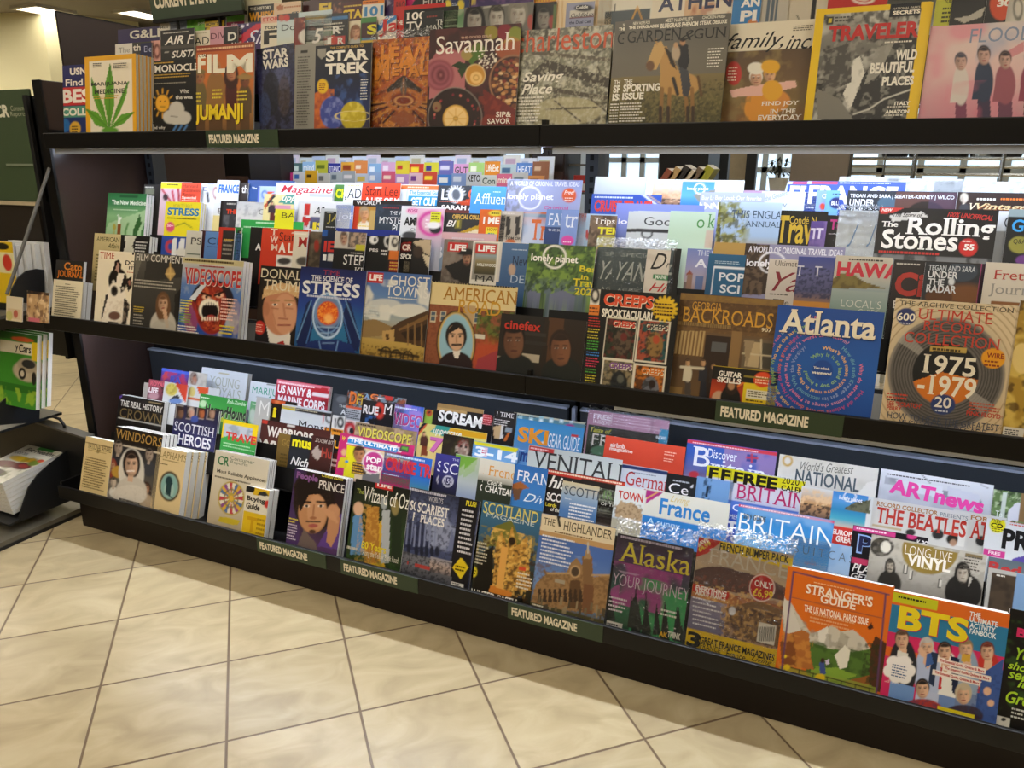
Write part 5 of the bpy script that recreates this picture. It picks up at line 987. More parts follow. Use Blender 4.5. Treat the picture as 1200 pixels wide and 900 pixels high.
@mag('M1', 1, 759, 292, 'cream label cover with black script and green ribbon', w=.075)
def _(a): a.bg('cfc4b4'); a.n(12, 'b8a898', .5); a.t('D', 762, 296, 780, 317, '1c1816', 'k'); a.t('r', 780, 308, 785, 315, '1c1816', 'k'); a.p('3a7a4a', (765, 321), (783, 323), (783, 329), (765, 327)); a.t('MAINE', 768, 322, 781, 327, 'd8e0d0', 'b'); a.t('Hi', 760, 331, 782, 342, 'b82a26', 'k')
@mag('M1', 3, 786, 291, 'black thick-spined cover right of the cream label', w=.06)
def _(a): a.bg('161514')
def city(a): a.bg('6a76a8', '8a8ab0', 'a89aa0', '8a5a44'); a.t('THE WORLD', 817, 293, 862, 300, 'c8ccd8', 'r'); a.t('A', 814, 303, 828, 314, 'dcdce4', 'b'); a.r(806, 322, 812, 345, '8a6a5a'); a.p('8a4a3a', (804, 322), (808, 316), (813, 322)); a.r(816, 324, 824, 345, '5a6a94'); a.r(795, 330, 804, 345, '6a5a5a')
mag('M1', 5, 806, 291, 'lavender evening-city cover with red roofs', w=.16, n=1, dx=-.022, cl='lavender city copy fanned out at the left')(city)
@mag('M1', 2, 831, 297, 'teal science cover with white square outline', w=.16)
def _(a):
    a.bg('255a7c', '1e4a6a'); a.r(836, 312, 890, 345, 'd8dce0'); a.r(838, 314, 890, 345, '255a7c'); a.t('POP', 842, 319, 872, 330, 'd8dce0', 'b'); a.t('SCI', 843, 333, 866, 344, 'd8dce0', 'b'); a.bars(838, 305, 868, 309, 2, 'a8bccc')
@mag('M1', 3, 874, 285, 'forest-and-lilac travel cover with round logo, middle shelf', xr=991)
def _(a): a.bg('8a86a4'); a.p('3a2c22', (870, 284), (902, 287), (900, 345), (866, 345)); a.n(30, '6a5644', .8, .48, .62, a.mr(868, 285, 900, 345)); a.ring(905, 308, 15, 12, 1.4, 'e4e2e8'); a.t('lonely planet', 874, 303, 940, 315, 'ecebf0', 'b'); a.t('A WORLD OF ORIGINAL TRAVEL IDEAS', 877, 288, 987, 296, 'dcdae4', 'b')
@mag('M1', 2, 902, 303, 'ivory cover with dark red script and thin title', w=.16)
def _(a): a.bg('c8bcae', 'bcb0a4'); a.t('Ultimate', 908, 305, 938, 312, '4a443c', 'r'); a.t('Ya', 904, 318, 938, 343, '7a1e2a', 'k'); a.bars(902, 343, 925, 346, 1, '5a544c'); a.t('The', 905, 350, 924, 358, '4a443c', 's')
def bit(a): a.bg('3a4486', '5a5a84', '4a4a6a', 'a8783a'); a.n(60, '2a2c4a', .8, .5, .6, a.mr(930, 312, 985, 348)); a.bars(940, 302, 958, 306, 1, '8a92c0'); a.t('BIT', 940, 311, 962, 324, 'c8c8d4', 's'); a.r(925, 351, 980, 362, 'c0802e')
mag('M1', 1, 957, 301, 'indigo checked-fabric cover, right-hand of the pair', w=.16, n=1, dx=-.04, cl='indigo checked-fabric cover, left-hand of the pair')(bit)
@mag('M1', 0, 980, 299, 'island coast cover with large red capitals', xr=1047)
def _(a): a.bg('c2b9a8', 'bdb4a4', '8a9a98', '7c8e8c'); a.p('7a6a34', (974, 328), (986, 320), (998, 320), (1012, 330), (1030, 336), (1042, 338), (972, 338)); a.n(24, '55461e', .7, .48, .62, a.mp([(974, 328), (986, 320), (998, 320), (1012, 330), (1030, 336), (1042, 338), (972, 338)])); a.rg(970, 338, 1045, 370, '9aa49c', '86988e', '7a8c80'); a.bars(995, 302, 1044, 306, 1, '3a342c', 1); a.t('HAWAI', 980, 306, 1058, 325, 'c02a3a', 'h'); a.t('LOCAL\'S', 985, 350, 1032, 360, 'd4d2c4', 'l'); a.t('GUIDE', 1005, 362, 1030, 369, 'd4d2c4', 'l')
@mag('M1', 2, 1048, 304, 'black cover with a fat red two-letter title', xr=1150)
def _(a): a.bg('201a18', '2a1c18', '1a1614'); a.bars(1051, 307, 1084, 311, 1, 'b8b0a4', 1); a.t('Ci', 1047, 318, 1081, 349, 'a82e22', 'h'); a.t('BEST', 1046, 352, 1066, 362, 'd8d4cc', 'b'); a.t('R', 1046, 370, 1054, 378, 'd8d4cc', 'b')
@mag('M1', 0, 1085, 307, 'dark music cover with pale stacked capitals over brown shapes', xr=1150)
def _(a): a.bg('23262a', '2a2c30', '3a2a1c'); a.e(1128, 318, 18, 12, '3a4450', .8); a.e(1132, 345, 26, 12, '7a4a20', .9, .6); a.e(1100, 348, 16, 10, '5a3414'); a.t('TEGAN AND SARA', 1088, 310, 1143, 317, 'b8bcc0', 'b'); a.t('UNDER', 1087, 317, 1122, 326, 'd4d4d4', 'b'); a.t('THE', 1087, 326, 1106, 334, 'd4d4d4', 'b'); a.t('RADAR', 1085, 333, 1120, 343, 'd4d4d4', 'b'); a.e(1115, 330, 3.6, 4.4, 'd4d4d4')
@mag('M1', 3, 1149, 309, 'magenta-edged cover sliver beside the ivory journal', w=.05)
def _(a): a.bg('3a1a2a'); a.r(1149, 309, 1151, 360, 'b84a7a')
@mag('M1', 1, 1156, 307, 'ivory guitar journal with red and grey serif title', w=.215, cat='journal')
def _(a): a.bg('d2c6b2'); a.t('Fretboard', 1164, 316, 1252, 328, 'b0322a', 's'); a.t('Journal', 1158, 332, 1220, 349, '9a948a', 's'); a.r(1162, 352, 1205, 356, '8a5a30')

# ================================================================== MIDDLE SHELF, third row
@mag('M2', 1, 127, 226, 'green herbal-medicine cover with bottle and leaves', xr=172, n=2, th=.011)
def _(a):
    a.bg('2f6a3c', '3a7848', '82ac78', '6a9a62'); a.p('9ab88c', (126, 262), (176, 244), (174, 275), (124, 275)); a.t('The New Medicine', 131, 234, 171, 240, 'd8e0d0', 'b'); a.bars(133, 244, 170, 247, 1, 'a8c0a0', 1); a.r(140, 228, 162, 231, '1f4a2a'); a.p('d8dcd0', (138, 252), (142, 255), (141, 262), (138, 262)); a.r(138, 262, 142, 273, '8a4a1c'); a.e(134, 266, 2, 4, 'a89a3a'); a.p('2e5a2a', (154, 274), (164, 250), (166, 262), (160, 274)); a.p('3a6a34', (164, 274), (172, 256), (170, 274)); a.ln(146, 274, 150, 262, 2, '5a8a50'); a.e(133, 275, 5, 3, '1a2a1a')
@mag('M2', 2, 194.5, 236, 'bright yellow cover with blue capitals and a pink disc', xr=236, n=2, th=.009)
def _(a): a.bg('d8c61e', 'dccb20'); a.t('HOW TO BEAT', 203, 239, 225, 243, 'a89a3a', 'r'); a.t('STRESS', 196, 243, 233, 253, '1f6aa0', 'h', 'e8dc60'); a.bars(196, 254, 232, 257, 1, '6a6420', 1); a.e(199.5, 266, 5, 6, 'd04a72'); a.t('50+', 196, 263, 203, 266, 'f0d8e0', 'b'); a.ln(206, 265, 216, 261, .9, '6a7a2a'); a.ln(216, 261, 225, 267, .9, '6a7a2a')
@mag('M2', 4, 251, 238, 'white cover with yellow lower half and thin initial', w=.15)
def _(a): a.bg('d8dce0'); a.r(248, 252, 275, 280, 'd8c88a'); a.t('E', 255, 244, 262, 251, '5a5a5a', 'l')
@mag('M2', 3, 259, 235, 'black cover with red and orange block letters', w=.15)
def _(a): a.bg('2c2a2c', '3a3a3e'); a.r(259, 235, 262, 275, '1a1412'); a.bars(266, 237, 277, 241, 1, 'b8b4ac'); a.t('THEN', 265, 245, 284, 251, 'd8401e', 'h'); a.n(16, '6a6a70', .6, .5, .65, a.mr(262, 252, 280, 270))
@mag('M2', 2, 278, 236, 'silver-grey sketch cover with a fine round letter', w=.17)
def _(a): a.bg('c2c4c6', 'd0d0d0', 'bcbcc0'); a.n(20, '9a9ca4', .6, .52, .7); a.t('G', 303, 245, 309, 252, '4a4e54', 'l')
@mag('M2', 1, 310, 227, 'cream pattern cover with small figure and teal and gold bands', w=.205)
def _(a):
    a.bg('e0d49a'); a.p('c05a34', (310, 240), (320, 227), (324, 227), (310, 246)); a.p('1e2a34', (313, 238), (321, 228), (323, 230), (313, 242)); a.p('4a9a90', (326, 238), (336, 228), (352, 229), (352, 240)); a.p('d8a61e', (350, 230), (394, 236), (394, 243), (350, 240)); a.t('uppercase', 330, 230, 378, 238, 'ece8dc', 'i')
    a.person(319, 236, 259, 8, 'd8a888', '1c1614', '3a3038', '5a2a24'); a.r(323, 240, 341, 244, 'd090b0')
@mag('M2', 0, 323, 244, 'lime yellow cover with thin black initials', w=.12)
def _(a): a.bg('d4d020'); a.r(323, 240, 345, 244.5, 'd090b0'); a.t('BA', 330, 249, 346, 256, '3a3a1a', 'r')
def stripe(a): a.bg('d4d6d8', 'c8c8cc'); a.r(358, 238, 364, 253, 'b8302a'); a.t('AS', 368, 242, 380, 251, '23262e', 'I'); a.p('b02a2a', (354, 253), (364, 256), (360, 266), (355, 264)); a.rg(364, 254, 395, 268, '5a5a7a', '3a3a4a'); a.t('IS', 366, 260, 382, 270, 'd8c82a', 'h')
mag('M2', 2, 352, 235, 'pale cover with red column and yellow letters', w=.2, n=3, dx=-.007, cl='pale copy fanned out left of the red-column cover')(stripe)
@mag('M2', 1, 376, 244, 'grey-framed black cover with gold outline initials', w=.19)
def _(a): a.bg('b0b4b6'); a.r(380, 247, 440, 275, '23241f'); a.t('JA', 383, 251, 398, 263, '9a8a3a', 'r'); a.bars(383, 248, 392, 250, 1, 'a8a8a4'); a.bars(382, 265, 392, 267, 1, 'b8b8b4')
@mag('M2', 2, 394, 240, 'periwinkle blue cover with white serif name', w=.19)
def _(a): a.bg('7d92cc', '7086c4'); a.bars(397, 242, 411, 245, 1, 'a8b4e0', 1); a.t('John', 395, 249, 424, 260, 'e0e4f0', 's')
@mag('M2', 3, 414, 234, 'dark red history cover with a bewigged portrait', w=.215)
def _(a): a.bg('241a18', '1a1412'); a.t('WORLD', 417, 235, 446, 240, 'd0ccc8', 'S'); a.r(415, 241, 445, 272, 'b8381c'); a.r(422, 242, 441, 268, 'a87a2a'); a.head(427, 251, 10, 14, 'd0986c', '9a8a70', 'short', 'e0d8cc', 8, 8); a.bars(419, 261, 434, 266, 2, 'd8c040', 1); a.r(434, 246, 445, 272, 'b89a5c')
@mag('M2', 2, 441, 239, 'dark teal mystery cover with white serif title', w=.215)
def _(a): a.bg('232c38', '2a3644', '1e2630'); a.n(14, '3a4a5c', .5); a.bars(449, 242, 470, 245, 1, '8a3038'); a.t('THE WORLD\'S', 457, 247, 488, 252, 'd8dce0', 's'); a.t('MYSTERIOUS', 444, 254, 496, 262, 'e0e4e8', 's'); a.t('PLACES', 459, 263, 488, 273, 'e0e4e8', 's')
@mag('M2', 1, 471, 241, 'white cover with pink disc and tall black capitals', w=.2)
def _(a): a.bg('d4d6da', 'ccd0d6'); a.e(484, 247, 8, 4, 'e0a0c0'); a.t('POST', 478, 245, 490, 249, 'b03a7a', 'b'); a.t('AMER', 473, 254, 498, 265, '16181c', 'h'); a.t('Che', 481, 267, 490, 271, '6a7078', 'r'); a.e(480, 276, 9, 5, '3a3c40')
@mag('M2', 0, 490, 244, 'pink festival cover with magenta arc and yellow note', xr=521)
def _(a): a.bg('dcb0c8', 'd0a8bc', 'a8a8b4'); a.ring(506, 262, 14, 13, 3, 'c84a9a'); a.r(505, 248, 517, 260, 'd8d830'); a.bars(506, 249, 516, 258, 3, '7a7a1a'); a.e(510, 268, 7, 6, '20242a'); a.e(508, 264, 8, 4, 'e4e4e8'); a.bars(499, 256, 504, 268, 3, 'e8d8e4')
@mag('M2', 2, 521, 249, 'charcoal official collector cover with gold triangle', w=.2)
def _(a): a.bg('2c2c2e', '343436'); a.t('OFFICIAL COLLECTOR', 530, 251, 577, 257, 'c8a450', 'h'); a.t('BI', 523, 258, 534, 266, 'e4e2e0', 'i'); a.r(534, 257, 541, 268, '6a6430'); a.r(536, 259, 539, 267, 'b0a040'); a.p('b08c1e', (532, 274), (563, 263), (566, 277)); a.p('d8ccb0', (540, 275), (560, 268), (562, 277))
@mag('M2', 1, 563, 245, 'orange cover with yellow speech bubbles and white words', w=.19)
def _(a): a.bg('cc5e1c', 'c4561c'); a.e(581, 250, 8, 3.4, 'd8c83a'); a.bars(576, 248, 587, 252, 1, '6a5a10'); a.t('I ME', 566, 254, 585, 263, 'e8e4dc', 'h'); a.r(570, 266, 583, 277, 'dccc30'); a.t('HOW', 571, 267, 582, 271, 'a05a10', 'b'); a.bars(572, 272, 582, 276, 1, '4a8a7a')
@mag('M2', 2, 587, 247, 'pale cover of dark doorways above orange arch', w=.15)
def _(a):
    a.bg('b8aca0'); a.r(588, 252, 611, 280, '9c9284')
    for x in (593, 604): a.p('2a2624', (x, 254), (x+5, 253), (x+5, 274), (x, 276))
    a.bars(590, 249, 608, 251, 1, 'd8d0c8'); a.t('TOM OR', 592, 277, 610, 281, '3a342e', 'b'); a.e(598, 284, 6, 4, 'b85a24')
@mag('M2', 3, 613, 248, 'pale blue cover with tall orange serif letters', w=.19)
def _(a): a.bg('c05a34', 'a4b2cc', 'b0bcd4', '9aaac4'); a.r(612, 248, 645, 250, 'c8643a'); a.r(612, 250, 645, 254, '5a7a94'); a.n(8, 'c8ccd8', .5); a.t('Tr', 621, 257, 640, 283, 'c8622a', 'S')
@mag('M2', 2, 641, 245, 'two-tone blue cover with thin white capitals', w=.15)
def _(a): a.bg('6a8ac0'); a.r(638, 265, 665, 290, '1f3a6c'); a.t('FALL', 642, 250, 668, 265, 'd8e0ec', 's'); a.t('THE SU', 642, 268, 658, 271, 'c8d0e0', 's')
@mag('M2', 1, 659, 246, 'cornflower blue cover with big white letters and pink disc', w=.17)
def _(a): a.bg('7d95cc', '7088c4'); a.t('tr', 661, 251, 676, 268, 'e0e6f0', 's'); a.e(665, 282, 7.5, 6, 'd0409a'); a.bars(660, 282, 671, 285, 1, 'f0d0e4')
@mag('M2', 3, 678, 250, 'light sky-blue cover beside the brown rock cover', w=.16)
def _(a): a.bg('a4bcd4', '94b0cc'); a.e(688, 275, 2, 6, 'a83a3a')
@mag('M2', 2, 692, 252, 'brown rock cover with white title and yellow capitals', w=.17)
def _(a): a.bg('6e5a48'); a.n(20, '3e3026', .8, .48, .62); a.n(30, 'a08a70', .5, .55, .7); a.t('Trips', 696, 255, 720, 265, 'ece8e0', 's'); a.t('TEN', 700, 266, 728, 275, 'd8d01e', 'h'); a.r(700, 276, 725, 292, 'b0a848', .8)
@mag('M2', 4, 723, 238, 'lavender-blue cover with white lowercase letters behind bagged ones', xr=826)
def _(a): a.bg('7d8ad0', '7684c8', '26345a'); a.t('lonely', 724, 256, 760, 265, 'e4e6f4', 'b')
def goop(a):
    a.bg('c6ccce', 'c0c6ca', 'c8ccd0'); a.t('Goop', 754, 254, 796, 268, '33383e', 's'); a.r(742, 268, 800, 272, '26282c'); a.ring(758, 274, 6, 5, 1.4, '3a3c40')
mag('M2', 2, 748, 247, 'bagged pale grey cover with fine serif title', xr=812, n=2, dx=-.014, sleeve=.0, cl='pale grey bagged copy fanned out at the left')(goop)
@mag('M2', 1, 786, 247, 'bagged pale green cover with two thin green letters', xr=839)
def _(a): a.bg('bcd4c0', 'b4ceb8', 'c0d4c8'); a.t('o', 816, 257, 825, 268, '4a8a4a', 's'); a.t('k', 829, 251, 838, 268, '4a8a4a', 's'); a.r(828, 270, 850, 290, 'c8a49a', .7)
@mag('M2', 0, 843, 236, 'English countryside cover with yellow-green branches and blue sky', xr=917)
def _(a): a.bg('b8cce0', 'a4bcdc', '9ab4d4', 'a88a4a'); a.p('4a4a2a', (842, 237), (845, 237), (844, 295), (838, 295)); a.n(22, '8a8a3a', .9, .42, .55, a.me(856, 262, 22, 30, .5)); a.n(34, '4a4a24', .8, .5, .6, a.me(854, 266, 20, 28, .5)); a.r(838, 284, 920, 300, 'a88646'); a.t('THIS ENGLAND', 857, 246, 932, 256, '33465e', 's'); a.t('ANNUAL', 873, 259, 914, 266, '33465e', 's')
@mag('M2', 1, 902, 246, 'black travel cover with tall gold title', xr=971)
def _(a): a.bg('15140f', '1a1812', '141310'); a.t('Trav', 908, 252, 951, 288, 'c0a02e', 'b'); a.t('Condé N', 925, 253, 956, 263, 'c8a83a', 'r')
def purp(a): a.bg('5a4488', '4a3a74', '3a3060'); a.t('T', 955, 267, 964, 281, 'd0c8e0', 'h'); a.n(10, '8a70a8', .5)
mag('M2', 0, 957, 259, 'purple sliver cover with a pale capital', w=.075, n=1, dx=-.012, cl='second purple copy fanned out behind the sliver')(purp)
@mag('M2', 2, 969, 252, 'black cover with hot pink letters beside purple sliver', w=.1)
def _(a): a.bg('191518'); a.t('Te', 972, 257, 986, 270, 'c83a8a', 'h'); a.bars(971, 273, 984, 275, 1, 'a8a0a8')
@mag('M2', 1, 984, 246, 'pair of bagged white covers with blue script letters', xr=1030, sleeve=.012, span=.2)
def _(a): a.bg('dde3ea', 'd4dce6'); a.t('J', 992, 262, 1003, 292, '7a9cc8', 'k'); a.t('J', 1015, 262, 1024, 292, '7a9cc8', 'k'); a.ln(1004, 246, 1002, 300, .8, 'e8ecf0')
@mag('M2', 0, 1031, 243, 'black band-history cover with swirling white title and red seal', xr=1171)
def _(a):
    a.bg('181515', '1a1716', '1c1a1a'); a.rg(1020, 297, 1170, 312, '6a6a6a', '8a8a88'); a.n(20, '2a2a2a', .8, .5, .62, a.mr(1020, 297, 1170, 312)); a.p('c0302a', (1031, 243), (1061, 243), (1048, 249), (1032, 251)); a.t('NEW', 1033, 244, 1046, 248, 'ece6de', 'i'); a.p('c8c4bc', (1042, 252), (1080, 248), (1088, 254), (1046, 260)); a.t('The Story of', 1046, 249, 1081, 256, '2a2624', 'I')
    a.quadt('100% UNOFFICIAL', (1110, 254), (1163, 259), 6, 'b82e2a', 'i'); a.t('The', 1033, 259, 1052, 266, 'e8e4de', 'S'); a.t('Rolling', 1060, 254, 1164, 283, 'ece8e2', 'S'); a.t('Stones', 1032, 268, 1121, 293, 'ece8e2', 'S'); a.bars(1030, 292, 1120, 298, 1, 'b02c28', 1); a.e(1134.5, 290, 11, 10.5, 'c02824'); a.t('55', 1129, 286, 1141, 294, 'f0e4dc', 'h'); a.bars(1128, 281, 1141, 285, 1, 'e8c0b8')
@mag('M2', 3, 1169, 247, 'grey and white cover between black title and guitar one', w=.09)
def _(a): a.bg('ccd0d4'); a.t('C', 1176, 254, 1185, 268, '33363a', 's'); a.r(1164, 270, 1190, 310, '8a8a88')
@mag('M2', 1, 1183, 245, 'black guitar cover with blue title and olive seal', w=.2)
def _(a): a.bg('171718'); a.r(1183, 245, 1230, 254, '8a9a9c'); a.t('Guitar', 1185, 257, 1240, 273, '3a9ad8', 'S'); a.e(1195, 287, 13, 10, '8a8438'); a.t('Q&A', 1187, 280, 1202, 287, '1c1c12', 's'); a.e(1200, 305, 10, 6, '6a3a7a')

# ================================================================== MIDDLE SHELF, fourth row
@mag('M3', 2, 169, 216, 'small dark booklet at the left end of the fourth row', w=.09, cat='booklet')
def _(a): a.bg('26221f'); a.bars(170, 218, 181, 221, 1, 'c8c4bc'); a.r(171, 221, 181, 227, '6a6c5a')
@mag('M3', 1, 189, 213, 'cover with a yellow band over pink and red strokes', w=.15)
def _(a): a.bg('d0b4bc'); a.r(188, 213, 215, 221, 'd8ce26'); a.bars(196, 215, 210, 218, 1, '5a5a1a', 1); a.ln(190, 222, 200, 236, 2, 'b83044'); a.ln(202, 224, 204, 236, 2.4, 'c04858'); a.ln(209, 222, 210, 236, 2.6, 'a83a4a'); a.e(194, 231, 3, 4, '3a2a2e')
@mag('M3', 0, 213, 214, 'coral red business cover with dark serif title', xr=236)
def _(a): a.bg('d84e34'); a.t('Harvard', 214, 216, 232, 220, '8a2418', 's'); a.t('Business', 214, 221, 234, 225, '8a2418', 's'); a.t('Review', 214, 226, 229, 230, '8a2418', 's'); a.t('Special', 213, 230, 230, 234, 'f0dcd0', 'S'); a.bars(213, 234, 232, 236, 1, 'f0dcd0')
@mag('M3', 2, 236, 215, 'white cover with blue letter and dark figure', w=.13)
def _(a): a.bg('dfe2e8'); a.t('E', 238, 219, 242, 224, '4a5a9a', 'r'); a.ln(243, 226, 244, 236, 2.4, '4a4c58'); a.e(247, 218, 4, 6, 'b0b0d0', .7); a.ring(253, 226, 3, 6, 1, 'b88a8a')
@mag('M3', 1, 255, 211, 'white travel cover with condensed blue capitals', w=.17)
def _(a): a.bg('dde2ec'); a.t('FRANCE', 256, 216, 280, 227, '2a68c8', 'h'); a.n(12, 'b8c0d8', .5, .5, .7, a.mr(254, 228, 282, 240))
@mag('M3', 2, 280, 214, 'dark brown cover with narrow white letters', w=.12)
def _(a): a.bg('3a322e'); a.t('th', 283, 217, 290, 227, 'e0dcd8', 'b')
@mag('M3', 3, 291, 211, 'navy sky cover with small white title', w=.2)
def _(a): a.bg('2a447c', '3a5c9c', '2f4a80'); a.t('The', 295, 219, 301, 222, 'e0e4ee')
@mag('M3', 1, 303, 218, 'pale blue boxed cover in front of the navy one', w=.13)
def _(a): a.bg('a8bce4', 'b4c4e8'); a.r(301, 218, 305, 240, '6a78d0'); a.p('d85a34', (312, 225), (322, 225), (312, 230)); a.ring(310, 228, 3, 4, 1, '5a78c0')
@mag('M3', 0, 324, 214, 'white cover with ornate red calligraphic title', xr=391)
def _(a): a.bg('e2e2e4'); a.t('Magazine', 328, 217, 389, 229, 'c02c38', 'I'); a.r(363, 227, 390, 231, 'b8bcc4')
@mag('M3', 2, 390, 214, 'green cover with fat yellow letters', w=.12)
def _(a): a.bg('dfe2dc'); a.r(393, 216, 412, 240, '4a7a3a'); a.t('CH', 393, 221, 406, 233, 'd8e020', 'h')
@mag('M3', 1, 404, 214, 'white cover with tall thin black capitals', xr=432)
def _(a): a.bg('dfe2e6'); a.t('AD', 407, 221, 423, 233, '2a2c30', 'r'); a.bars(408, 216, 422, 219, 1, 'c8c080'); a.t(',', 404, 230, 406, 235, '2a2c30')
@mag('M3', 0, 425, 214, 'vermilion life-story cover in the fourth row', xr=470)
def _(a): a.bg('d84020'); a.t('Stan Lee', 428, 218, 466, 230, '5a1410', 's'); a.r(439, 219, 447, 221, 'f0dcd0'); a.t('A LIFE OF MARVEL', 427, 231, 490, 239, 'f2ece6', 'h')
@mag('M3', 2, 469, 216, 'white and cyan guide cover with orange top band', xr=515, w=.2)
def _(a): a.bg('dfe4e8'); a.r(468, 216, 520, 222, 'dc7034'); a.bars(478, 218, 512, 221, 1, 'f0d0b8', 1); a.t('The Essential Guide', 480, 223, 518, 228, '3a98c8', 'b'); a.r(479, 229, 520, 246, '2f9ad8'); a.t('GET OUT', 481, 231, 511, 242, 'eef2f4', 'h'); a.ln(477, 222, 477, 240, 1.2, 'b8c0c8')
@mag('M3', 1, 514, 217, 'black and white cover with a sunburst letter', xr=556)
def _(a):
    a.bg('30343c', '262a30', 'c8401e')
    for k in range(18): a.ln(534.5, 228, 534.5+11*math.cos(k*.35), 228-11*abs(math.sin(k*.35)), .9, 'e4e4e4')
    a.e(534, 229, 9, 9, 'e0e2e6'); a.e(534.5, 228, 5, 6.5, '5a606a'); a.t('L', 516, 221, 525, 235, 'e8e8e8', 'S'); a.t('O', 548, 221, 562, 235, 'd8684a', 'S'); a.bars(515, 235, 552, 237, 1, 'c86a54'); a.p('c8441e', (534, 238), (552, 232), (554, 240), (545, 241)); a.t('SARAH A', 517, 240, 556, 246, 'e8e4e0', 'h')
@mag('M3', 0, 553, 218, 'sky-blue cover with elegant white condensed title', xr=594)
def _(a): a.bg('4a98dc', '4490d4'); a.t('Affluent', 555, 226, 598, 240, 'e4eef6', 's'); a.bars(578, 224, 590, 226, 1, 'c8dcf0')
@mag('M3', 1, 595, 210, 'lilac travel cover with round logo and orange disc', xr=683)
def _(a): a.bg('9aa0c8', 'a0a6cc', '9298c0'); a.n(26, '7a7a80', .8, .45, .6, a.mr(592, 210, 612, 250)); a.ring(621, 232, 13, 13, 1.1, 'f0f0f6'); a.t('lonely planet', 594, 226, 648, 236, 'f2f2f8', 'b'); a.t('A WORLD OF ORIGINAL TRAVEL IDEAS', 598, 212, 679, 218, 'e4e4f0', 'b'); a.e(667, 229, 8.5, 8.5, 'dc5a2a'); a.t('Free!', 661, 223, 673, 228, 'f6e8dc', 'I'); a.bars(662, 231, 672, 236, 2, 'f0d8c8'); a.t('Original', 637, 241, 666, 247, 'c83a8a', 's')
@mag('M3', 3, 698, 207, 'blank silvery back cover standing behind the red-lettered one', xr=758)
def _(a): a.bg('cfd4d8', 'a8b0b6', 'aeb6bc')
@mag('M3', 2, 759, 210, 'white double cover with street scene and blue bay photographs', xr=873)
def _(a):
    a.bg('dde2e4'); a.rg(765, 213, 800, 243, 'd8dce0', 'c89a74', '6a5048'); a.n(30, 'e0b898', .8, .45, .6, a.mr(765, 213, 800, 236)); a.n(40, '3a2c2c', .8, .5, .6, a.mr(765, 232, 800, 245)); a.rg(800, 213, 838, 245, '3a8cd8', '5aa4e0', '2a6ab4'); a.p('8a8a80', (812, 228), (838, 222), (838, 236), (818, 236)); a.ring(820, 221, 6, 6, .9, 'f0f4f8'); a.t('lonely planet', 805, 219, 830, 224, 'f4f6fa', 'b'); a.n(16, 'b0b8b4', .5, .5, .65, a.mr(838, 213, 873, 245))
@mag('M3', 0, 694, 227, 'royal blue cruise cover with squat red title, middle shelf', xr=776)
def _(a): a.bg('2a4eaa', '3456b0'); a.bars(697, 229, 750, 233, 1, 'c8d4ec', 1); a.t('CRUISE TRAVEL', 696, 234, 766, 249, 'd03a34', 'h'); a.ln(752, 227, 772, 242, 2, 'd8dce8'); a.ln(756, 226, 776, 240, 1.2, 'c8a870')
def buylocal(a): a.bg('a8b0d8', 'a0a8d0'); a.t('N', 834, 237, 842, 246, 'eef0f8', 'h'); a.t('Buy Local: Our favorite', 838, 229, 892, 236, 'eef0f8', 'r'); a.t('NEW ENG', 842, 238, 893, 245, 'f0f2f8', 'h')
mag('M3', 1, 837, 225, 'periwinkle local-shopping cover with white slogan', xr=897, n=1, dx=-.035, cl='periwinkle copy fanned out left of the slogan cover')(buylocal)
@mag('M3', 3, 872, 223, 'mauve-topped cover behind the slogan cover', w=.1)
def _(a): a.bg('b08aa8', 'a8b4cc')
@mag('M3', 2, 893, 224, 'pale silver cover with faint slanted slogan', w=.14)
def _(a): a.bg('cdd4da'); a.quadt('the Greatest', (897, 236), (925, 228), 6, '9aa4ae', 'i'); a.t('NOW', 900, 238, 922, 243, '8a96a4', 'b')
def francefan(a): a.bg('3a58b8', '4060c0', '5a78c8'); a.r(945, 212, 982, 216, 'c83a48'); a.r(947, 213, 951, 216, 'e8e8f0'); a.bars(984, 213, 1058, 216, 1, 'c0ccec', 1); a.t('FRANCE', 946, 217, 1050, 241, 'eef0fa', 'h'); a.bars(945, 242, 956, 245, 1, 'd0d8f0')
mag('M3', 2, 946, 212, 'cobalt blue travel cover with giant white capitals', xr=1062, n=1, dx=-.045, cl='cobalt blue copy fanned out left of its twin')(francefan)
@mag('M3', 1, 958, 223, 'light blue cover with a small red fruit shape', w=.1)
def _(a): a.bg('88aae4'); a.t('G', 963, 227, 969, 233, 'eef2fa', 'b'); a.e(964, 242, 3.5, 4, 'd84a34')
@mag('M3', 0, 969, 223, 'sky cover with a navy oval badge', w=.13)
def _(a): a.bg('74b0e0'); a.bars(976, 226, 992, 229, 1, '3a5a7a', 1); a.e(981, 238, 9, 7, '1f2a70'); a.t('BLUES', 974, 235, 988, 241, 'e8ecf8', 'S')
@mag('M3', 1, 994, 223, 'wide dark music cover naming three acts along the top', xr=1122)
def _(a): a.bg('262c34', '2e3640'); a.e(1040, 240, 12, 10, '4a6a80', .8); a.r(1051, 225, 1125, 250, '5a3a34'); a.e(1085, 250, 22, 14, '241a16'); a.r(1090, 225, 1125, 250, '4a3a54', .6); a.t('TEGAN AND SARA | SLEATER-KINNEY | WILCO', 996, 227, 1118, 233, 'e0e4e8', 'b'); a.t('UNDER', 995, 233, 1024, 242, 'e4e8ec', 'b'); a.t('THE', 995, 243, 1010, 249, 'e4e8ec', 'b')
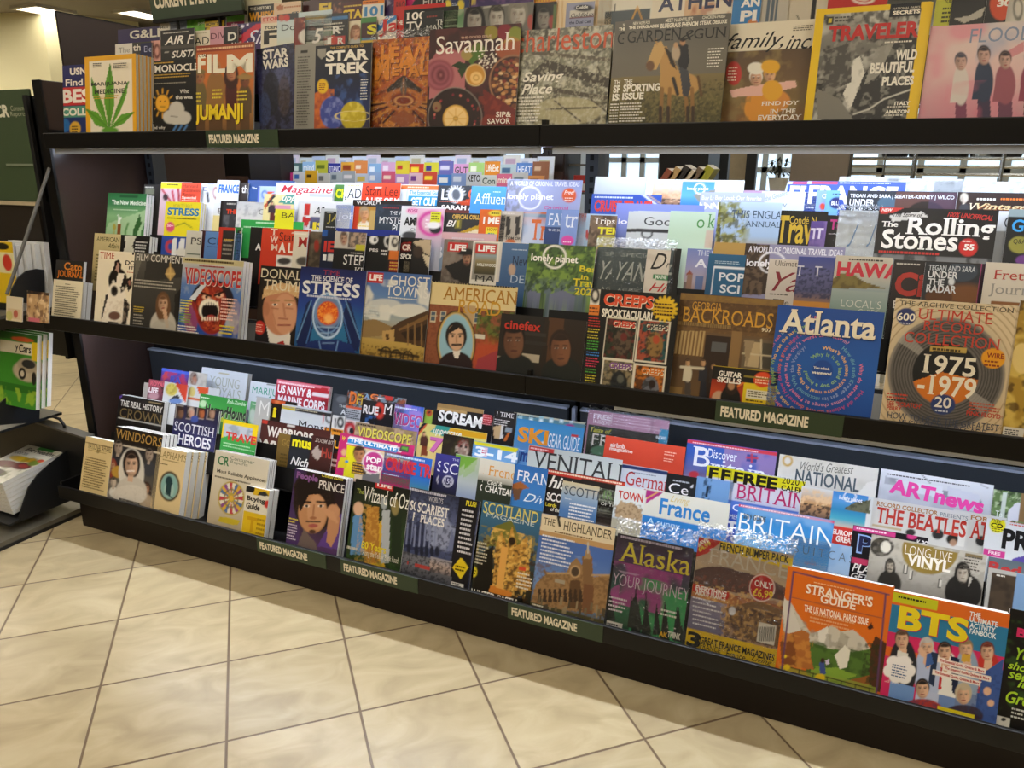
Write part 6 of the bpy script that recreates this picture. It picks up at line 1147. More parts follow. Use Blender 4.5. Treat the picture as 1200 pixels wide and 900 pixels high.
@mag('M3', 0, 1123, 225, 'dark brown guitar cover with cream and orange title', w=.215)
def _(a): a.bg('2c1c18', '3a2420'); a.head(1130, 233, 7, 9, 'd0c0b0', 'c8c0b0', 'fluffy', '3a3a40', 6, 7); a.bars(1145, 231, 1172, 236, 1, 'e8e4dc', 1); a.bars(1173, 231, 1215, 236, 1, 'd8702a', 1); a.t('V', 1135, 238, 1145, 247, 'e8dcc0', 'I'); a.t('Vintage', 1142, 238, 1204, 248, 'dcc89a', 'I', '8a4a20')

# ------ white newsprint tops standing behind the fourth row of the middle shelf
for xl, yt, w, lb in ((984, 207, .13, 'folded white paper with a raised left corner behind the cobalt cover'), (1040, 209, .16, 'white paper top edge right of the raised corner'), (1095, 212, .2, 'grey-white paper with faint scribbled lines at the right')):
    @mag('M3', 5, xl, yt, lb, w=w, cat='newspaper')
    def _(a): a.bg('d6dce0', 'c8ced4'); a.n(30, '9aa2aa', .5, .55, .7)

# ================================================================== BOTTOM SHELF, front row
@mag('B0', 0, 101, 511, 'narrow cream journal with a printed list, leftmost on bottom shelf', xr=133, th=.03, cat='journal')
def _(a): a.bg('d8bf8a', 'dcc692'); a.r(100, 518, 132, 519, '8a7444'); a.t('NATIONAL AFFAIRS', 103, 518, 130, 526, '5a4a2a', 's'); a.e(115, 529, 2, 2, '8a7444'); a.bars(101, 534, 128, 572, 13, '7a6438', .8); a.bars(104, 526, 128, 528, 1, 'a88c54')
@mag('B0', 0, 136, 499, 'royal family cover with a smiling veiled bride', xr=191, n=3, th=.016, dx=.001)
def _(a):
    a.bg('2a2420', '3a3430', '4a4440', '7a746c'); a.r(134, 499, 192, 517, '1e1814'); a.r(130, 518, 192, 519.5, 'c8bca8'); a.rg(120, 519, 192, 600, '24242a', '5a5650', '8a8074')
    a.head(139, 524, 9, 15, 'a89888', '1c1a1a', 'short', '2a2c34', 8, 10, mouth='6a5a50'); a.head(175, 533, 9, 14, 'a8988a', '1a1616', 'short', '3a3c44', 7, 9, mouth='6a5a50'); a.head(131, 546, 8, 12, 'b08a70', '8a3a2a', 'long'); a.e(138, 553, 7, 7, 'b8903a'); a.head(133, 565, 7, 10, 'c0b0a0', '1a1616', 'short', 'd8d4cc', 5, 6); a.head(162, 569, 7, 9, '9a7a6a', '3a2a20', 'short', '7a6a7a', 6, 8); a.head(171, 573, 8, 11, 'a87a5e', '3a2418', 'long', 'b09a80', 8, 8)
    a.head(154, 545, 15, 25, 'd0ac92', '241a18', 'veil', 'c8c0b4', 18, 16, mouth='a04a48'); a.e(152, 580, 20, 12, 'd2cabe'); a.ln(149, 552, 157, 552, 1.3, 'f0e8e0'); a.r(140, 583, 164, 589, '4a4640')
    a.n(50, 'b8b0a4', .3, .55, .7, a.mr(118, 560, 192, 600)); a.t('WINDSORS', 135, 502, 189, 514, 'b08a48', 's')
@mag('B0', 0, 185, 523, 'cream literary quarterly with a teal oval picture', xr=219, n=3, th=.0245, dx=.006, cat='journal')
def _(a): a.bg('dcc597', 'd9c190'); a.t("LAPHAM'S", 187, 527, 218, 536, '8a7444', 's'); a.bars(191, 537, 216, 540, 1, '9a8454'); a.bars(186, 541, 197, 544, 1, '7a6840'); a.ring(198.5, 570, 11, 16, 1.4, '4a3a22'); a.e(198.5, 570, 10, 15, '84b0ac'); a.e(198, 574, 6, 9, 'a8c4bc', .7); a.e(198, 564, 4, 6, '1e3a40'); a.p('1e3a40', (195, 566), (202, 566), (199, 582), (194, 576)); a.ln(194, 578, 202, 584, 1.2, '2a4a4c'); a.bars(187, 596, 201, 599, 1, '7a6840')
@mag('B0', 2, 253, 527, 'consumer test magazine with a prize wheel on beige', xr=316, n=3, th=.009)
def _(a):
    a.bg('cdc4b2', 'd0c6b0', 'c4b79e', 'b09e80'); a.t('CR', 255, 533, 268, 545, '2a6a3c', 'b'); a.t('Consumer', 270, 534, 298, 539, '5a6a5a', 'r'); a.t('Reports', 270, 539, 290, 544, '5a6a5a', 'r'); a.t('Most Reliable Appliances', 254, 549, 311, 555, '3a352c', 'b'); a.bars(252, 556, 302, 560, 1, '6a6252')
    a.p('c8b02c', (258, 605), (282, 610), (278, 616), (255, 611))
    cols = ['b83a44', 'e0d8c8', '4a6a9c', 'd8a83a', '8a4a8a', 'e0d8c8']
    a.e(271, 584, 15.5, 20, 'b09a40')
    for k in range(24): t = k*math.pi/12; a.p(cols[k % 6], (271+3*math.cos(t), 584+4*math.sin(t)), (271+14*math.cos(t-.13), 584+18.5*math.sin(t-.13)), (271+14*math.cos(t+.13), 584+18.5*math.sin(t+.13)))
    a.e(271, 584, 2.5, 3.3, 'd8a83a'); a.ring(271, 584, 8, 10.5, .8, '7a6a4a')
@mag('B0', 0, 289, 569, 'short thick yellow buying guide with a car picture', xr=316, n=1, th=.024)
def _(a): a.bg('ddd6c6'); a.r(286, 598, 318, 640, 'd8b41e'); a.r(289, 569, 300, 576, '1a1a1c'); a.p('d0ac1e', (300, 569), (318, 571), (318, 582), (296, 580)); a.p('2a2c30', (302, 580), (305, 576), (312, 577), (315, 582)); a.t('Buying', 289, 580, 310, 588, '26221e', 'h'); a.t('Guide', 288, 588, 304, 596, '26221e', 'h'); a.e(313, 591, 3.6, 4.6, 'c02c22'); a.t('T', 288, 604, 300, 624, 'c89a14', 'h'); a.bars(302, 606, 314, 628, 4, 'a07c10')
@mag('B0', 0, 346, 549, 'special edition cover with a curly-haired man holding a phone hand', xr=406, n=2, th=.013)
def _(a):
    a.bg('1c1418', '2a1a20', '3a2a3a', '5a3a6a'); a.r(344, 549, 360, 640, '4a3468', .7); a.e(368, 588, 24, 36, '1e1412'); a.e(362, 572, 18, 16, '241815'); a.n(60, '3a2820', .6, .5, .65, a.me(364, 580, 24, 32)); a.p('5c3c82', (372, 640), (384, 618), (402, 600), (400, 645)); a.p('6a5a56', (348, 640), (356, 620), (370, 636), (372, 645))
    a.p('b88460', (386, 600), (394, 590), (399, 598), (396, 625), (388, 642), (382, 634)); a.e(390, 600, 7, 9, 'c08c68'); a.e(366.5, 601, 17, 24, 'b8845c'); a.e(371, 600, 11, 20, 'c89670', .7)
    for x in (359.5, 376): a.ln(x-4.5, 588, x+4.5, 588.5, 2, '1c120e'); a.e(x, 593, 3.4, 1.6, 'e0d0c0'); a.e(x, 593, 1.7, 1.6, '1a100c')
    a.ln(368, 592, 367, 604, 2, '9a6644', .8); a.e(367, 607, 4, 1.8, '9a6242'); a.ln(359, 611, 375, 611.5, 1.6, '3a241a'); a.e(367, 616, 5.5, 2.3, 'a0504a'); a.e(366, 623, 4, 2.4, '4a3022'); a.p('1e1412', (346, 570), (352, 560), (372, 566), (384, 578), (362, 580), (352, 600))
    for k in range(4): a.ln(379+k*3.6, 596+k*1.5, 386+k*3, 606+k*2, 2.6, 'c6926c')
    a.t('People', 347, 552, 372, 563, '8a5a94', 'h'); a.t('Celebration', 377, 553, 402, 559, 'd0c03a', 'I'); a.t('PRINCE', 373, 562, 403, 573, 'e6e0d8', 's'); a.bars(337, 605, 350, 612, 2, 'd8c83a', 1); a.bars(337, 612, 350, 632, 6, 'c8bcd0', 1)
@mag('B0', 1, 417, 561, 'black film-anniversary cover with red logo bar and yellow road', xr=481)
def _(a):
    a.bg('171512', '24301c', '2c4420', '1e2414'); a.p('c8a02c', (424, 668), (436, 632), (446, 610), (450, 610), (446, 640), (452, 668)); a.p('5a88b8', (410, 650), (414, 605), (424, 600), (426, 650)); a.e(420, 596, 6, 8, 'd0a88c'); a.p('a8722c', (426, 660), (430, 594), (444, 594), (444, 660)); a.n(40, 'd0a04a', .5, .5, .62, a.mr(424, 590, 446, 662)); a.p('a8acb0', (446, 660), (448, 598), (457, 598), (456, 660)); a.p('1e2a1a', (458, 660), (460, 590), (471, 596), (470, 660)); a.e(450, 590, 3.6, 7, '9aa0a4'); a.e(463, 594, 4.6, 10, '8a7a4a'); a.n(30, '3a5a2a', .5, .5, .65, a.mr(402, 640, 470, 672))
    a.r(440, 565, 461, 571, 'c02c28'); a.t('LIFE', 442, 566, 459, 570, 'e8dcd4', 'h'); a.t('Wizard of Oz', 425, 569, 478, 588, 'e8e4d8', 's'); a.t('The', 418, 572, 426, 578, 'a8b04a', 's'); a.t('80 Years', 423, 633, 452, 643, 'd8c42a', 'S'); a.t('Along the Yellow Brick Road', 424, 643, 466, 653, 'd8d0c0', 's'); a.bars(404, 637, 420, 644, 1, 'c8c0b0')
def scary(a):
    a.bg('2a2e44', '5a6286', '40486a', '20243a'); a.n(6, '98a0bc', .8, .45, .65, a.mr(490, 585, 540, 640)); a.p('8a90ac', (510, 600), (522, 594), (532, 640), (512, 640), a=.7); a.p('2c3250', (488, 612), (496, 608), (506, 640), (480, 645)); a.p('7a809c', (498, 634), (504, 610), (508, 634)); a.n(40, '1a1e30', .6, .5, .64)
    for k in range(5): a.ln(485+k*6, 640, 487+k*6, 616-k*2, 1.6, '7c84a4'); a.e(488+k*6, 646, 2.4, 6, '1a1e32')
    a.p('6a7294', (524, 646), (530, 620), (536, 646)); a.r(539, 582, 562, 700, '16141a'); a.r(472, 646, 506, 662, '6a6a72'); a.rg(505, 652, 530, 672, '8a8a94', 'b09a90', '4a4a54'); a.rg(472, 662, 530, 685, '5a5a60', '34343c'); a.n(50, '16161c', .7, .5, .62, a.mr(470, 646, 530, 685)); a.r(486, 660, 504, 664, 'a83a34')
    a.bars(484, 571, 525, 577, 1, 'b8b4bc', 1); a.t("WORLD'S", 502, 581, 519, 588, 'c8c4c8', 's'); a.t('SCARIEST', 489, 588, 525, 601, 'e6e2de', 'S'); a.t('PLACES', 492, 602, 520, 613, 'e6e2de', 'S'); a.t('PLUS!', 546, 586, 558, 593, 'd8c82a', 'h'); a.bars(542, 595, 559, 650, 10, 'd0ccd0', 1); a.p('dcc01e', (540, 653), (549, 665), (540, 679), (530, 665)); a.bars(534, 661, 546, 669, 2, '5a4a08'); a.r(529, 681, 543, 690, 'd8d4cc'); a.bars(530, 682, 542, 688, 3, '2a2a2a')
mag('B0', 1, 490, 573, 'misty blue-grey haunted places cover with a yellow diamond', xr=563, n=1, dx=-.03, cl='second copy of the misty haunted places cover peeping out left')(scary)
@mag('B0', 0, 566, 586, 'castle cover with golden towers against dark blue', xr=636)
def _(a):
    a.bg('3a6a8c', '345a74', '2a3020', '12100c'); a.p('6a6a2a', (570, 640), (580, 616), (600, 610), (612, 640)); a.n(26, '8a7a3a', .8, .45, .6, a.mr(560, 614, 632, 650)); a.p('b8863a', (576, 692), (582, 636), (588, 622), (594, 640), (600, 616), (606, 640), (618, 628), (622, 692)); a.n(34, 'e0b45c', .8, .48, .62, a.mr(576, 618, 624, 692)); a.n(40, '3a2410', .8, .5, .64, a.mr(560, 628, 630, 692)); a.r(588, 640, 596, 690, 'd8a050'); a.p('16120c', (562, 650), (578, 640), (576, 700), (552, 700)); a.p('c87a2a', (575, 686), (600, 694), (600, 700), (572, 694)); a.e(600, 634, 4, 5, '2a1a0c')
    a.t('SCOTLAND', 566, 587, 630, 602, 'd8cc6a', 's'); a.t('MAGAZINE', 570, 600, 626, 606, 'c0ccd0', 'r'); a.bars(557, 633, 573, 661, 7, 'c8c0ac', 1); a.e(555, 670, 4.2, 6.2, 'd8c82a'); a.bars(552, 666, 559, 673, 2, '4a4008'); a.t('HAUNTED CASTLES', 545, 687, 610, 696, 'e8e2d6', 'b'); a.r(608, 663, 616, 668, 'c84a2a'); a.bars(607, 669, 625, 690, 5, 'd8d0c0', 1)
@mag('B0', 0, 635, 601, 'sandstone cathedral and gravestones cover with cream title band', xr=722)
def _(a):
    a.bg('44609c', '4a6aac', '6a88b8', '4a4a2a'); a.n(8, '8aa0c4', .5, .52, .7, a.mr(626, 640, 722, 670)); a.r(633, 601, 724, 622, 'd8c8a8'); a.r(630, 620, 724, 626, 'b89060'); a.t('THE', 637, 606, 650, 615, '4a4032', 's'); a.ln(654, 606, 656, 616, 2.6, '2a241c'); a.e(655, 605, 2, 3, '2a241c'); a.t('HIGHLANDER', 660, 610, 717, 622, '4a4032', 's'); a.bars(650, 621, 700, 625, 1, '7a6242')
    a.p('93714a', (622, 706), (628, 684), (640, 672), (664, 672), (668, 660), (676, 654), (684, 666), (694, 676), (718, 674), (716, 720), (626, 712)); a.n(50, '6a4c30', .6, .48, .64, a.mr(620, 656, 720, 715)); a.p('7c5c3c', (682, 652), (694, 652), (696, 700), (684, 700)); a.p('a08058', (684, 655), (689, 638), (693, 655)); a.ln(689, 636, 689, 648, 1.4, 'b8b4a8'); a.e(674, 670, 5.5, 6.5, '4a3a2c'); a.ring(674, 670, 5.5, 6.5, 1, 'b8946a'); a.p('5a4028', (668, 680), (680, 680), (682, 715), (666, 712)); a.p('6e4a30', (684, 684), (696, 686), (694, 720), (682, 718)); a.ln(640, 672, 668, 672, 2, 'b09068'); a.ln(694, 674, 718, 674, 2, 'b09068'); a.r(650, 678, 662, 682, '9a907c'); a.ln(638, 668, 641, 676, 2, '7a5c3c')
    for k in range(9): a.p('3a2a1e', (630+k*6, 705), (631+k*6, 690), (633.5+k*6, 690), (635+k*6, 706))
    a.rg(618, 704, 720, 735, '4a4628', '3c3a20', '2e2c18')
    q = np.random.default_rng(3)
    for k in range(26): x = 624+88*q.random(); y = 700+20*q.random()+(x-624)*.22; a.r(x, y-7-4*q.random(), x+2.6, y, ('6a5c44', '8a7a5c', '4a4030')[k % 3])
    a.bars(636, 625, 674, 660, 8, 'd8dce8', 1); a.bars(624, 706, 640, 710, 1, 'c8c0ac')
@mag('B0', 0, 724, 625, 'bagged northern lights cover with dark spruces and yellow title', xr=813, sleeve=.042)
def _(a):
    a.bg('2c2430', '4a2a54', '2a4a44', '2a6a48', '14241a'); a.n(4, 'a83a8a', .8, .45, .62, a.mr(712, 655, 800, 705)); a.n(5, '3a9a5a', .9, .42, .6, a.mr(745, 675, 812, 745)); a.p('b04a94', (716, 690), (726, 684), (724, 712), (712, 716), a=.7); a.n(3, '6a4a8a', .6, .5, .7, a.mr(750, 660, 780, 735)); a.p('d0b0d0', (724, 668), (758, 676), (730, 672), a=.5)
    q = np.random.default_rng(9)
    for k in range(16): x = 714+92*q.random(); h = 18+26*q.random(); yb = 726+(x-710)*.3; a.p('0e1a14', (x, yb-h), (x+5, yb), (x-5, yb))
    for x, h in ((745, 52), (757, 48), (779, 44)): yb = 730+(x-710)*.28; a.p('101c16', (x, yb-h), (x+6, yb+4), (x-6, yb+4)); a.ln(x, yb-h, x, yb, 1.2, '0a120e')
    a.bars(728, 626, 806, 632, 1, 'b8a8b8', 1); a.t('Alaska', 725, 633, 808, 659, 'd8c43a', 's'); a.t('YOUR JOURNEY', 717, 670, 806, 690, 'd0b8cc', 'l'); a.bars(714, 697, 735, 716, 4, 'e0d4dc', 1); a.bars(775, 712, 800, 722, 2, 'd8d8d0', 1); a.r(711, 727, 729, 734, 'e0dad0'); a.bars(712, 728, 728, 733, 1, '3a3a3a', 1); a.t('AK', 772, 739, 782, 746, 'd8a82a', 'h'); a.t('THINK', 782, 739, 797, 747, 'e0dcd0', 'h')
@mag('B0', 1, 819, 629, 'bagged harbour sunset bumper pack with yellow bands and red price disc', xr=930, sleeve=.036)
def _(a):
    a.bg('b49c80', 'b8a088', 'a07c5c', '8c7c80'); a.n(5, 'c8ac84', .5, .5, .7, a.mr(815, 640, 930, 668)); a.p('5a3c38', (814, 668), (830, 664), (846, 664), (870, 670), (905, 680), (922, 690), (920, 704), (812, 686)); a.n(30, '8a4a3a', .6, .5, .64, a.mr(812, 666, 922, 692)); a.rg(808, 686, 920, 706, '9a5a3a', 'c88a4a'); a.n(50, 'e0b06a', .7, .5, .62, a.mr(808, 680, 922, 722)); a.rg(806, 698, 852, 735, '8a8094', '6a6684'); a.p('7a5a3a', (850, 712), (888, 704), (920, 716), (914, 760), (862, 745)); a.n(40, 'c89a5a', .7, .48, .62, a.mr(846, 704, 920, 755)); a.n(40, '3a2a34', .7, .5, .64, a.mr(846, 706, 920, 755)); a.e(858, 716, 4, 5, 'd8d8e0')
    a.p('d8b81e', (842, 631), (930, 655), (928, 668), (846, 645)); a.p('b8281e', (817, 629), (846, 634), (830, 648), (815, 653)); a.quadt('SAVE', (819, 641), (831, 634), 5, 'ece0c0', 'h'); a.quadt('£4.99', (820, 647), (834, 638), 5, 'e0c030', 'h'); a.t('FRENCH BUMPER PACK', 843, 635, 924, 646, '1c1a10', 'b'); a.t('FRANCE', 830, 641, 922, 661, 'c4b8a4', 's')
    a.e(893, 689, 15.5, 16.5, 'b8221e'); a.ring(893, 689, 14.5, 15.5, .8, 'e8d8cc'); a.t('ONLY', 884, 679, 905, 687, 'f0e8e0', 'b'); a.t('£6.99', 882, 688, 905, 699, 'e8c83a', 'b'); a.p('b8281e', (812, 684), (855, 694), (853, 703), (811, 693)); a.t('EVERYTHING', 815, 685, 851, 692, 'f0e4dc', 'h'); a.t('ABOUT FRANCE', 815, 691, 850, 697, 'f0e4dc', 'h')
    for k in range(7): a.bars(812, 698+k*5, 840+(k % 3)*5, 702+k*5, 1, 'd8d4dc', 1)
    a.r(889, 729, 910, 752, 'd8d0c4')
    for k in range(8): a.ln(891+k*2.3, 735, 890+k*2.3, 751, 1, '3a3634')
    a.r(795, 733, 925, 790, 'd8b41a'); a.t('3', 804, 738, 820, 758, '1a1810', 'h'); a.t('GREAT FRANCE MAGAZINES', 820, 745, 907, 754, '1c1a12', 'b'); a.t('FRANCE', 820, 753, 844, 760, '2a2618', 's'); a.t('France', 851, 761, 873, 770, '2a2618', 'r'); a.t('Living', 880, 768, 904, 776, '3a3418', 'k')
@mag('B0', 0, 924, 663, 'orange national parks cover with white peaks and green valley', xr=1048, n=1, dx=.002, th=.012)
def _(a):
    a.bg('cf6414', 'd0681a', 'c85e16'); a.p('c0b8a8', (915, 700), (926, 705), (938, 724), (950, 742), (962, 740), (975, 732), (985, 740), (1000, 738), (1012, 748), (1020, 760), (1022, 790), (918, 740)); a.p('d6d0c4', (958, 740), (970, 734), (972, 758), (962, 766)); a.p('a8a090', (985, 740), (995, 746), (990, 768), (980, 760)); a.n(20, '8a8274', .6, .5, .64, a.mp([(915, 704), (940, 726), (962, 742), (1012, 748), (1022, 770), (1020, 790), (918, 745)])); a.p('c8c0b4', (916, 694), (930, 716), (940, 742), (920, 742))
    a.p('4c6a2a', (948, 752), (972, 760), (1000, 764), (1022, 760), (1024, 815), (945, 790)); a.n(14, '36501e', .8, .46, .6, a.mr(945, 748, 1026, 800)); a.p('6e8e2e', (955, 780), (1005, 790), (1002, 792), (958, 792)); a.p('7a9a34', (950, 784), (980, 782), (1004, 792), (985, 798), (950, 795)); a.p('a4622c', (916, 745), (940, 738), (948, 742), (950, 770), (954, 785), (918, 780)); a.p('7a4420', (914, 752), (930, 742), (934, 780), (916, 778)); a.n(20, 'c8883c', .6, .5, .64, a.mr(916, 740, 954, 785)); a.p('d6d0c0', (978, 768), (990, 756), (996, 762), (993, 782), (984, 784)); a.p('8a5424', (990, 798), (1024, 790), (1026, 815), (992, 806)); a.p('4a2a18', (1020, 760), (1026, 745), (1040, 755), (1032, 812), (1018, 806)); a.n(50, '2a3018', .7, .48, .6, a.mr(1014, 752, 1034, 800)); a.p('8a9a3a', (914, 780), (955, 788), (1010, 800), (1028, 806), (1028, 820), (912, 796), a=.7)
    a.ln(918, 780, 1024, 808, 1.1, '2a1a14')
    for k in range(7): x = 920+k*16.5; y = 780+(x-918)*.264; a.ln(x, y, x-1, y+11, .9, '2a1a14')
    a.p('3a4a84', (960, 776), (966, 775), (968, 790), (961, 790)); a.e(964, 774, 2.4, 3, '3a2418'); a.p('c8b8d0', (967, 774), (972, 772), (972, 778), (968, 779)); a.e(961, 794, 6, 4.5, 'd8b41e'); a.e(922, 782, 4, 3.4, 'd8b41e'); a.e(920, 769, 2, 2, 'd8b41e'); a.p('3a2018', (1016, 736), (1021, 730), (1024, 736), (1019, 738))
    a.ln(930, 670, 916, 785, 2, '5a3a5c'); a.ln(930, 670, 1042, 697, 1.6, '5a3a5c'); a.ln(1038, 697, 1027, 812, 2, '5a3a5c'); a.ln(928, 700, 1036, 725, .8, '8a4a3a'); a.bars(954, 681, 1013, 684, 1, 'e0a878'); a.t("STRANGER'S", 944, 683, 1022, 696, 'ecdcc8', 'S'); a.t('GUIDE', 961, 696, 1002, 707, 'ecdcc8', 'S'); a.t('THE US NATIONAL PARKS ISSUE', 942, 708, 1017, 717, 'ecdcc8', 'b'); a.bars(950, 717, 1012, 730, 3, 'd89a6a', 1)
@mag('B0', 0, 1047, 692, 'pop-band activity book with seven young people on pink stripes', xr=1184, n=1, th=.013, back='d8c8c8')
def _(a):
    a.bg('d0621e'); a.r(1046, 693, 1100, 705, 'b8b81e'); a.bars(1053, 697, 1091, 702, 1, '2a2a10', 1); a.r(1030, 704, 1190, 745, '2c7296'); a.r(1030, 737, 1190, 755, 'c8285c'); a.r(1030, 755, 1190, 770, 'd0601e'); a.r(1030, 766, 1190, 860, 'c8285c')
    P = 'd4a98a'
    a.t('BTS', 1051, 708, 1133, 739, 'dcc41e', 'h', 'b82a4a'); a.t('THE', 1136, 716, 1149, 722, 'dfe4e4', 'b'); a.t('ULTIMATE', 1136, 722, 1169, 729, 'dfe4e4', 'b'); a.t('ACTIVITY', 1136, 729, 1166, 736, 'dfe4e4', 'b'); a.t('FANBOOK', 1136, 736, 1167, 743, 'dfe4e4', 'b')
    for cx, y0, y1, w, hair, top, legs in ((1108, 752, 850, 30, '2a1c16', 'e0dcd4', '6a84b4'), (1087, 747, 850, 28, 'b8b4b0', 'aab4d0', 'b0b8d0'), (1158, 752, 860, 28, '6a2a1e', 'b8342a', '2a4a84'), (1133, 749, 840, 26, '8a7450', '8a9cb0', '6a7a9c'), (1058, 738, 850, 30, '5a4030', '24242a', '6a8cc0')): 
        a.e(cx, y0+44, w*.55, 34, top); a.r(cx-w*.48, y0+60, cx+w*.48, y1, legs); a.p(P, (cx-4, y0+16), (cx+4, y0+16), (cx+5, y0+30), (cx, y0+38), (cx-5, y0+30)); a.head(cx-1, y0+12, 15, 19, P, hair, 'short')
    a.p('d8d4cc', (1052, 762), (1064, 766), (1062, 792), (1050, 790)); a.n(60, 'd8ccc0', .6, .55, .68, a.mr(1040, 768, 1070, 800)); a.p('22304a', (1092, 764), (1100, 766), (1094, 805), (1088, 800)); a.p('1c2440', (1114, 768), (1124, 772), (1122, 815), (1116, 812)); a.p('c02a2a', (1102, 782), (1104, 782), (1103, 808), (1099, 808)); a.p('3a5a94', (1086, 766), (1091, 765), (1094, 778), (1084, 782)); a.p('c89c38', (1128, 766), (1138, 767), (1136, 776), (1126, 775)); a.p('3a5490', (1150, 790), (1176, 772), (1172, 860), (1144, 850)); a.n(40, '2a3e74', .5, .5, .62, a.mr(1144, 782, 1178, 850)); a.e(1157, 810, 4.5, 5, P); a.e(1161, 824, 4, 4, P); a.e(1082, 766, 4, 4, P); a.e(1079, 762, 3, 4, P)
    for cx, cy, hair, top in ((1081, 808, '201a1a', 'a83a34'), (1129, 815, 'b8a88c', '3a2c3a')): a.e(cx-1, cy+24, 24, 13, top); a.n(40, '2a3a5a', .5, .5, .62, a.me(cx-1, cy+24, 24, 13)); a.head(cx, cy, 15, 20, P, hair, 'fluffy' if cx > 1100 else 'short')
    a.e(1130, 806, 14, 11, 'd8c41e', .0); 
    for k, (x, y) in enumerate(((1054, 783), (1047, 776), (1060, 776), (1043, 786), (1065, 786), (1050, 793), (1060, 794), (1054, 777))): a.e(x, y, 8, 7.5, 'e6e0dc')
    a.bars(1046, 777, 1064, 793, 5, '5a6a8a', 1)
    for x, y in ((1099, 770), (1105, 779), (1093, 784)): a.p('e4d8cc', (x, y), (x+57, y+14.5), (x+56, y+20.5), (x-1, y+6)); a.quadt('The Essential Guide, Quizzes & More', (x+2, y+5.4), (x+54, y+18.8), 4, 'b83a3a', 'b')
    a.p('d8c41e', (1099, 827), (1142, 838), (1141, 843), (1098, 832)); a.p('e4dccc', (1104, 833), (1140, 842), (1139, 847), (1103, 838))
@mag('B0', 1, 1184, 713, 'black cover with lime handwriting and magenta letters at right edge', w=.21)
def _(a): a.bg('15120f', '1c1815', '12100e'); a.n(12, '3a5a2a', .5, .6, .75); a.t('BE', 1191, 735, 1212, 747, 'c82a5c', 'h'); a.t('You', 1190, 758, 1215, 774, '9ac02a', 'i'); a.t('should', 1181, 774, 1222, 784, 'a8cc30', 'i'); a.t('see', 1181, 786, 1205, 795, 'a8cc30', 'i'); a.t('it', 1192, 796, 1204, 806, 'a8cc30', 'i'); a.t('Grow', 1178, 808, 1222, 824, 'a8cc30', 'i'); a.r(1168, 838, 1184, 850, 'd0ccc0'); a.e(1176, 843, 3, 2, '2a2a2a'); a.bars(1186, 828, 1205, 842, 3, 'c8c8c0')

# ================================================================== BOTTOM SHELF, second row
@mag('B1', 1, 140, 462, 'black royal-history cover with dim gold title', xr=193, n=1, th=.022)
def _(a): a.bg('191412', '15110f'); a.p('5a3a94', (139, 465), (144, 462), (141, 468)); a.t('THE REAL HISTORY', 141, 468, 190, 476, 'c0bcb4', 'b'); a.t('CROWN', 140, 477, 189, 490, '6a5a3a', 's'); a.r(175, 470, 190, 472, '8a7a5a'); a.r(138, 488, 190, 489.5, 'a8a49c')
@mag('B1', 4, 206, 473, 'navy heroes cover with four framed faces', xr=257, n=1, th=.006, dx=.001)
def _(a):
    a.bg('231f2c', '2a2848', '2a2a5c')
    for k, (sk, h) in enumerate(((('6a4a34'), '2a1a14'), ('b88a74', 'a8988a'), ('a05a34', '3a1a10'), ('a8826a', '5a4030'))): a.r(207+k*12.3, 474.5, 216+k*12.3, 491, '8a8078'); a.r(207.6+k*12.3, 476, 215.6+k*12.3, 490, '352a26'); a.head(212+k*12.2, 484+k*.3, 6.5, 11, sk, h)
    a.e(228, 491, 4.6, 4, '3a4a8c'); a.t('SCOTTISH', 204, 493, 250, 505, 'd4d4dc', 's'); a.t('HEROES', 208, 507, 246, 521, 'e4e4ec', 'b')
@mag('B1', 1, 262, 491, 'yellow-framed travel cover with red letters above green band', xr=303)
def _(a): a.bg('e0c21a'); a.r(264, 496, 296, 512, 'b0b8c4'); a.n(16, '7a8490', .6, .5, .64, a.mr(264, 496, 296, 508)); a.t('TRAVEL', 264, 505, 305, 516, 'c83a30', 'h'); a.p('3aa04a', (254, 514), (266, 511), (310, 520), (310, 540), (254, 530)); a.bars(262, 517, 300, 524, 2, 'a8d8b0')
@mag('B1', 5, 307, 491, 'maroon fighting magazine with cream block letters', xr=388)
def _(a): a.bg('4a2622', '54302a'); a.r(308, 492, 314, 496, 'c03a2c'); a.t('WARRIORS', 312, 498, 366, 512, 'd8d4cc', 'h'); a.t('WWII', 301, 513, 345, 525, 'd4d0c8', 'h'); a.r(337, 497, 346, 500, 'c8c4c0')
@mag('B1', 3, 327, 507, 'antique gold cover behind the black one with yellow letters', w=.1)
def _(a): a.bg('7a6230', '6a5428', '5c4820'); a.bars(329, 530, 338, 560, 7, '4a3a18'); a.t('GQ', 330, 514, 340, 524, '9a7e42', 's')
@mag('B1', 2, 341, 509, 'black celebrity cover with yellow fat letters and white name', w=.2)
def _(a): a.bg('1d1e22', '23262e', '1a1c20'); a.t('music', 342, 511, 375, 524, 'd8d01c', 'h'); a.t('Nichols', 340, 534, 374, 545, 'dcdce0', 'i'); a.bars(338, 548, 346, 562, 3, 'c8c8cc')
@mag('B1', 1, 366, 510, 'dark maroon cover with a pale splash and red letters', w=.2)
def _(a): a.bg('3a1d1c', '45221f', '301816'); a.p('a89a94', (366, 528), (374, 520), (373, 526), (380, 530), (372, 540), (366, 534)); a.t('ZOOM BIT', 369, 513, 391, 518, 'b0a8a0', 'I'); a.t('Hu', 376, 524, 388, 537, '9a3a30', 'b')
@mag('B1', 2, 391, 509, 'dark red cover with an orange letter', w=.1)
def _(a): a.bg('201816'); a.r(388, 527, 400, 560, '7a1e1a'); a.t('U', 391, 516, 398, 526, 'd89a1c', 'h'); a.bars(389, 536, 397, 548, 2, 'c8a8a0')
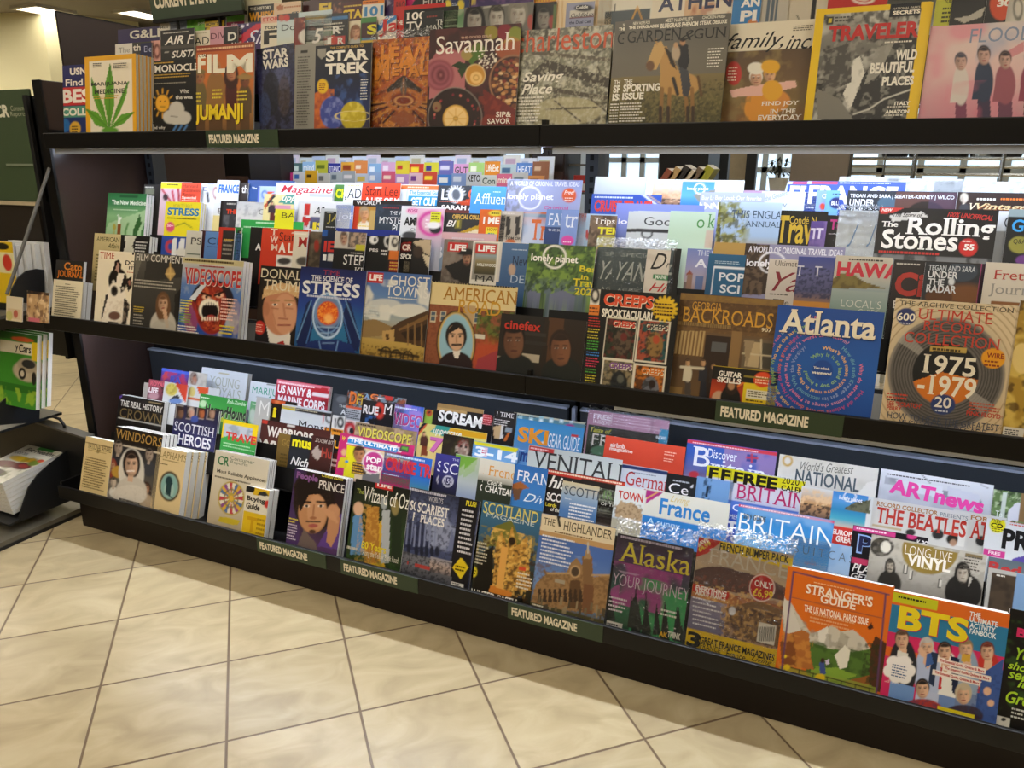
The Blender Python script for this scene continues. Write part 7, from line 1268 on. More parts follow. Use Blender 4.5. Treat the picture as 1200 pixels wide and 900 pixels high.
@mag('B1', 0, 399, 507, 'pink pop-star activity book with blue title strip', xr=486, w=.21)
def _(a):
    a.bg('b82a6c'); a.p('e0d8d8', (409, 511), (470, 524), (470, 530), (406, 520)); a.p('2f86c8', (409, 513), (467, 525), (465, 531), (407, 519)); a.quadt('THE ULTIMATE', (410, 517.5), (464, 529), 4.5, 'e4ecf4', 'h'); a.r(407, 521, 424, 560, 'd4cc1e'); a.p('d8c89a', (424, 524), (480, 536), (480, 545), (424, 530)); a.p('d8a23a', (424, 530), (486, 542), (484, 570), (420, 556), a=.0)
    a.r(420, 526, 450, 562, 'c8b8a4'); a.head(421, 533, 13, 17, 'b07a54', '2e1d14', 'short'); a.r(414, 541, 430, 555, '4a3424'); a.bars(414, 542, 430, 555, 4, 'c8a03a'); a.e(437.5, 542, 13, 14, 'e6dfe4'); a.e(437.5, 542, 11.5, 12.5, 'b83a86'); a.t('POP', 429, 534, 446, 542, 'f0e8ee', 'h'); a.t('star', 429, 542, 447, 551, 'f0e8ee', 'h'); a.r(452, 528, 459, 534, 'd0d0cc', .0)
    a.e(403, 530, 3, 4, 'c8a078'); a.p('c8b81e', (398, 536), (408, 536), (406, 548), (396, 548)); a.p('3a7ac0', (404, 539), (410, 541), (405, 543)); a.quadt('W', (400, 515), (404, 517), 5, 'e0c03a', 'h'); a.p('4a4a4a', (470, 521), (480, 524), (478, 530), (468, 528)); a.p('5aa03a', (472, 523), (478, 525), (477, 528), (471, 526)); a.p('6a6a70', (424, 556), (445, 555), (445, 565), (424, 562))
@mag('B1', 0, 451, 528, 'royal blue cruise cover with squat red title, bottom shelf', xr=507)
def _(a): a.bg('2a62bc', '2a66c0', '4a8a7a'); a.bars(454, 530, 502, 535, 1, 'c8d8f0', 1); a.t('CRUISE TRAVEL', 451, 535, 530, 552, 'c83440', 'h'); a.r(448, 556, 480, 575, '4a8a6a'); a.bars(450, 554, 468, 556, 1, 'c8d8e8')
def scov(a): a.bg('383682', '2e2e78', '26264c', '1c1c28'); a.t('SCOTS', 519, 541, 566, 555, 'dcdcec', 's'); a.t('THE', 530, 537, 538, 540, 'a8a8d0'); a.ring(525, 564, 5.6, 6, .9, 'c8c8d8'); a.t('150', 521, 560, 529, 567, 'd0d0e0', 's')
mag('B1', 2, 518, 532, 'deep violet-blue cover with white serif title and ringed number', xr=577, n=1, dx=-.024, cl='violet-blue copy fanned out at the left')(scov)
def greenfan(a): a.bg('aab0a0', '9aa894', 'a8b0b4', '8a98b4'); a.p('6a9a3a', (546, 534), (560, 537), (545, 550), (540, 554)); a.p('8aa868', (545, 549), (560, 537), (556, 552), (540, 562), a=.6)
mag('B1', 1, 546, 534, 'grey-green leaf-striped cover in a small fan', w=.1, n=2, dx=-.02, cl='leaf-striped copy fanned out behind at the left')(greenfan)
def freecov(a): a.bg('ccc8bc', 'c8c2b4', '2a3024', '232a20'); a.r(563, 563, 620, 590, '2c3226'); a.t('French', 572, 545, 611, 558, 'c88a3a', 's'); a.t('Cool &', 571, 562, 588, 568, 'dcd8cc', 'I'); a.t('CHATEAUX', 568, 568, 608, 577, 'e4e0d8', 'b')
mag('B1', 0, 569, 538, 'pale cover with gold serif title over dark green band', w=.135, n=2, dx=-.02, cl='gold-titled pale copy fanned out at the left')(freecov)
@mag('B1', 1, 603, 543, 'blue cover of a thatched gable with white serif capitals', w=.17)
def _(a): a.bg('2f68ac', '3a76b8', '3a78b8'); a.t('FRANCE', 605, 550, 664, 564, 'e4e8ec', 's'); a.p('9a5a2a', (597, 568), (610, 564), (620, 572), (612, 574), (598, 572)); a.p('6a4a34', (600, 572), (612, 573), (608, 586), (602, 586)); a.t('Div', 613, 577, 640, 588, 'd8e4ec', 'k')
@mag('B1', 3, 642, 549, 'black history cover with red and orange top strip', xr=733)
def _(a): a.bg('1f1b1a', '262220'); a.r(641, 549, 665, 555, 'd8781e'); a.p('c0342c', (641, 551), (733, 566), (733, 570), (641, 555)); a.r(641, 549, 735, 554, 'c0402a'); a.bars(643, 550, 730, 554, 1, 'ecd8c0', 1); a.t('history', 642, 556, 700, 577, 'e6e2dc', 'i'); a.t('SCOT', 640, 576, 664, 587, 'e4e0da', 'S'); a.t('Lords', 639, 588, 652, 593, 'd8c83a', 'b'); a.t('of the', 645, 594, 656, 599, 'd8d4cc', 'b')
@mag('B1', 2, 660, 563, 'blue loch cover with dark serif title on beige', xr=703)
def _(a): a.bg('c8b890', '8aa0b8', '4e76aa', '466a98'); a.t('SCOTTISH', 661, 568, 716, 580, '3a4450', 's'); a.bars(662, 583, 672, 585, 1, 'd0d4d8'); a.bars(668, 588, 702, 608, 5, 'dfe2e6', 1)
@mag('B1', 3, 700, 571, 'pale green cover with thin green capitals over stone', w=.12)
def _(a): a.bg('cad4c0', 'c4ccb8', '5a4e4a', '544a48'); a.r(695, 587, 725, 592, '2a2624'); a.t('IRISH', 706, 574, 738, 585, '7a9a6a', 's'); a.t('OF THE', 704, 588, 724, 592, 'd4d4cc', 'r')
@mag('B1', 1, 722, 568, 'white cover of a stone castle town with red capitals', xr=757)
def _(a): a.bg('d0d4d4', 'ccd4d8', '9ab0c4'); a.p('b0987a', (722, 594), (728, 586), (734, 590), (740, 588), (752, 598), (752, 612), (720, 606)); a.n(50, '7a644c', .7, .48, .62, a.mr(718, 586, 754, 612)); a.r(716, 606, 756, 625, 'a8a494'); a.t('TOWN &', 724, 574, 762, 585, 'b8322a', 'b')
def livfr(a): a.bg('d4d4cc', 'cccec8', 'c4c8c4'); a.p('a02a7c', (757, 573), (778, 577), (757, 590)); a.ln(758, 584, 772, 576, 1.2, 'd8b050'); a.t('Living', 785, 580, 808, 591, 'c8b060', 'k'); a.t('France', 772, 583, 831, 604, '2a78c0', 'b'); a.r(745, 601, 862, 640, '2a78c4'); a.t('A sunny', 758, 606, 796, 616, 'b8d8f0', 'r')
mag('B1', 1, 757, 573, 'white cover with blue lowercase title and magenta corner', xr=856, n=1, dx=-.008, cl='second copy behind the magenta-corner cover')(livfr)
def amtr(a): a.bg('3a5ac0', '3050b8', '3a58b8'); a.r(846, 598, 850, 640, '8a5ab0', .5); a.t('AMERICAN', 850, 601, 880, 607, 'd8def0', 'r'); a.t('T', 849, 609, 864, 624, 'e0e6f4', 'h')
mag('B1', 3, 848, 597, 'cobalt cover with white block letter beside violet spines', w=.12, n=4, dx=-.008, th=.0028, cl='violet-blue copy in the tight fan left of the cobalt cover')(amtr)
@mag('B1', 0, 866, 590, 'bright blue island guide with thin white capitals and red top strip', xr=978)
def _(a): a.bg('2f7cc4', '3a8ad0', '5aa0d8'); a.r(864, 590, 985, 593.6, 'd03a64'); a.bars(868, 591, 970, 594, 1, 'f0c8d4', 1); a.t('BRITAIN', 865, 600, 976, 623, 'e8f0f6', 'l'); a.t('2019 GUIDE', 871, 601, 897, 608, '3a4a5a', 'b'); a.t('GREAT', 874, 624, 906, 632, 'e0ecf4', 'r'); a.n(5, '9ac4e8', .4, .5, .7)
@mag('B1', 0, 925, 627, 'hazy blue luggage cover with wide-spaced thin grey title', xr=999)
def _(a): a.bg('7ea2cc', '86a8d0', '8ca4c4'); a.t('S U I T C A S E', 931, 637, 1010, 648, '5a6470', 'l'); a.p('c88a6a', (948, 658), (952, 653), (957, 660)); a.p('c86a5a', (942, 658), (958, 660), (956, 663), (942, 661)); a.n(6, 'a0b8d4', .5)
@mag('B1', 2, 1000, 615, 'black music magazine with outlined blue letter and pink strips', xr=1088, w=.215)
def _(a): a.bg('121018'); a.r(1000, 616, 1050, 621, 'c83a84'); a.bars(1004, 617, 1050, 621, 1, 'f4dcec', 1); a.e(1069, 628, 6, 4, 'c83a84'); a.t('P', 1003, 625, 1022, 650, '8aa8dc', 'h'); a.t('P', 1005, 627, 1020, 648, '1a2048', 'b'); a.r(998, 653, 1018, 659, 'c03a64'); a.t('PLAY', 998, 659, 1028, 670, 'e8e8e8', 'i'); a.t('GET', 997, 670, 1018, 678, 'd8d8d8', 'i'); a.t('K-POP SUPERSTARS', 1074, 632, 1125, 640, 'e4e4e8', 'b')
@mag('B1', 0, 1022, 626, 'monochrome vinyl magazine with a gold half-disc title', xr=1157)
def _(a):
    a.bg('b8b4aa', 'b0aca2', '8a867e'); a.rg(1022, 640, 1160, 700, 'bab6ac', 'a09c94', '5a5650'); a.e(1033, 641, 13, 11, '4a463e'); a.n(30, '1e1c1a', .8, .48, .62, a.me(1034, 641, 14, 11)); a.e(1038, 641, 6, 7, 'd8d4c8'); a.n(24, '8a867e', .5, .5, .66)
    for x, y in ((1060, 661), (1066, 668), (1100, 678), (1112, 682), (1140, 690)): a.r(x, y, x+4, y+11, '4a4844'); a.r(x+.8, y+1, x+3.2, y+10, 'cac6bc')
    a.e(1042, 684, 14, 16, '2c2a26'); a.head(1043, 664, 8, 13, 'b0a898', '2a2824', 'long', mouth='5a544c', beard='2a2824'); a.e(1129, 694, 22, 22, '211f1d'); a.head(1128, 673, 13, 19, 'b4ac9e', '1e1c1a', 'long', mouth='4a443e', beard='1e1c1a'); a.p('b8b4aa', (1136, 676), (1140, 678), (1134, 690))
    a.clip = a.mp([(1056, 634), (1124, 648), (1126, 690), (1050, 690)]); a.e(1090, 645, 33, 28, '8a7434'); a.clip = None; a.t('LONG LIVE', 1060, 638, 1115, 650, 'e8e4dc', 'l'); a.t('VINYL', 1062, 648, 1113, 663, 'eeeae2', 'h'); a.bars(1080, 664, 1094, 667, 1, 'd8d0b0'); a.r(1132, 648, 1152, 652, '7a6a4a'); a.bars(1131, 650, 1152, 668, 5, '5a5650')
@mag('B1', 1, 1159, 665, 'grey-framed dark photograph with blue edge at bottom right', w=.15)
def _(a): a.bg('b0b0ac'); a.r(1163, 670, 1230, 740, '4a3e32'); a.n(8, '2a241e', .7, .45, .6, a.mr(1163, 670, 1230, 740)); a.r(1192, 672, 1230, 740, '7a9ac0'); a.bars(1168, 672, 1178, 676, 1, 'd8d4cc')
@mag('B1', 4, 1159, 652, 'cover with round red letters peeping above the dark photograph', w=.15)
def _(a): a.bg('5a6a74', '8a8a88'); a.t('Red', 1158, 657, 1196, 670, 'b83a3a', 'h')

# ================================================================== BOTTOM SHELF, third row
@mag('B2', 2, 169, 448, 'thin white spine sliver at the far left of the third row', w=.05)
def _(a): a.bg('b8b4ac', '8a7a74')
@mag('B2', 1, 175, 444, 'pink-red celebrity cover with white capitals at far left', w=.17)
def _(a): a.bg('b85a68', '6a3a48', '3a2a34'); a.t('ROYAL', 176, 446, 193, 452, 'e06a7c', 'h'); a.t('LIFE', 174, 453, 185, 460, 'f0e4e8', 'h'); a.n(14, '2a1c24', .8, .5, .62, a.mr(184, 450, 196, 470)); a.e(180, 464, 6, 4, 'b88a94')
@mag('B2', 0, 193, 447, 'white cover with a gold coin and red diagonal wedge', xr=221)
def _(a): a.bg('c8ccd0'); a.e(201, 456.5, 7, 7.5, 'd0c060'); a.n(30, 'a89438', .6, .5, .64, a.me(201, 456, 6, 7)); a.p('d04a34', (205, 448), (220, 450), (217, 472)); a.p('3a3a40', (198, 468), (208, 462), (213, 472), (200, 474)); a.e(206, 470, 8, 3, '6a8ac8')
@mag('B2', 2, 220, 450, 'white and red cover with pale yellow disc', w=.16)
def _(a): a.bg('d0d4d8'); a.p('dc5a30', (230, 452), (245, 454), (243, 462), (234, 462)); a.e(225, 459, 4, 6, 'd8c87a'); a.r(218, 465, 240, 467, 'd8704a')
@mag('B2', 1, 235, 461, 'green monster-movie cover with black dripping title', xr=290)
def _(a): a.bg('3a9444', '44a04c', '5a8a44', '2a6a34'); a.bars(236, 464, 246, 467, 1, 'd8f0d8', 1); a.t('Rob-Zombie', 266, 468, 288, 473, 'd0ecd0', 'i'); a.t('HorrorHound', 240, 472, 288, 487, '2a2c28', 'h', 'b0c8a8'); a.e(238, 473, 4, 4, 'b8d8b0'); a.p('b8c83a', (258, 486), (264, 483), (262, 494), (256, 494))
@mag('B2', 2, 294, 470, 'second green cover with pale grey shapes', w=.1)
def _(a): a.bg('6aa878', '4a8a5a'); a.bars(296, 472, 302, 475, 1, 'e0f0e0'); a.e(296, 488, 4, 9, 'b0c0b8')
@mag('B2', 1, 301, 465, 'silver-grey cover with a huge pale condensed initial', w=.12)
def _(a): a.bg('b8b8b4', 'b0b0ac'); a.t('M', 303, 469, 314, 488, 'e4e4e0', 'l')
@mag('B2', 3, 317, 467, 'dark cover with orange top and yellow letter', w=.12)
def _(a): a.bg('241a16'); a.r(316, 467, 335, 472, 'd85a2a'); a.t('i', 319, 477, 323, 490, 'e0d01e', 'h'); a.e(325, 471, 3, 2, 'e8824a')
def morsel(a): a.bg('c8ced4', 'ccd2d8', 'c8ccd2'); a.r(325, 474, 395, 478, '2a2624'); a.bars(330, 475, 388, 478, 1, 'b0a890', 1); a.r(325, 474, 346, 478, 'd8c01e'); a.t('Monsters', 349, 492, 402, 502, '26282c', 's'); a.ring(386, 490, 4, 5, 1.2, '3a3c40'); a.r(380, 500, 392, 508, 'dc8a2a'); a.ln(379, 486, 379, 496, .8, 'd05a6a')
mag('B2', 2, 337, 474, 'pale blue-grey cover with slab serif title and ink sketch', w=.19, n=2, dx=-.028, cl='pale slab-serif copy stepped out to the left')(morsel)
@mag('B2', 1, 390, 486, 'white cover with black ink scribble and orange foot', w=.1)
def _(a): a.bg('d4d6d6'); a.ln(393, 491, 393, 500, 1.4, '2a2c30'); a.ring(399, 495, 3, 5, 1.4, '2a2c30'); a.r(386, 501, 405, 510, 'd8902c'); a.bars(390, 502, 402, 507, 1, '6a3a0a')
@mag('B2', 2, 404, 491, 'white cover with a red horseshoe mark', w=.1)
def _(a): a.bg('d0d0d0'); a.bars(405, 493, 414, 496, 1, '5a5a5a'); a.ring(410, 504, 5, 7, 3, 'b83038'); a.e(412, 505, 2.6, 4, '20242a')
@mag('B2', 0, 417, 494, 'tan video cover with ornate yellow title', xr=489)
def _(a): a.bg('9a8464', '8e7656', 'a88c74'); a.n(20, 'c8a894', .6, .5, .66); a.n(20, '5a4632', .6, .52, .66); a.bars(419, 495, 447, 499, 1, '3a3028', 1); a.t('VIDEOSCOPE', 418, 499, 481, 512, 'd8cc5a', 'S', '4a3a20')
@mag('B2', 1, 492, 495, 'yellow pattern cover with pink numeral and small standing figure', xr=571)
def _(a):
    a.bg('d8cc7a'); a.p('c8582e', (490, 505), (500, 495), (503, 495), (489, 512)); a.p('1e2a30', (489, 503), (497, 495), (501, 495), (490, 507)); a.p('3a9a90', (503, 506), (514, 497), (530, 500), (526, 513)); a.p('dca61e', (527, 502), (572, 508), (570, 515), (525, 509)); a.t('uppercase', 507, 502, 540, 511, 'e4e4dc', 'i'); a.r(485, 520, 520, 545, 'c8a87a', .5); a.person(497, 506, 534, 9, 'd0a080', '1c1614', '4a2a24', '7a3a24'); a.t('7', 502, 511, 518, 531, 'c86ab0', 'h', '8a2a6a')
@mag('B2', 0, 520, 508, 'very dark cover with a blood-spattered pale face', xr=556)
def _(a): a.bg('221c18', '2a221e', '1e1a18'); a.n(14, '3c3a22', .7, .5, .65); a.e(543, 526, 7, 10, '8a746a'); a.n(40, '7a1e1c', .8, .46, .6, a.me(543, 522, 7, 9)); a.n(40, 'c8b8ac', .7, .52, .66, a.me(541, 527, 8, 8)); a.e(540, 523, 1.4, 1.4, '100c0c'); a.e(546, 524, 1.4, 1.4, '100c0c'); a.p('8a7a3a', (540, 508), (543, 508), (546, 511), (538, 510))
@mag('B2', 0, 555, 516, 'sky and yellow cover with bold white numerals', xr=608)
def _(a): a.bg('5a94cc', '78a8d8', '8ab4dc'); a.p('d8d01e', (555, 516), (608, 525), (604, 531), (575, 524), (556, 521)); a.t('3-14', 556, 522, 606, 535, 'e8eef4', 'h'); a.r(564, 524, 572, 534, 'dcc0d0'); a.bars(565, 526, 572, 532, 2, 'c05a7a')
@mag('B2', 2, 607, 525, 'blue cover with a rounded navy outline letter', w=.12)
def _(a): a.bg('5a8cc8'); a.t('m', 609, 529, 618, 541, '1f3f8a', 'h'); a.bars(608, 526, 616, 528, 1, 'c0d4ec')
@mag('B2', 1, 620, 521, 'pale grey Italian cover with large spaced serif capitals', xr=730)
def _(a): a.bg('c4cccc', 'c8d0d0', 'bcc4c4'); a.r(621, 522, 649, 527, 'c0363a'); a.bars(622, 523, 648, 527, 1, 'f0c8c8'); a.t('VENITALIA', 623, 527, 748, 549, '33373a', 's'); a.r(728, 545, 732, 560, '9ac4e0')
@mag('B2', 2, 728, 543, 'white cover with tall thin red serif title and navy bar', xr=783)
def _(a): a.bg('c8d0dc', 'c4ccd8'); a.r(727, 543, 785, 547.5, '25386c'); a.bars(756, 545, 781, 549, 1, 'd8e0ec', 1); a.t('Germany', 732, 551, 793, 575, 'b8323a', 's'); a.bars(742, 552, 776, 555, 1, '8a94a8')
@mag('B2', 1, 782, 554, 'black cover with large white script-like letters', xr=817)
def _(a): a.bg('1b1c20', '20232a'); a.t('Ce', 783, 565, 806, 578, 'e8e8ec', 's'); a.bars(789, 561, 812, 565, 1, 'b8bcc4'); a.p('d8dce4', (808, 570), (812, 568), (811, 573)); a.r(782, 573, 818, 590, '15161a', .4)
@mag('B2', 2, 817, 558, 'blue water and palms photograph beside black cover', w=.1)
def _(a): a.bg('7aa8dc', '6a94c4', '3a5474'); a.n(24, '1e3450', .8, .48, .62, a.mr(825, 560, 835, 585)); a.r(828, 570, 831, 582, '1a2a3a')
def brita(a):
    a.bg('d4d4e0', 'd0d0dc', '5a7ac4'); a.p('dcd41e', (858, 549), (942, 565), (942, 576), (858, 562)); a.r(855, 550, 945, 563, 'dcd41e'); a.t('FREE', 859, 552, 910, 567, '17170c', 'h'); a.t('2020 WALL', 916, 558, 968, 567, '1f1f10', 'r'); a.t('CALENDAR', 915, 568, 960, 575, '1f1f10', 'b'); a.t('BRITAIN', 862, 566, 945, 585, 'c02a6c', 's'); a.bars(861, 583, 892, 585, 1, '5a5a6a'); a.r(850, 585, 950, 620, '4a6ec0'); a.t('C', 858, 590, 868, 599, 'dce4f4', 'r')
mag('B2', 2, 858, 550, 'white cover with bright yellow free calendar strip and magenta title', xr=944, n=2, dx=-.034, cl='yellow-stripped copy fanned out left of its twin')(brita)
@mag('B2', 1, 940, 569, 'white double-photo travel cover of street and turquoise bay', xr=1024)
def _(a):
    a.bg('d8dcdc'); a.rg(940, 570, 976, 604, 'dcdad4', 'c89a6c', '5a4640'); a.n(34, 'ecc89a', .8, .46, .6, a.mr(940, 570, 976, 590)); a.n(44, '2c2424', .85, .5, .6, a.mr(938, 588, 975, 604)); a.rg(977, 574, 1018, 618, '3a88d4', '5a9edc', '2f86b8', '4aa8c0', 'd8b8a0'); a.p('6a6a54', (988, 596), (1004, 588), (1020, 586), (1019, 602), (1004, 600)); a.n(40, '3a4434', .7, .48, .62, a.mp([(988, 596), (1004, 588), (1020, 586), (1019, 602)])); a.ring(996, 582, 7, 6, .9, 'eef2f6'); a.t('lonely planet', 983, 580, 1010, 587, 'f2f4f8', 'b'); a.r(970, 615, 1020, 636, 'c8342c'); a.t('EUROPE\'S', 975, 619, 1006, 626, 'f2e8e4', 'h'); a.t('GREATEST', 979, 627, 1012, 635, 'f2e8e4', 'h')
def beat(a): a.bg('d4d4d0', 'd0d0cc', 'c4c4c4'); a.t('RECORD COLLECTOR', 1027, 587, 1099, 593, 'a8702c', 'S'); a.t('PRESENTS', 1101, 600, 1134, 605, '6a7a84', 's'); a.t('THE BEATLES', 1026, 593, 1131, 614, 'c0382c', 'S'); a.r(1022, 614, 1057, 617, 'b8a888'); a.e(1067, 624, 6, 4, '2a2a2a'); a.e(1099, 626, 7, 6, '2c2c2e'); a.e(1116, 632, 7, 6, '26221f'); a.e(1117, 636, 4, 4, 'b08a70'); a.r(1126, 610, 1133, 640, 'dcdcd8')
mag('B2', 2, 1023, 583, 'white record-collector cover with tall red slab title', xr=1137, n=0)(beat)
@mag('B2', 3, 1118, 597, 'second white record cover showing end of a red title', xr=1180, w=.1)
def _(a): a.bg('d0d0cc', 'c8c8c4'); a.t('FOR PRE', 1137, 603, 1178, 609, 'a8702c', 'S'); a.t('AT THE', 1136, 609, 1190, 632, 'c0382c', 'S'); a.e(1150, 634, 7, 6, '2c2c2e')
@mag('B2', 0, 1157, 607, 'white progressive music cover with yellow disc and fat black letters', w=.2)
def _(a): a.bg('d4d8dc', 'ccd2d8'); a.e(1169, 615, 9.5, 9.5, 'dcd81e'); a.t('FREE', 1162, 608, 1173, 612, '3a3a10', 'r'); a.t('CD', 1161, 612, 1175, 618, '14140c', 'h'); a.bars(1163, 618, 1176, 623, 2, '6a6a1a'); a.t('PROG', 1173, 618, 1250, 645, '15161a', 'h'); a.bars(1184, 610, 1205, 616, 2, 'd05a5a'); a.r(1153, 643, 1178, 650, 'c83a8c'); a.t('FREE', 1158, 645, 1172, 649, 'f4e0ec', 'b'); a.p('5a4aa0', (1186, 655), (1205, 650), (1205, 660), (1184, 660))

# ================================================================== BOTTOM SHELF, fourth row
@mag('B3', 1, 190, 431, 'red and blue comic-style cover behind the gold coin', w=.16)
def _(a): a.bg('3a5ac8', '8a2a3c', '7a2634'); a.n(12, 'c83a48', .7, .48, .62); a.r(189, 431, 224, 434, '4a6ad8'); a.p('d04a54', (190, 440), (196, 434), (197, 442), (192, 446)); a.t('RA', 199, 440, 212, 449, '4a5ac0', 'h')
@mag('B3', 0, 222, 435, 'white cover with a red-haired face at far left', w=.09)
def _(a): a.bg('c8c4bc'); a.head(227, 445, 7, 12, 'b88068', '4a2420', 'fluffy'); a.n(20, 'a8a49c', .5)
@mag('B3', 1, 294, 446, 'white herbal cover with thin teal capitals', w=.17)
def _(a): a.bg('cdd5dc', 'd2dae0'); a.t('MARIJUANA', 295, 452, 345, 464, '3a9c80', 'r'); a.r(312, 450, 323, 451.5, '7a7a7a'); a.r(300, 464, 325, 466, 'a8b0b8')
@mag('B3', 0, 325, 444, 'red and white military cover with flag panel', xr=387, n=1, th=.008)
def _(a): a.bg('c03448', 'b02e40', 'a82a3a'); a.r(324, 444, 390, 449, 'd87a8c'); a.bars(327, 446, 384, 450, 1, 'f4d8dc', 1); a.t('US NAVY &', 325, 450, 365, 461, 'f0eef0', 'h'); a.t('MARINE CORPS', 325, 462, 380, 474, 'f0eef0', 'h'); a.p('b0242c', (365, 454), (385, 455), (385, 462), (365, 460)); a.p('e0d8dc', (365, 460), (385, 462), (384, 467), (366, 464)); a.p('8a1c24', (376, 468), (386, 468), (385, 476), (376, 476))
@mag('B3', 2, 391, 461, 'charcoal cloud cover with small white lettering', w=.12)
def _(a): a.bg('3f4248', '565a60', '3a3c42'); a.e(400, 468, 6, 4, '6a6e74', .8); a.t('THE', 397, 474, 405, 477, 'd8dcdc', 's'); a.t('A', 399, 479, 405, 486, 'e0e4e4', 'b')
@mag('B3', 1, 408, 457, 'crowded cover with orange and yellow carved letters', xr=476)
def _(a): a.bg('3a2c28', '4a3a34', 'a8acb0'); a.n(26, 'a85a3a', .7, .5, .62); a.n(30, '8aa8b8', .6, .52, .64); a.r(405, 475, 425, 478, 'd05a3a'); a.r(405, 478, 425, 492, 'b0b4ba'); a.bars(406, 479, 424, 490, 5, '3a3c40'); a.t('D', 409, 458, 417, 475, 'd8702a', 'S', '6a2a0c'); a.t('Fi', 417, 461, 425, 475, 'c8a83a', 'S', '5a3a10'); a.t('A', 427, 461, 433, 467, '7aa4c8', 'S'); a.t('G', 434, 461, 443, 468, 'd87a3a', 'S'); a.p('c0342c', (450, 462), (461, 463), (460, 470), (452, 468)); a.bars(443, 465, 451, 468, 1, 'e0dcd8')
@mag('B3', 0, 425, 468, 'black cover with white rough capitals and red crescent', xr=463)
def _(a): a.bg('221e20', '1c1a1e', '2a2430'); a.t('RUE', 425, 474, 443, 485, 'e0dcd8', 'h'); a.ring(445, 481, 4, 7, 2, 'c83a2c'); a.t('M', 449, 473, 459, 486, 'e0dcd8', 's'); a.n(20, '3a6aa8', .8, .48, .6, a.mr(428, 486, 442, 496))
@mag('B3', 1, 461, 472, 'blue and pink video cover with red-edged letters', xr=497)
def _(a): a.bg('3a62c4', '6a8ad8', '8a7ad0', '5a5ab8'); a.n(14, 'b88ad8', .6, .48, .66); a.bars(463, 475, 490, 479, 1, 'd8e4f8', 1); a.t('VIDEO', 460, 482, 494, 498, 'c84a8c', 'S', 'dcd4e8')
@mag('B3', 3, 498, 479, 'small dark booklet with a lime panel and orange head', w=.09)
def _(a): a.bg('231e20'); a.r(499, 480, 508, 497, '9ac04a'); a.e(503, 484, 4, 4, 'c0502c'); a.e(503, 483, 1.4, 1.4, '1a1a1a')
@mag('B3', 0, 513, 477, 'black horror cover with dripping white title and red splash', xr=579)
def _(a): a.bg('171414', '1c1818'); a.r(511, 476, 548, 480, 'b8935a'); a.r(549, 478, 578, 482, 'c8b83a'); a.quadt('SCREAM', (513, 493), (564, 503), 14, 'eceae6', 'h'); a.e(571, 491, 6, 7, 'b03038'); a.bars(566, 485, 577, 498, 5, 'd88a8c')
@mag('B3', 1, 580, 480, 'black ancient-history cover with statues and pencil shape', xr=606)
def _(a): a.bg('1f1a1a', '221d20', '1c181a'); a.t('! TIME', 582, 482, 602, 488, 'e0dcd8', 's'); a.bars(580, 490, 600, 498, 3, 'd0ccc8', 1); a.p('c8a87a', (578, 500), (588, 498), (587, 514), (579, 514)); a.p('d8d4d0', (587, 499), (590, 499), (589, 514), (586, 514)); a.p('c86a2a', (590, 516), (598, 502), (600, 504), (593, 517)); a.r(592, 501, 600, 506, '8a96a0')
@mag('B3', 0, 606, 490, 'blue ski gear cover with orange and white capitals', xr=685)
def _(a): a.bg('3a86bc', '4a90c4', '6a8cc8'); a.t('SKI', 606, 499, 641, 519, 'e8962a', 'h'); a.t('GEAR GUIDE', 641, 507, 678, 525, 'e4ecf0', 'r'); a.r(669, 509, 677, 511, 'c83a3a'); a.p('d8dce0', (633, 521), (636, 516), (638, 522))
@mag('B3', 1, 690, 480, 'bagged food cover with dusty pink free-supplement header', xr=785, sleeve=.006)
def _(a): a.bg('b88aa0'); a.r(690, 497, 790, 540, '2c2a26'); a.r(690, 497, 719, 535, '2e3a2c'); a.t('FREE', 695, 484, 716, 491, 'e8dce4', 'h'); a.t('INSIDE', 695, 491, 715, 496, 'e4d4dc', 'b'); a.r(717, 485, 718, 497, 'd8c0cc'); a.bars(720, 485, 778, 499, 4, 'd4b4c4', 1); a.t('Taste of', 692, 500, 716, 506, 'd8d04a', 'I'); a.t('FRANCE', 692, 507, 770, 522, 'e0dcd4', 's'); a.r(774, 503, 790, 530, '3a94bc'); a.t('NEW!', 769, 510, 780, 515, 'e4f0f4', 'b'); a.e(706, 528, 14, 6, '5a8a6a')
@mag('B3', 0, 710, 510, 'flat tomato-red cover with small white lowercase title', xr=804)
def _(a): a.bg('d84c34', 'd64a32'); a.t('airbnb', 715, 518, 732, 524, 'f2e4dc', 'b'); a.t('magazine', 714, 523, 741, 529, 'f2e4dc', 'b'); a.bars(779, 528, 793, 534, 2, 'f0b8a4', 1); a.bars(778, 536, 792, 541, 2, 'f0b8a4', 1); a.e(718, 535, 9, 5, '8ac0b0', .0)
@mag('B3', 2, 806, 514, 'blue and violet dusk cover with white serif title and small flag', xr=911)
def _(a): a.bg('2f58b4', '3a62b8', '6a70b0', 'a890a8'); a.n(5, 'b08ab0', .6, .48, .66, a.mr(850, 525, 912, 560)); a.r(804, 514, 915, 519, 'd03a48'); a.bars(812, 517, 900, 520, 1, 'f4d4d4', 1); a.t('B', 810, 522, 831, 547, 'eef0f6', 's'); a.t('Discover', 829, 525, 863, 537, 'ecf0f6', 's'); a.t('ritain', 831, 537, 897, 558, 'eef0f6', 's'); a.r(875, 532, 888, 541, '3a4a94'); a.ln(875, 536, 888, 537, 2, 'c83a48'); a.ln(881, 532, 881, 542, 1.8, 'c83a48'); a.e(813, 556, 6, 4, 'c83a48')
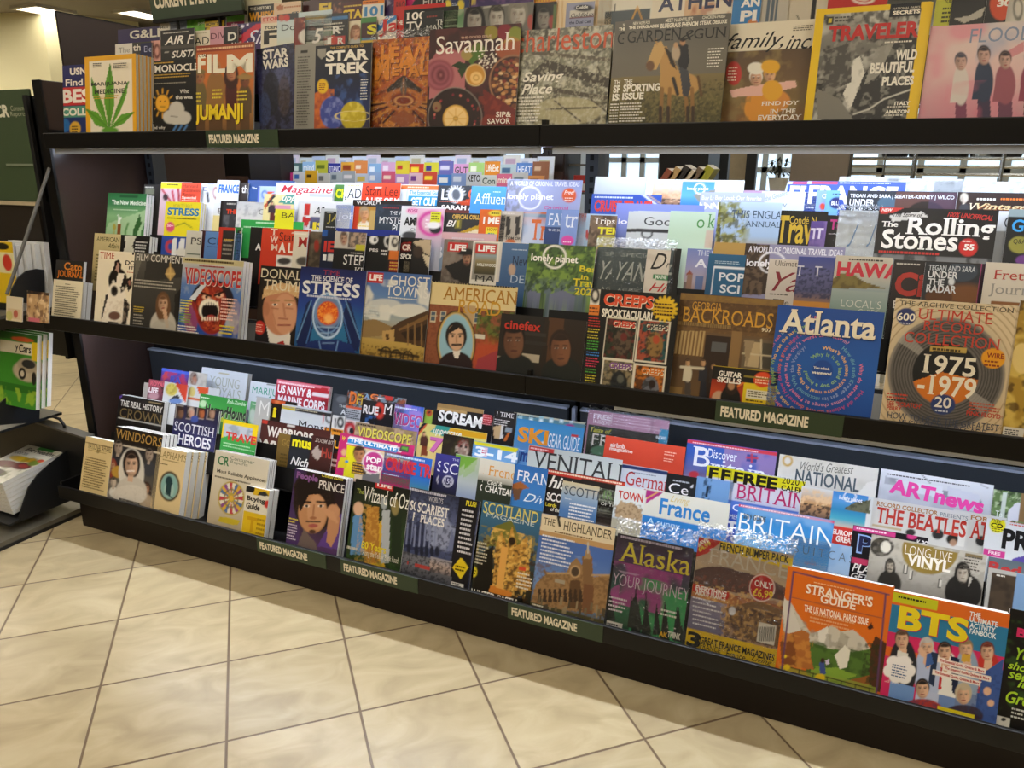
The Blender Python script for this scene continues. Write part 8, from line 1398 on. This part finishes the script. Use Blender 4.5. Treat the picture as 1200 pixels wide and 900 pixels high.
@mag('B3', 1, 914, 532, 'pale parks cover with script line over huge grey capitals', xr=1030)
def _(a): a.bg('cfcabc', 'd0ccc2', 'b4b8b4'); a.n(6, 'e0dcd4', .6); a.ring(923, 540, 5, 5.4, 1.6, 'c8a45a'); a.quadt("World's Greatest", (938, 551), (1000, 556), 11, '6a6a60', 'k'); a.t('NATIONAL', 931, 549, 1006, 567, '4c5a62', 'b'); a.p('e4e0d8', (1004, 580), (1016, 566), (1030, 562), (1030, 590))
@mag('B3', 2, 1033, 549, 'silver gallery-interior cover with fat hot-pink title', xr=1165)
def _(a): a.bg('dfe2e6', 'b8bcc6', 'a0a4b2'); a.r(1033, 549, 1170, 553, 'e0e2e6'); a.bars(1040, 554, 1150, 557, 1, '4a4a50', 1); a.p('8a8e9a', (1038, 558), (1150, 586), (1150, 594), (1036, 566)); a.p('d8dce4', (1050, 562), (1105, 570), (1105, 585), (1052, 572)); a.p('c8ccd8', (1110, 570), (1148, 580), (1148, 600), (1112, 592)); a.ln(1080, 556, 1090, 566, .8, '5a5a60'); a.ln(1150, 568, 1158, 572, 1, '3a3a40'); a.quadt('ARTnews', (1041, 577), (1151, 603), 18, 'ec4ca6', 'h'); a.n(8, 'd0d4dc', .4)
@mag('B3', 1, 1165, 573, 'leafy green photograph cover at the right edge', w=.2)
def _(a): a.bg('5a7444', '6a8450', '7a8a6a'); a.n(26, '2e3e24', .8, .48, .62); a.n(30, 'c8d8b0', .7, .52, .66); a.r(1175, 576, 1180, 610, 'c8d0c8'); a.p('d8d8e0', (1182, 598), (1190, 590), (1200, 588), (1204, 612), (1180, 610)); a.r(1198, 574, 1206, 612, '8a6a44'); a.t('To', 1166, 598, 1174, 606, 'e8ece8', 's')

# ================================================================== BOTTOM SHELF, back row
@mag('B4', 2, 237, 430, 'white royals book with pale grey serif title', xr=291, n=1, th=.011)
def _(a): a.bg('d4dae0', 'd8dce2'); a.t('YOUNG', 245, 440, 280, 452, 'b0b4a8', 's'); a.t('ROYALS', 245, 452, 281, 464, 'b0b4a8', 's'); a.r(257, 437, 269, 438.5, 'b8b08a')
@mag('B4', 2, 513, 472, 'ochre-topped cover peeking above the dripping title', w=.17)
def _(a): a.bg('a8844e', '5a4630')
@mag('B4', 2, 602, 483, 'cream and teal striped cover behind the ski cover', xr=686)
def _(a):
    a.bg('cfc8a8'); a.r(606, 486, 690, 520, '5a8a9a')
    for k in range(6): a.r(608+k*12, 486, 613+k*12, 496, 'a8c8cc'); a.e(610+k*12, 493, 2, 2, 'e8f0f0')
    a.e(667, 500, 6, 3, 'c03a8c'); a.bars(604, 485, 635, 487, 1, '4a4a3a')

build_magazines()

# ------------------------------------------------------------------ what stands in the literature stand
def plainmag(name, label, cat, w, h, th, loc, rot, art, px=60, group=None, raw=False):
    """a magazine whose cover art is given in fractions of the cover (0..1 across, 0..1 up)"""
    if not raw: root = empty(name, loc, rot); tag(root, label, cat, group)
    n = px; m = int(px*h/w); u, v = np.meshgrid(np.linspace(0, 1, n), np.linspace(0, 1, m)); C = np.zeros(u.shape+(3,)); T = []
    class K: pass
    k = K(); k.u, k.v = u, v
    def r(x0, y0, x1, y1, c): C[(u >= x0)*(u <= x1)*(v >= y0)*(v <= y1)] = lin(c)
    def e(cx, cy, rx, ry, c, a=1.): mk = np.clip((1-np.sqrt(((u-cx)/rx)**2+((v-cy)/ry)**2))*5+.5, 0, 1)[..., None]*a; C[:] = C*(1-mk)+lin(c)*mk
    def nz(sc, c, a, lo=.45, hi=.62, box=(0, 0, 1, 1)): mk = (np.clip((shift_noise(u, v*h/w, sc, 5)-lo)/(hi-lo), 0, 1)*a*(u >= box[0])*(u <= box[2])*(v >= box[1])*(v <= box[3]))[..., None]; C[:] = C*(1-mk)+lin(c)*mk
    def t(s, x0, y0, x1, y1, c, f='b'):
        co, F = glyphs(s, f); lo, hi = co.min(0), co.max(0); p = (co-lo)/(hi-lo)*[(x1-x0)*w, (y1-y0)*h]+[x0*w, y0*h]; T.append((np.stack([p[:, 0], np.full(len(p), -.0003), p[:, 1]], 1), F, lin(c)))
    k.r, k.e, k.n, k.t = r, e, nz, t; art(k)
    gf = [(j*n+i, j*n+i+1, (j+1)*n+i+1, (j+1)*n+i) for j in range(m-1) for i in range(n-1)]
    lay = [(np.stack([u.ravel()*w, 0*u.ravel(), v.ravel()*h], 1), gf, C.reshape(-1, 3))]+T
    if raw: return lay
    ink_mesh('front_cover', lay, root)
    MB().box(0, w-.001, .0004, th, .001, h-.001).build('page_block', PAGES, root)
    return root
def copies(root, n, step, label, group):
    for c in range(1, n+1):
        r = copy_tree(root); r.matrix_world = Matrix.Translation(Vector(step)*c) @ Matrix.LocRotScale(root.location, root.rotation_euler, None); r['label'] = label; r['group'] = group
        root['group'] = group
def A1(k): k.r(0, 0, 1, 1, 'd8b420'); k.r(0, .55, 1, .85, 'd8cfa0'); k.e(.8, .70, .13, .12, 'c23a2a'); k.r(0, .0, .9, .1, '1c1a16'); k.e(.7, .93, .2, .05, '2a2418')
p = un(9, 284, Y=1.74)
r = plainmag('magazine', 'yellow magazine with red disc in the stand\'s upper pocket', 'magazine', .20, p[2]-.853, .006, (p[0]-.2, 1.74, .853), (-.06, 0, 0), A1)
def A2(k): k.r(0, 0, 1, 1, 'c4c6c8'); k.r(0, 0, 1, .2, 'b0b2b4')
q = un(52, 288, Y=1.835)
r = plainmag('magazine', 'pale magazine behind the yellow one in the stand', 'magazine', .20, .24, .021, (p[0]-.196, 1.75, .853), (-.06, 0, 0), A2)
copies(r, 3, (.018, .0225, .002), 'one of the thick run of white page edges in the stand', 'white magazines in the stand')
def A3(k): k.r(0, 0, 1, 1, 'd2c4a6'); k.r(.1, .1, .9, .5, 'c8b290'); k.e(.6, .3, .14, .16, 'b05a48'); k.e(.2, .2, .2, .2, 'b8b06a')
p3 = un(2, 352, Y=1.62); plainmag('booklet', 'small cream booklet with a red dot at the stand\'s left edge', 'booklet', .085, .085, .004, (p3[0], 1.622, .851), (-.2, 0, 0), A3, 30)
def A4(k): k.r(0, 0, 1, 1, '2a221e'); k.r(0, 0, 1, .9, 'b89468'); k.n(6, 'e0c49a', .9); k.n(9, '6a4a34', .8, .5, .64); k.r(.1, 0, .6, .14, 'c86a7a')
p4 = un(25, 352, Y=1.64); plainmag('booklet', 'tan booklet with a heap of snacks beside the black cheek', 'booklet', .115, .105, .004, (p4[0], 1.645, .851), (-.2, 0, 0), A4, 40)
def A5(k):
    k.r(0, 0, 1, 1, '3f8a2c'); k.r(0, .9, 1, 1, '2a5a22'); k.e(.6, .92, .3, .03, 'c0522a'); k.r(0, .72, 1, .88, 'e0d8c0'); k.r(.86, .66, 1, .9, 'd8b820'); k.t('Cars', .52, .745, .84, .855, '16140f', 'b'); k.t('y', .42, .735, .5, .83, '16140f', 'b')
    k.e(.75, .5, .38, .14, 'b8aa90'); k.e(.75, .58, .26, .1, 'a89a82'); k.e(.78, .6, .18, .06, '2a2a2a'); k.e(.62, .46, .1, .08, '1c1a18'); k.e(.62, .46, .05, .04, 'c8bca4'); k.e(.93, .42, .06, .09, '1c1a18'); k.r(0, .2, 1, .3, '2a6a20'); k.n(6, 'a8c83a', .6, .5, .6, (0, 0, 1, .25))
p5 = un(25, 397, Y=1.66)
r = plainmag('magazine', 'green car magazine in the stand\'s middle pocket', 'magazine', .21, .275, .017, (p5[0]-.21, 1.665, p5[2]-.27), (-.2, 0, 0), A5)
copies(r, 2, (.006, .0175, .0024), 'white-edged copy behind the green car magazine', 'car magazines in the stand')
def A6(k):
    k.r(0, 0, 1, 1, 'ddd8c8'); k.r(.35, .9, .8, 1, '3a8a3a'); k.t('Eat Healthy', .16, .78, .98, .9, '1c1a18', 'b'); k.t('FOOD TIPS', .02, .70, .4, .76, '3a3a34', 'r'); k.e(.42, .60, .3, .07, 'd8b01e'); k.e(.68, .62, .14, .06, 'c89a1c'); k.e(.72, .45, .24, .09, '6a2a2a'); k.e(.76, .46, .12, .04, 'a83a34'); k.e(.34, .42, .28, .09, '7a2e24'); k.e(.2, .24, .2, .07, 'd8901e'); k.e(.45, .18, .3, .1, '4a3a34'); k.e(.86, .58, .12, .08, '7a9a3a'); k.e(.9, .66, .08, .04, 'd8583a'); k.n(9, '6a6a2a', .4, .55, .66, (0, .1, 1, .7))
TILT = math.radians(-82)
r = plainmag('magazine', 'healthy eating magazine with fruit lying on the low tray stack', 'magazine', .205, .26, .0165, (-2.997, 1.577, .227), (TILT, 0, 0), A6)
nrm = np.array([0, -math.sin(TILT)*0-math.cos(TILT)*-1*0, 0])
bk = Matrix.Rotation(TILT, 3, 'X') @ Vector((0, 1, 0))
copies(r, 7, tuple(bk*.0175), 'white-edged copy in the stack under the healthy eating magazine', 'healthy eating magazines on the low tray')

# ------------------------------------------------------------------ beyond the rack: next aisle seen through the gap
DB = mat('dark_brown_wood', '21130f', .45)
t = empty('bookcase', (-4.21, 3.1, 0)); tag(t, 'tall dark brown bookcase end behind the upper shelf at left', 'bookcase')
bx = un(66, 14, X=-4.2); by = un(185, 31, X=-4.2); O4 = (-4.21, 3.1, 0)
rel(MB().box(-4.215, -4.2, bx[1], bx[1]+1.9, 0, bx[2]), O4).build('side_panel', DB, t); rel(MB().box(-4.217, -4.198, bx[1]-.002, bx[1]+1.9, bx[2], bx[2]+.006), O4).build('top_cap', BLACK, t)
for k in range(5): rel(MB().box(-4.2, -4.19, bx[1]+.02, bx[1]+1.88, .2+k*.4, .22+k*.4), O4).build('shelf_board', DB, t)
t = empty('cabinet', (-3.2, 4.0, 0)); tag(t, 'dark low cabinet behind the post at the left of the gap', 'cabinet'); O5 = (-3.2, 4.0, 0)
g0, g1 = un(255, 190, Y=4.0), un(292, 190, Y=4.0)
rel(MB().box(g0[0]-.02, g1[0], 4.0, 4.3, 0, 1.9), O5).build('body', BLACK, t); rel(MB().box(g0[0], g1[0]-.02, 3.99, 4.0, .1, 1.3), O5).build('door', PANEL, t)

FY = 5.0
far = empty('magazine_rack', (-4.6, FY, 0)); tag(far, 'far rack of small bright magazines seen through the gap', 'magazine rack'); O6 = (-4.6, FY, 0)
f0, f1 = un(288, 200, Y=FY)[0], un(645, 200, Y=FY)[0]
rel(MB().box(f0, f1, FY+.22, FY+.26, 0, 1.34), O6).build('back_board', mat('far_rack_brown', '3a241c', .5), far)
rel(MB().box(f0, f1, FY-.08, FY-.065, .95, 1.10), O6).build('front_lip', BLACK, far); rel(MB().box(f0, f1, FY-.08, FY+.22, .94, .955), O6).build('board', BLACK, far); rel(MB().box(f0, f1, FY-.02, FY+.22, 0, .94), O6).build('plinth', BLACK, far)
for k in (1, 2): rel(MB().box(f0, f1, FY-.07+.095*k+.03, FY-.07+.095*k+.034, .955, 1.08+.06*k), O6).build('step_divider', BLACK, far)
L1 = [('f0e23a', '', 'b03a2a'), ('d8c4cc', '', 'c03a5a'), ('a8b0b4', '', '3a4048'), ('c83a8a', '', 'f0d0e0'), ('d8dce4', '', '3a6ac0'), ('d8a82a', '', '3a2a10'), ('c0c2c0', '', '6a6a6a'), ('a8b4bc', '', '5a6a7a'), ('9aa4b0', '', 'd8d8e0'), ('b8c4d8', '', 'c8b45a'), ('8aa8d8', '', 'e0e4f0'), ('c85a7a', '', 'f0d8d0'), ('b088c8', '', 'f0e0f0'), ('d8b8c8', '', '6a3a8a'), ('c84a3a', '', 'f0d83a'), ('3a78c8', '', 'e0e8f0'), ('7a94c8', '', 'c8d4e8'), ('c0c8d4', 'KETO', '1c1a1e'), ('c8d0d0', 'Con', '4a5a5a'), ('d0688c', 'mind', 'f0e8e0'), ('b8bcc0', '', '6a7a84'), ('c88a54', '', '5a2a10')]
L2 = [('dcdfe2', '', '8a929a'), ('d4d8de', '', '6a7a8a'), ('e2e6ea', 'INSPIRE', 'c03a4a'), ('4a6a6a', '', 'd0e0d8'), ('9cc4e4', 'mind', 'f0f4f8'), ('b8b83a', '', '5a6a1a'), ('26308a', 'TITANIC', 'e4e4f0'), ('dca43a', '', '8a3a1a'), ('d8884a', '', 'f0e0c8'), ('8ab4dc', '', 'e8f0f8'), ('d8a8cc', '', 'f0e4f0'), ('d8c83a', '', 'c03a3a'), ('c83a2a', '', 'f0d83a'), ('d8d03a', '', '3a3a8a'), ('6a6ab0', '', 'd8d8e8'), ('e0a0d0', 'GUT', '4a4a4a'), ('a8d07a', '', 'f0f4e0'), ('dc8a2a', 'LifeExt', 'f0e8d8'), ('b0c4c8', '', '4a6a8a'), ('5a86c8', 'HEAT', 'e0e8f4'), ('8a5a40', '', 'd0b090')]
def farart(bg, s, tc):
    def f(k):
        k.r(0, 0, 1, 1, bg); k.n(3, ('d8d0d8', 'c8c0a0', '8090a8')[int(bg[2:4], 16) % 3], .7, .5, .62, (0, 0, 1, .72)); k.e(.5, .4, .25, .2, tc, .7)
        if s: k.t(s, .08, .76, .92, .93, tc, 'b')
        else: k.r(.1, .79, .5+.06*(int(bg[:2], 16) % 6), .9, tc)
    return f
lay = []
L3 = [(('e4e6ea', 'dce4ee', 'e8dce4', 'd8e0dc', 'c8d4e4', 'e8e4d8')[i % 6], '', ('b8c0cc', 'c8a8b8', 'a8b8d0', 'c0b890')[i % 4]) for i in range(20)]
for L_, yy, zz, hh in ((L1, FY-.045, 1.055, .26), (L2, FY+.05, 1.115, .275), (L3, FY+.145, 1.165, .27)):
    n = len(L_)
    for i, (bg, s, tc) in enumerate(L_):
        x = f0+.02+(f1-f0-.06)*i/n; wd = (f1-f0)/n-.004; h_ = hh+.01*((i*7) % 3); M_ = np.array(Matrix.Rotation(-.12, 3, 'X')); O_ = np.array([x, yy+.004*(i % 2), zz])
        q = plainmag('', '', '', wd, h_, .004, None, None, farart(bg, s, tc), 14, raw=True)
        bx = MB().box(0, wd, .0004, .006, 0, h_); q.append((np.array(bx.v), bx.f, lin('d8d6d0')))
        lay += [(v @ M_.T+O_, F, c) for v, F, c in q]
tag(ink_mesh('magazines', lay, None), 'two rows of small bright magazines on the far rack in the gap', 'magazines', kind='stuff')
rel(MB().box(f0, f1, FY-.12, FY+.24, 1.60, 1.64), O6).build('added_upper_board', BLACK, far); rel(MB().box(f0+.05, f1-.05, FY-.10, FY-.07, 1.585, 1.597), O6).build('lamp_strip', LED, far)  # unseen board and lamp strip, added to brighten the far magazines

# dark cabinets and a leaning-book shelf between the two bays
def unx(x, Y): return un(x, 195, Y=Y)[0]
t = empty('cabinet', (unx(617, 5.2), 5.3, 0)); tag(t, 'dark brown cabinet right of the far rack', 'cabinet'); MB().box(0, unx(656, 5.2)-unx(617, 5.2), 0, .09, 0, 1.9).build('body', DB, t); MB().box(.01, unx(637, 5.2)-unx(617, 5.2), -.012, 0, .05, 1.85).build('door', DB, t); MB().box(unx(638, 5.2)-unx(617, 5.2), unx(655, 5.2)-unx(617, 5.2), -.012, 0, .05, 1.85).build('door', DB, t)
t = empty('side_shelf', (unx(658, 5.3), 5.42, 0)); tag(t, 'grey side shelf holding a red box left of the dark post', 'shelf')
ww = unx(690, 5.3)-unx(658, 5.3); zt = un(670, 192, Y=5.3)[2]
for z in (.5, .9, zt-.2, zt): MB().box(0, ww, 0, .3, z-.015, z).build('shelf_board', GREYB, t)
MB().box(-.02, 0, 0, .3, 0, 1.6).build('side_panel', DB, t); MB().box(ww, ww+.02, 0, .3, 0, 1.6).build('side_panel', DB, t)
bx_ = MB().box(0, .13, 0, .1, 0, .12).build('box', mat('red_box_card', 'b8352c', .5), None, .004); bx_.location = (unx(665, 5.3)+.0, 5.44, zt-.2); tag(bx_, 'red box with white label on the grey side shelf', 'box'); MB().box(.02, .11, -.0015, 0, .01, .06).build('label', mat('white_label', 'dcd8d4', .6), bx_)
# daylight windows behind
SKY = mat('daylight_pane', 'cfe6fa', .5, emit=DAYLIGHT); ALU = mat('aluminium_frame', 'aab6bc', .4, metal=.5)
def window(n, x0, x1, Y, z0, z1, bars, label):
    w = empty('window_%d' % n, (x0, Y, z0)); tag(w, label, 'window', kind='structure')
    MB().box(0, x1-x0, .02, .03, 0, z1-z0).build('pane', SKY, w)
    f = MB()
    for k in range(bars+1): xx = (x1-x0)*k/bars; f.box(xx-.03, xx+.03, -.03, .02, 0, z1-z0)
    for z in (0, (z1-z0)*.25, (z1-z0)*.5, (z1-z0)*.75, z1-z0): f.box(-.03, x1-x0+.03, -.03, .02, z-.03, z+.03)
    f.build('window_frame', ALU, w)
window(1, unx(690, 9), unx(775, 9), 9, .5, 2.4, 4, 'bright shop window behind the right of the dark post')
window(2, unx(880, 9), unx(930, 9), 9, .3, 2.4, 3, 'bright window behind the potted plant')
window(3, unx(985, 9), unx(1290, 9), 9, .3, 2.4, 6, 'wide bright window behind the wire shelving')
window(4, unx(590, 9), unx(618, 9), 9, .6, 2.2, 1, 'slim bluish window beyond the far rack')
# leaning-book display
t = empty('book_display', (unx(768, 4.6), 4.6, 0)); tag(t, 'black sloped book display seen through the right gap', 'display stand')
wB = unx(826, 4.6)-unx(768, 4.6); MB().box(0, wB, .1, .5, 0, 1.7).build('back', BLACK, t); MB().box(0, wB, -.1, .1, 0, un(790, 214, Y=4.6)[2]-.05).build('base', BLACK, t)
for k, (c, lb) in enumerate((('8a4a34', 'rust'), ('b89a6a', 'tan'), ('2a2624', 'black'), ('c8bca4', 'cream'), ('6a5a48', 'brown'), ('9a9a2a', 'olive'))):
    zb = un(790, 214, Y=4.6)[2]-.045
    b = MB().box(0, .05, 0, .19, 0, .15+.012*(k % 3)).build('book_cover', mat('book_'+lb, c, .5)); b.name = 'book'; b.location = (unx(772+k*8.5, 4.6), 4.5-.02, zb); b.rotation_euler = (0, 0.55, 0); tag(b, '%s book leaning right on the sloped black display' % lb, 'book', 'leaning books on the sloped display')
    pg = MB().box(.005, .045, .003, .186, .01, .1512+.012*(k % 3)).build('page_block', PAGES, b)
t = empty('partition', (unx(822, 5.25), 5.25, 0)); tag(t, 'dark navy partition right of the sloped book display', 'partition'); MB().box(0, unx(853, 5.25)-unx(822, 5.25), 0, .08, 0, 2.1).build('panel', NAVY, t); MB().box(-.01, unx(853, 5.25)-unx(822, 5.25)+.01, -.01, .09, 2.1, 2.13).build('cap', BLACK, t)
STONE = mat('beige_stone', 'b8aa8e', .7, bump=.3, bscale=30); CONC = mat('grey_brown_pillar', '7c7266', .7, bump=.3, bscale=25)
o = MB().box(unx(852, 6.5), unx(875, 6.5), 6.5, 6.9, 0, CZ).build('column', STONE); tag(o, 'beige stone pillar right of the navy partition', 'column', kind='structure')
o = MB().box(unx(874, 6.4), unx(886, 6.4), 6.4, 6.5, 0, CZ).build('column', mat('dark_column', '23262a', .5)); tag(o, 'thin dark column beside the beige stone pillar', 'column', kind='structure')
o = MB().box(unx(927, 5.2), unx(994, 5.2), 5.2, 5.6, 0, CZ).build('column', CONC); tag(o, 'wide grey-brown pillar in the right gap', 'column', kind='structure')
# potted plant on a ledge
Yp = 6.0; zp = un(913, 217, Y=Yp)[2]
o = MB().box(unx(896, Yp), unx(930, Yp), Yp-.1, Yp+.25, 0, zp-.06).build('plinth', mat('pale_plinth', 'c8ccc8', .6)); tag(o, 'pale plinth carrying the potted plant', 'plinth')
t = empty('potted_plant', (unx(913, Yp), Yp+.05, zp-.06)); tag(t, 'dark leafy plant in a white pot before the bright window', 'plant')
MB().lathe((0, 0, 0), [(.05, 0), (.07, .1), (.075, .11), (.065, .11), (.06, .1)]).build('pot', WHITE, t)
lf = MB(); q = np.random.default_rng(2)
for _ in range(60):
    c = np.array([.08*(q.random()-.5)*2, .08*(q.random()-.5)*2, .13+.12*q.random()]); d = q.normal(size=3); d /= np.linalg.norm(d); e_ = np.cross(d, [0, 0, 1]); e_ /= max(np.linalg.norm(e_), .01)
    lf.add([c-d*.03, c+e_*.012, c+d*.03, c-e_*.012], [(0, 1, 2, 3)])
lf.build('foliage', mat('dark_leaf', '1f2a1c', .5), t); MB().tube([(0, 0, .1), (.005, 0, .2)], .006).build('stem', mat('dark_stem', '2a2418', .7), t)
# wire shelving with cookware in front of the wide window
Yw = 5.4; t = empty('wire_shelving', (unx(992, Yw), Yw, 0)); tag(t, 'chrome wire shelving along the right of the gap', 'shelving'); wW = unx(1300, Yw)-unx(992, Yw)
for zpx in (186, 195, 204, 214):
    z = un(1050, zpx, Y=Yw)[2]; s = MB()
    for k in range(5): s.tube([(0, k*.08, z), (wW, k*.08, z)], .006 if k else .011, 6)
    s.build('wire_shelf', CHROME, t)
for x in (.02, wW*.28, wW*.62, wW-.02): MB().tube([(x, .0, 0), (x, .0, 1.75)], .014, 8).build('post', CHROME, t)
MB().tube([(unx(1036, Yw)-unx(992, Yw), -.05, 1.6), (unx(1036, Yw)-unx(992, Yw), -.05, un(1036, 208, Y=Yw)[2])], .006, 6).build('hanging_rod', CHROME, t); MB().lathe((unx(1036, Yw)-unx(992, Yw), -.05, un(1036, 210, Y=Yw)[2]), [(.004, 0), (.015, .01), (.004, .03)], 10).build('rod_knob', BLACK, t)
zt = un(1100, 186, Y=Yw)[2]+.012
for k, (x, rr) in enumerate(((1048, .09), (1084, .11), (1118, .10), (1152, .075), (1182, .10))):
    t = empty('pan', (unx(x, Yw), Yw+.16, zt)); m = CHROME if k == 3 else mat('black_enamel', '17181b', .35)
    tag(t, ('first black pan from the left on the wire shelf', 'second black pan from the left, widest on the wire shelf', 'black pan left of the shiny one', 'shiny steel pan among the black ones', 'last black pan at the right of the wire shelf')[k], 'pan', 'pans on the wire shelf')
    MB().lathe((0, 0, 0), [(rr*.8, 0), (rr, .06), (rr, .065), (rr*.97, .06), (rr*.75, .006)]).build('bowl', m, t); MB().tube([(rr*.98, 0, .055), (rr+.1, 0, .075)], .008).build('handle', m, t)
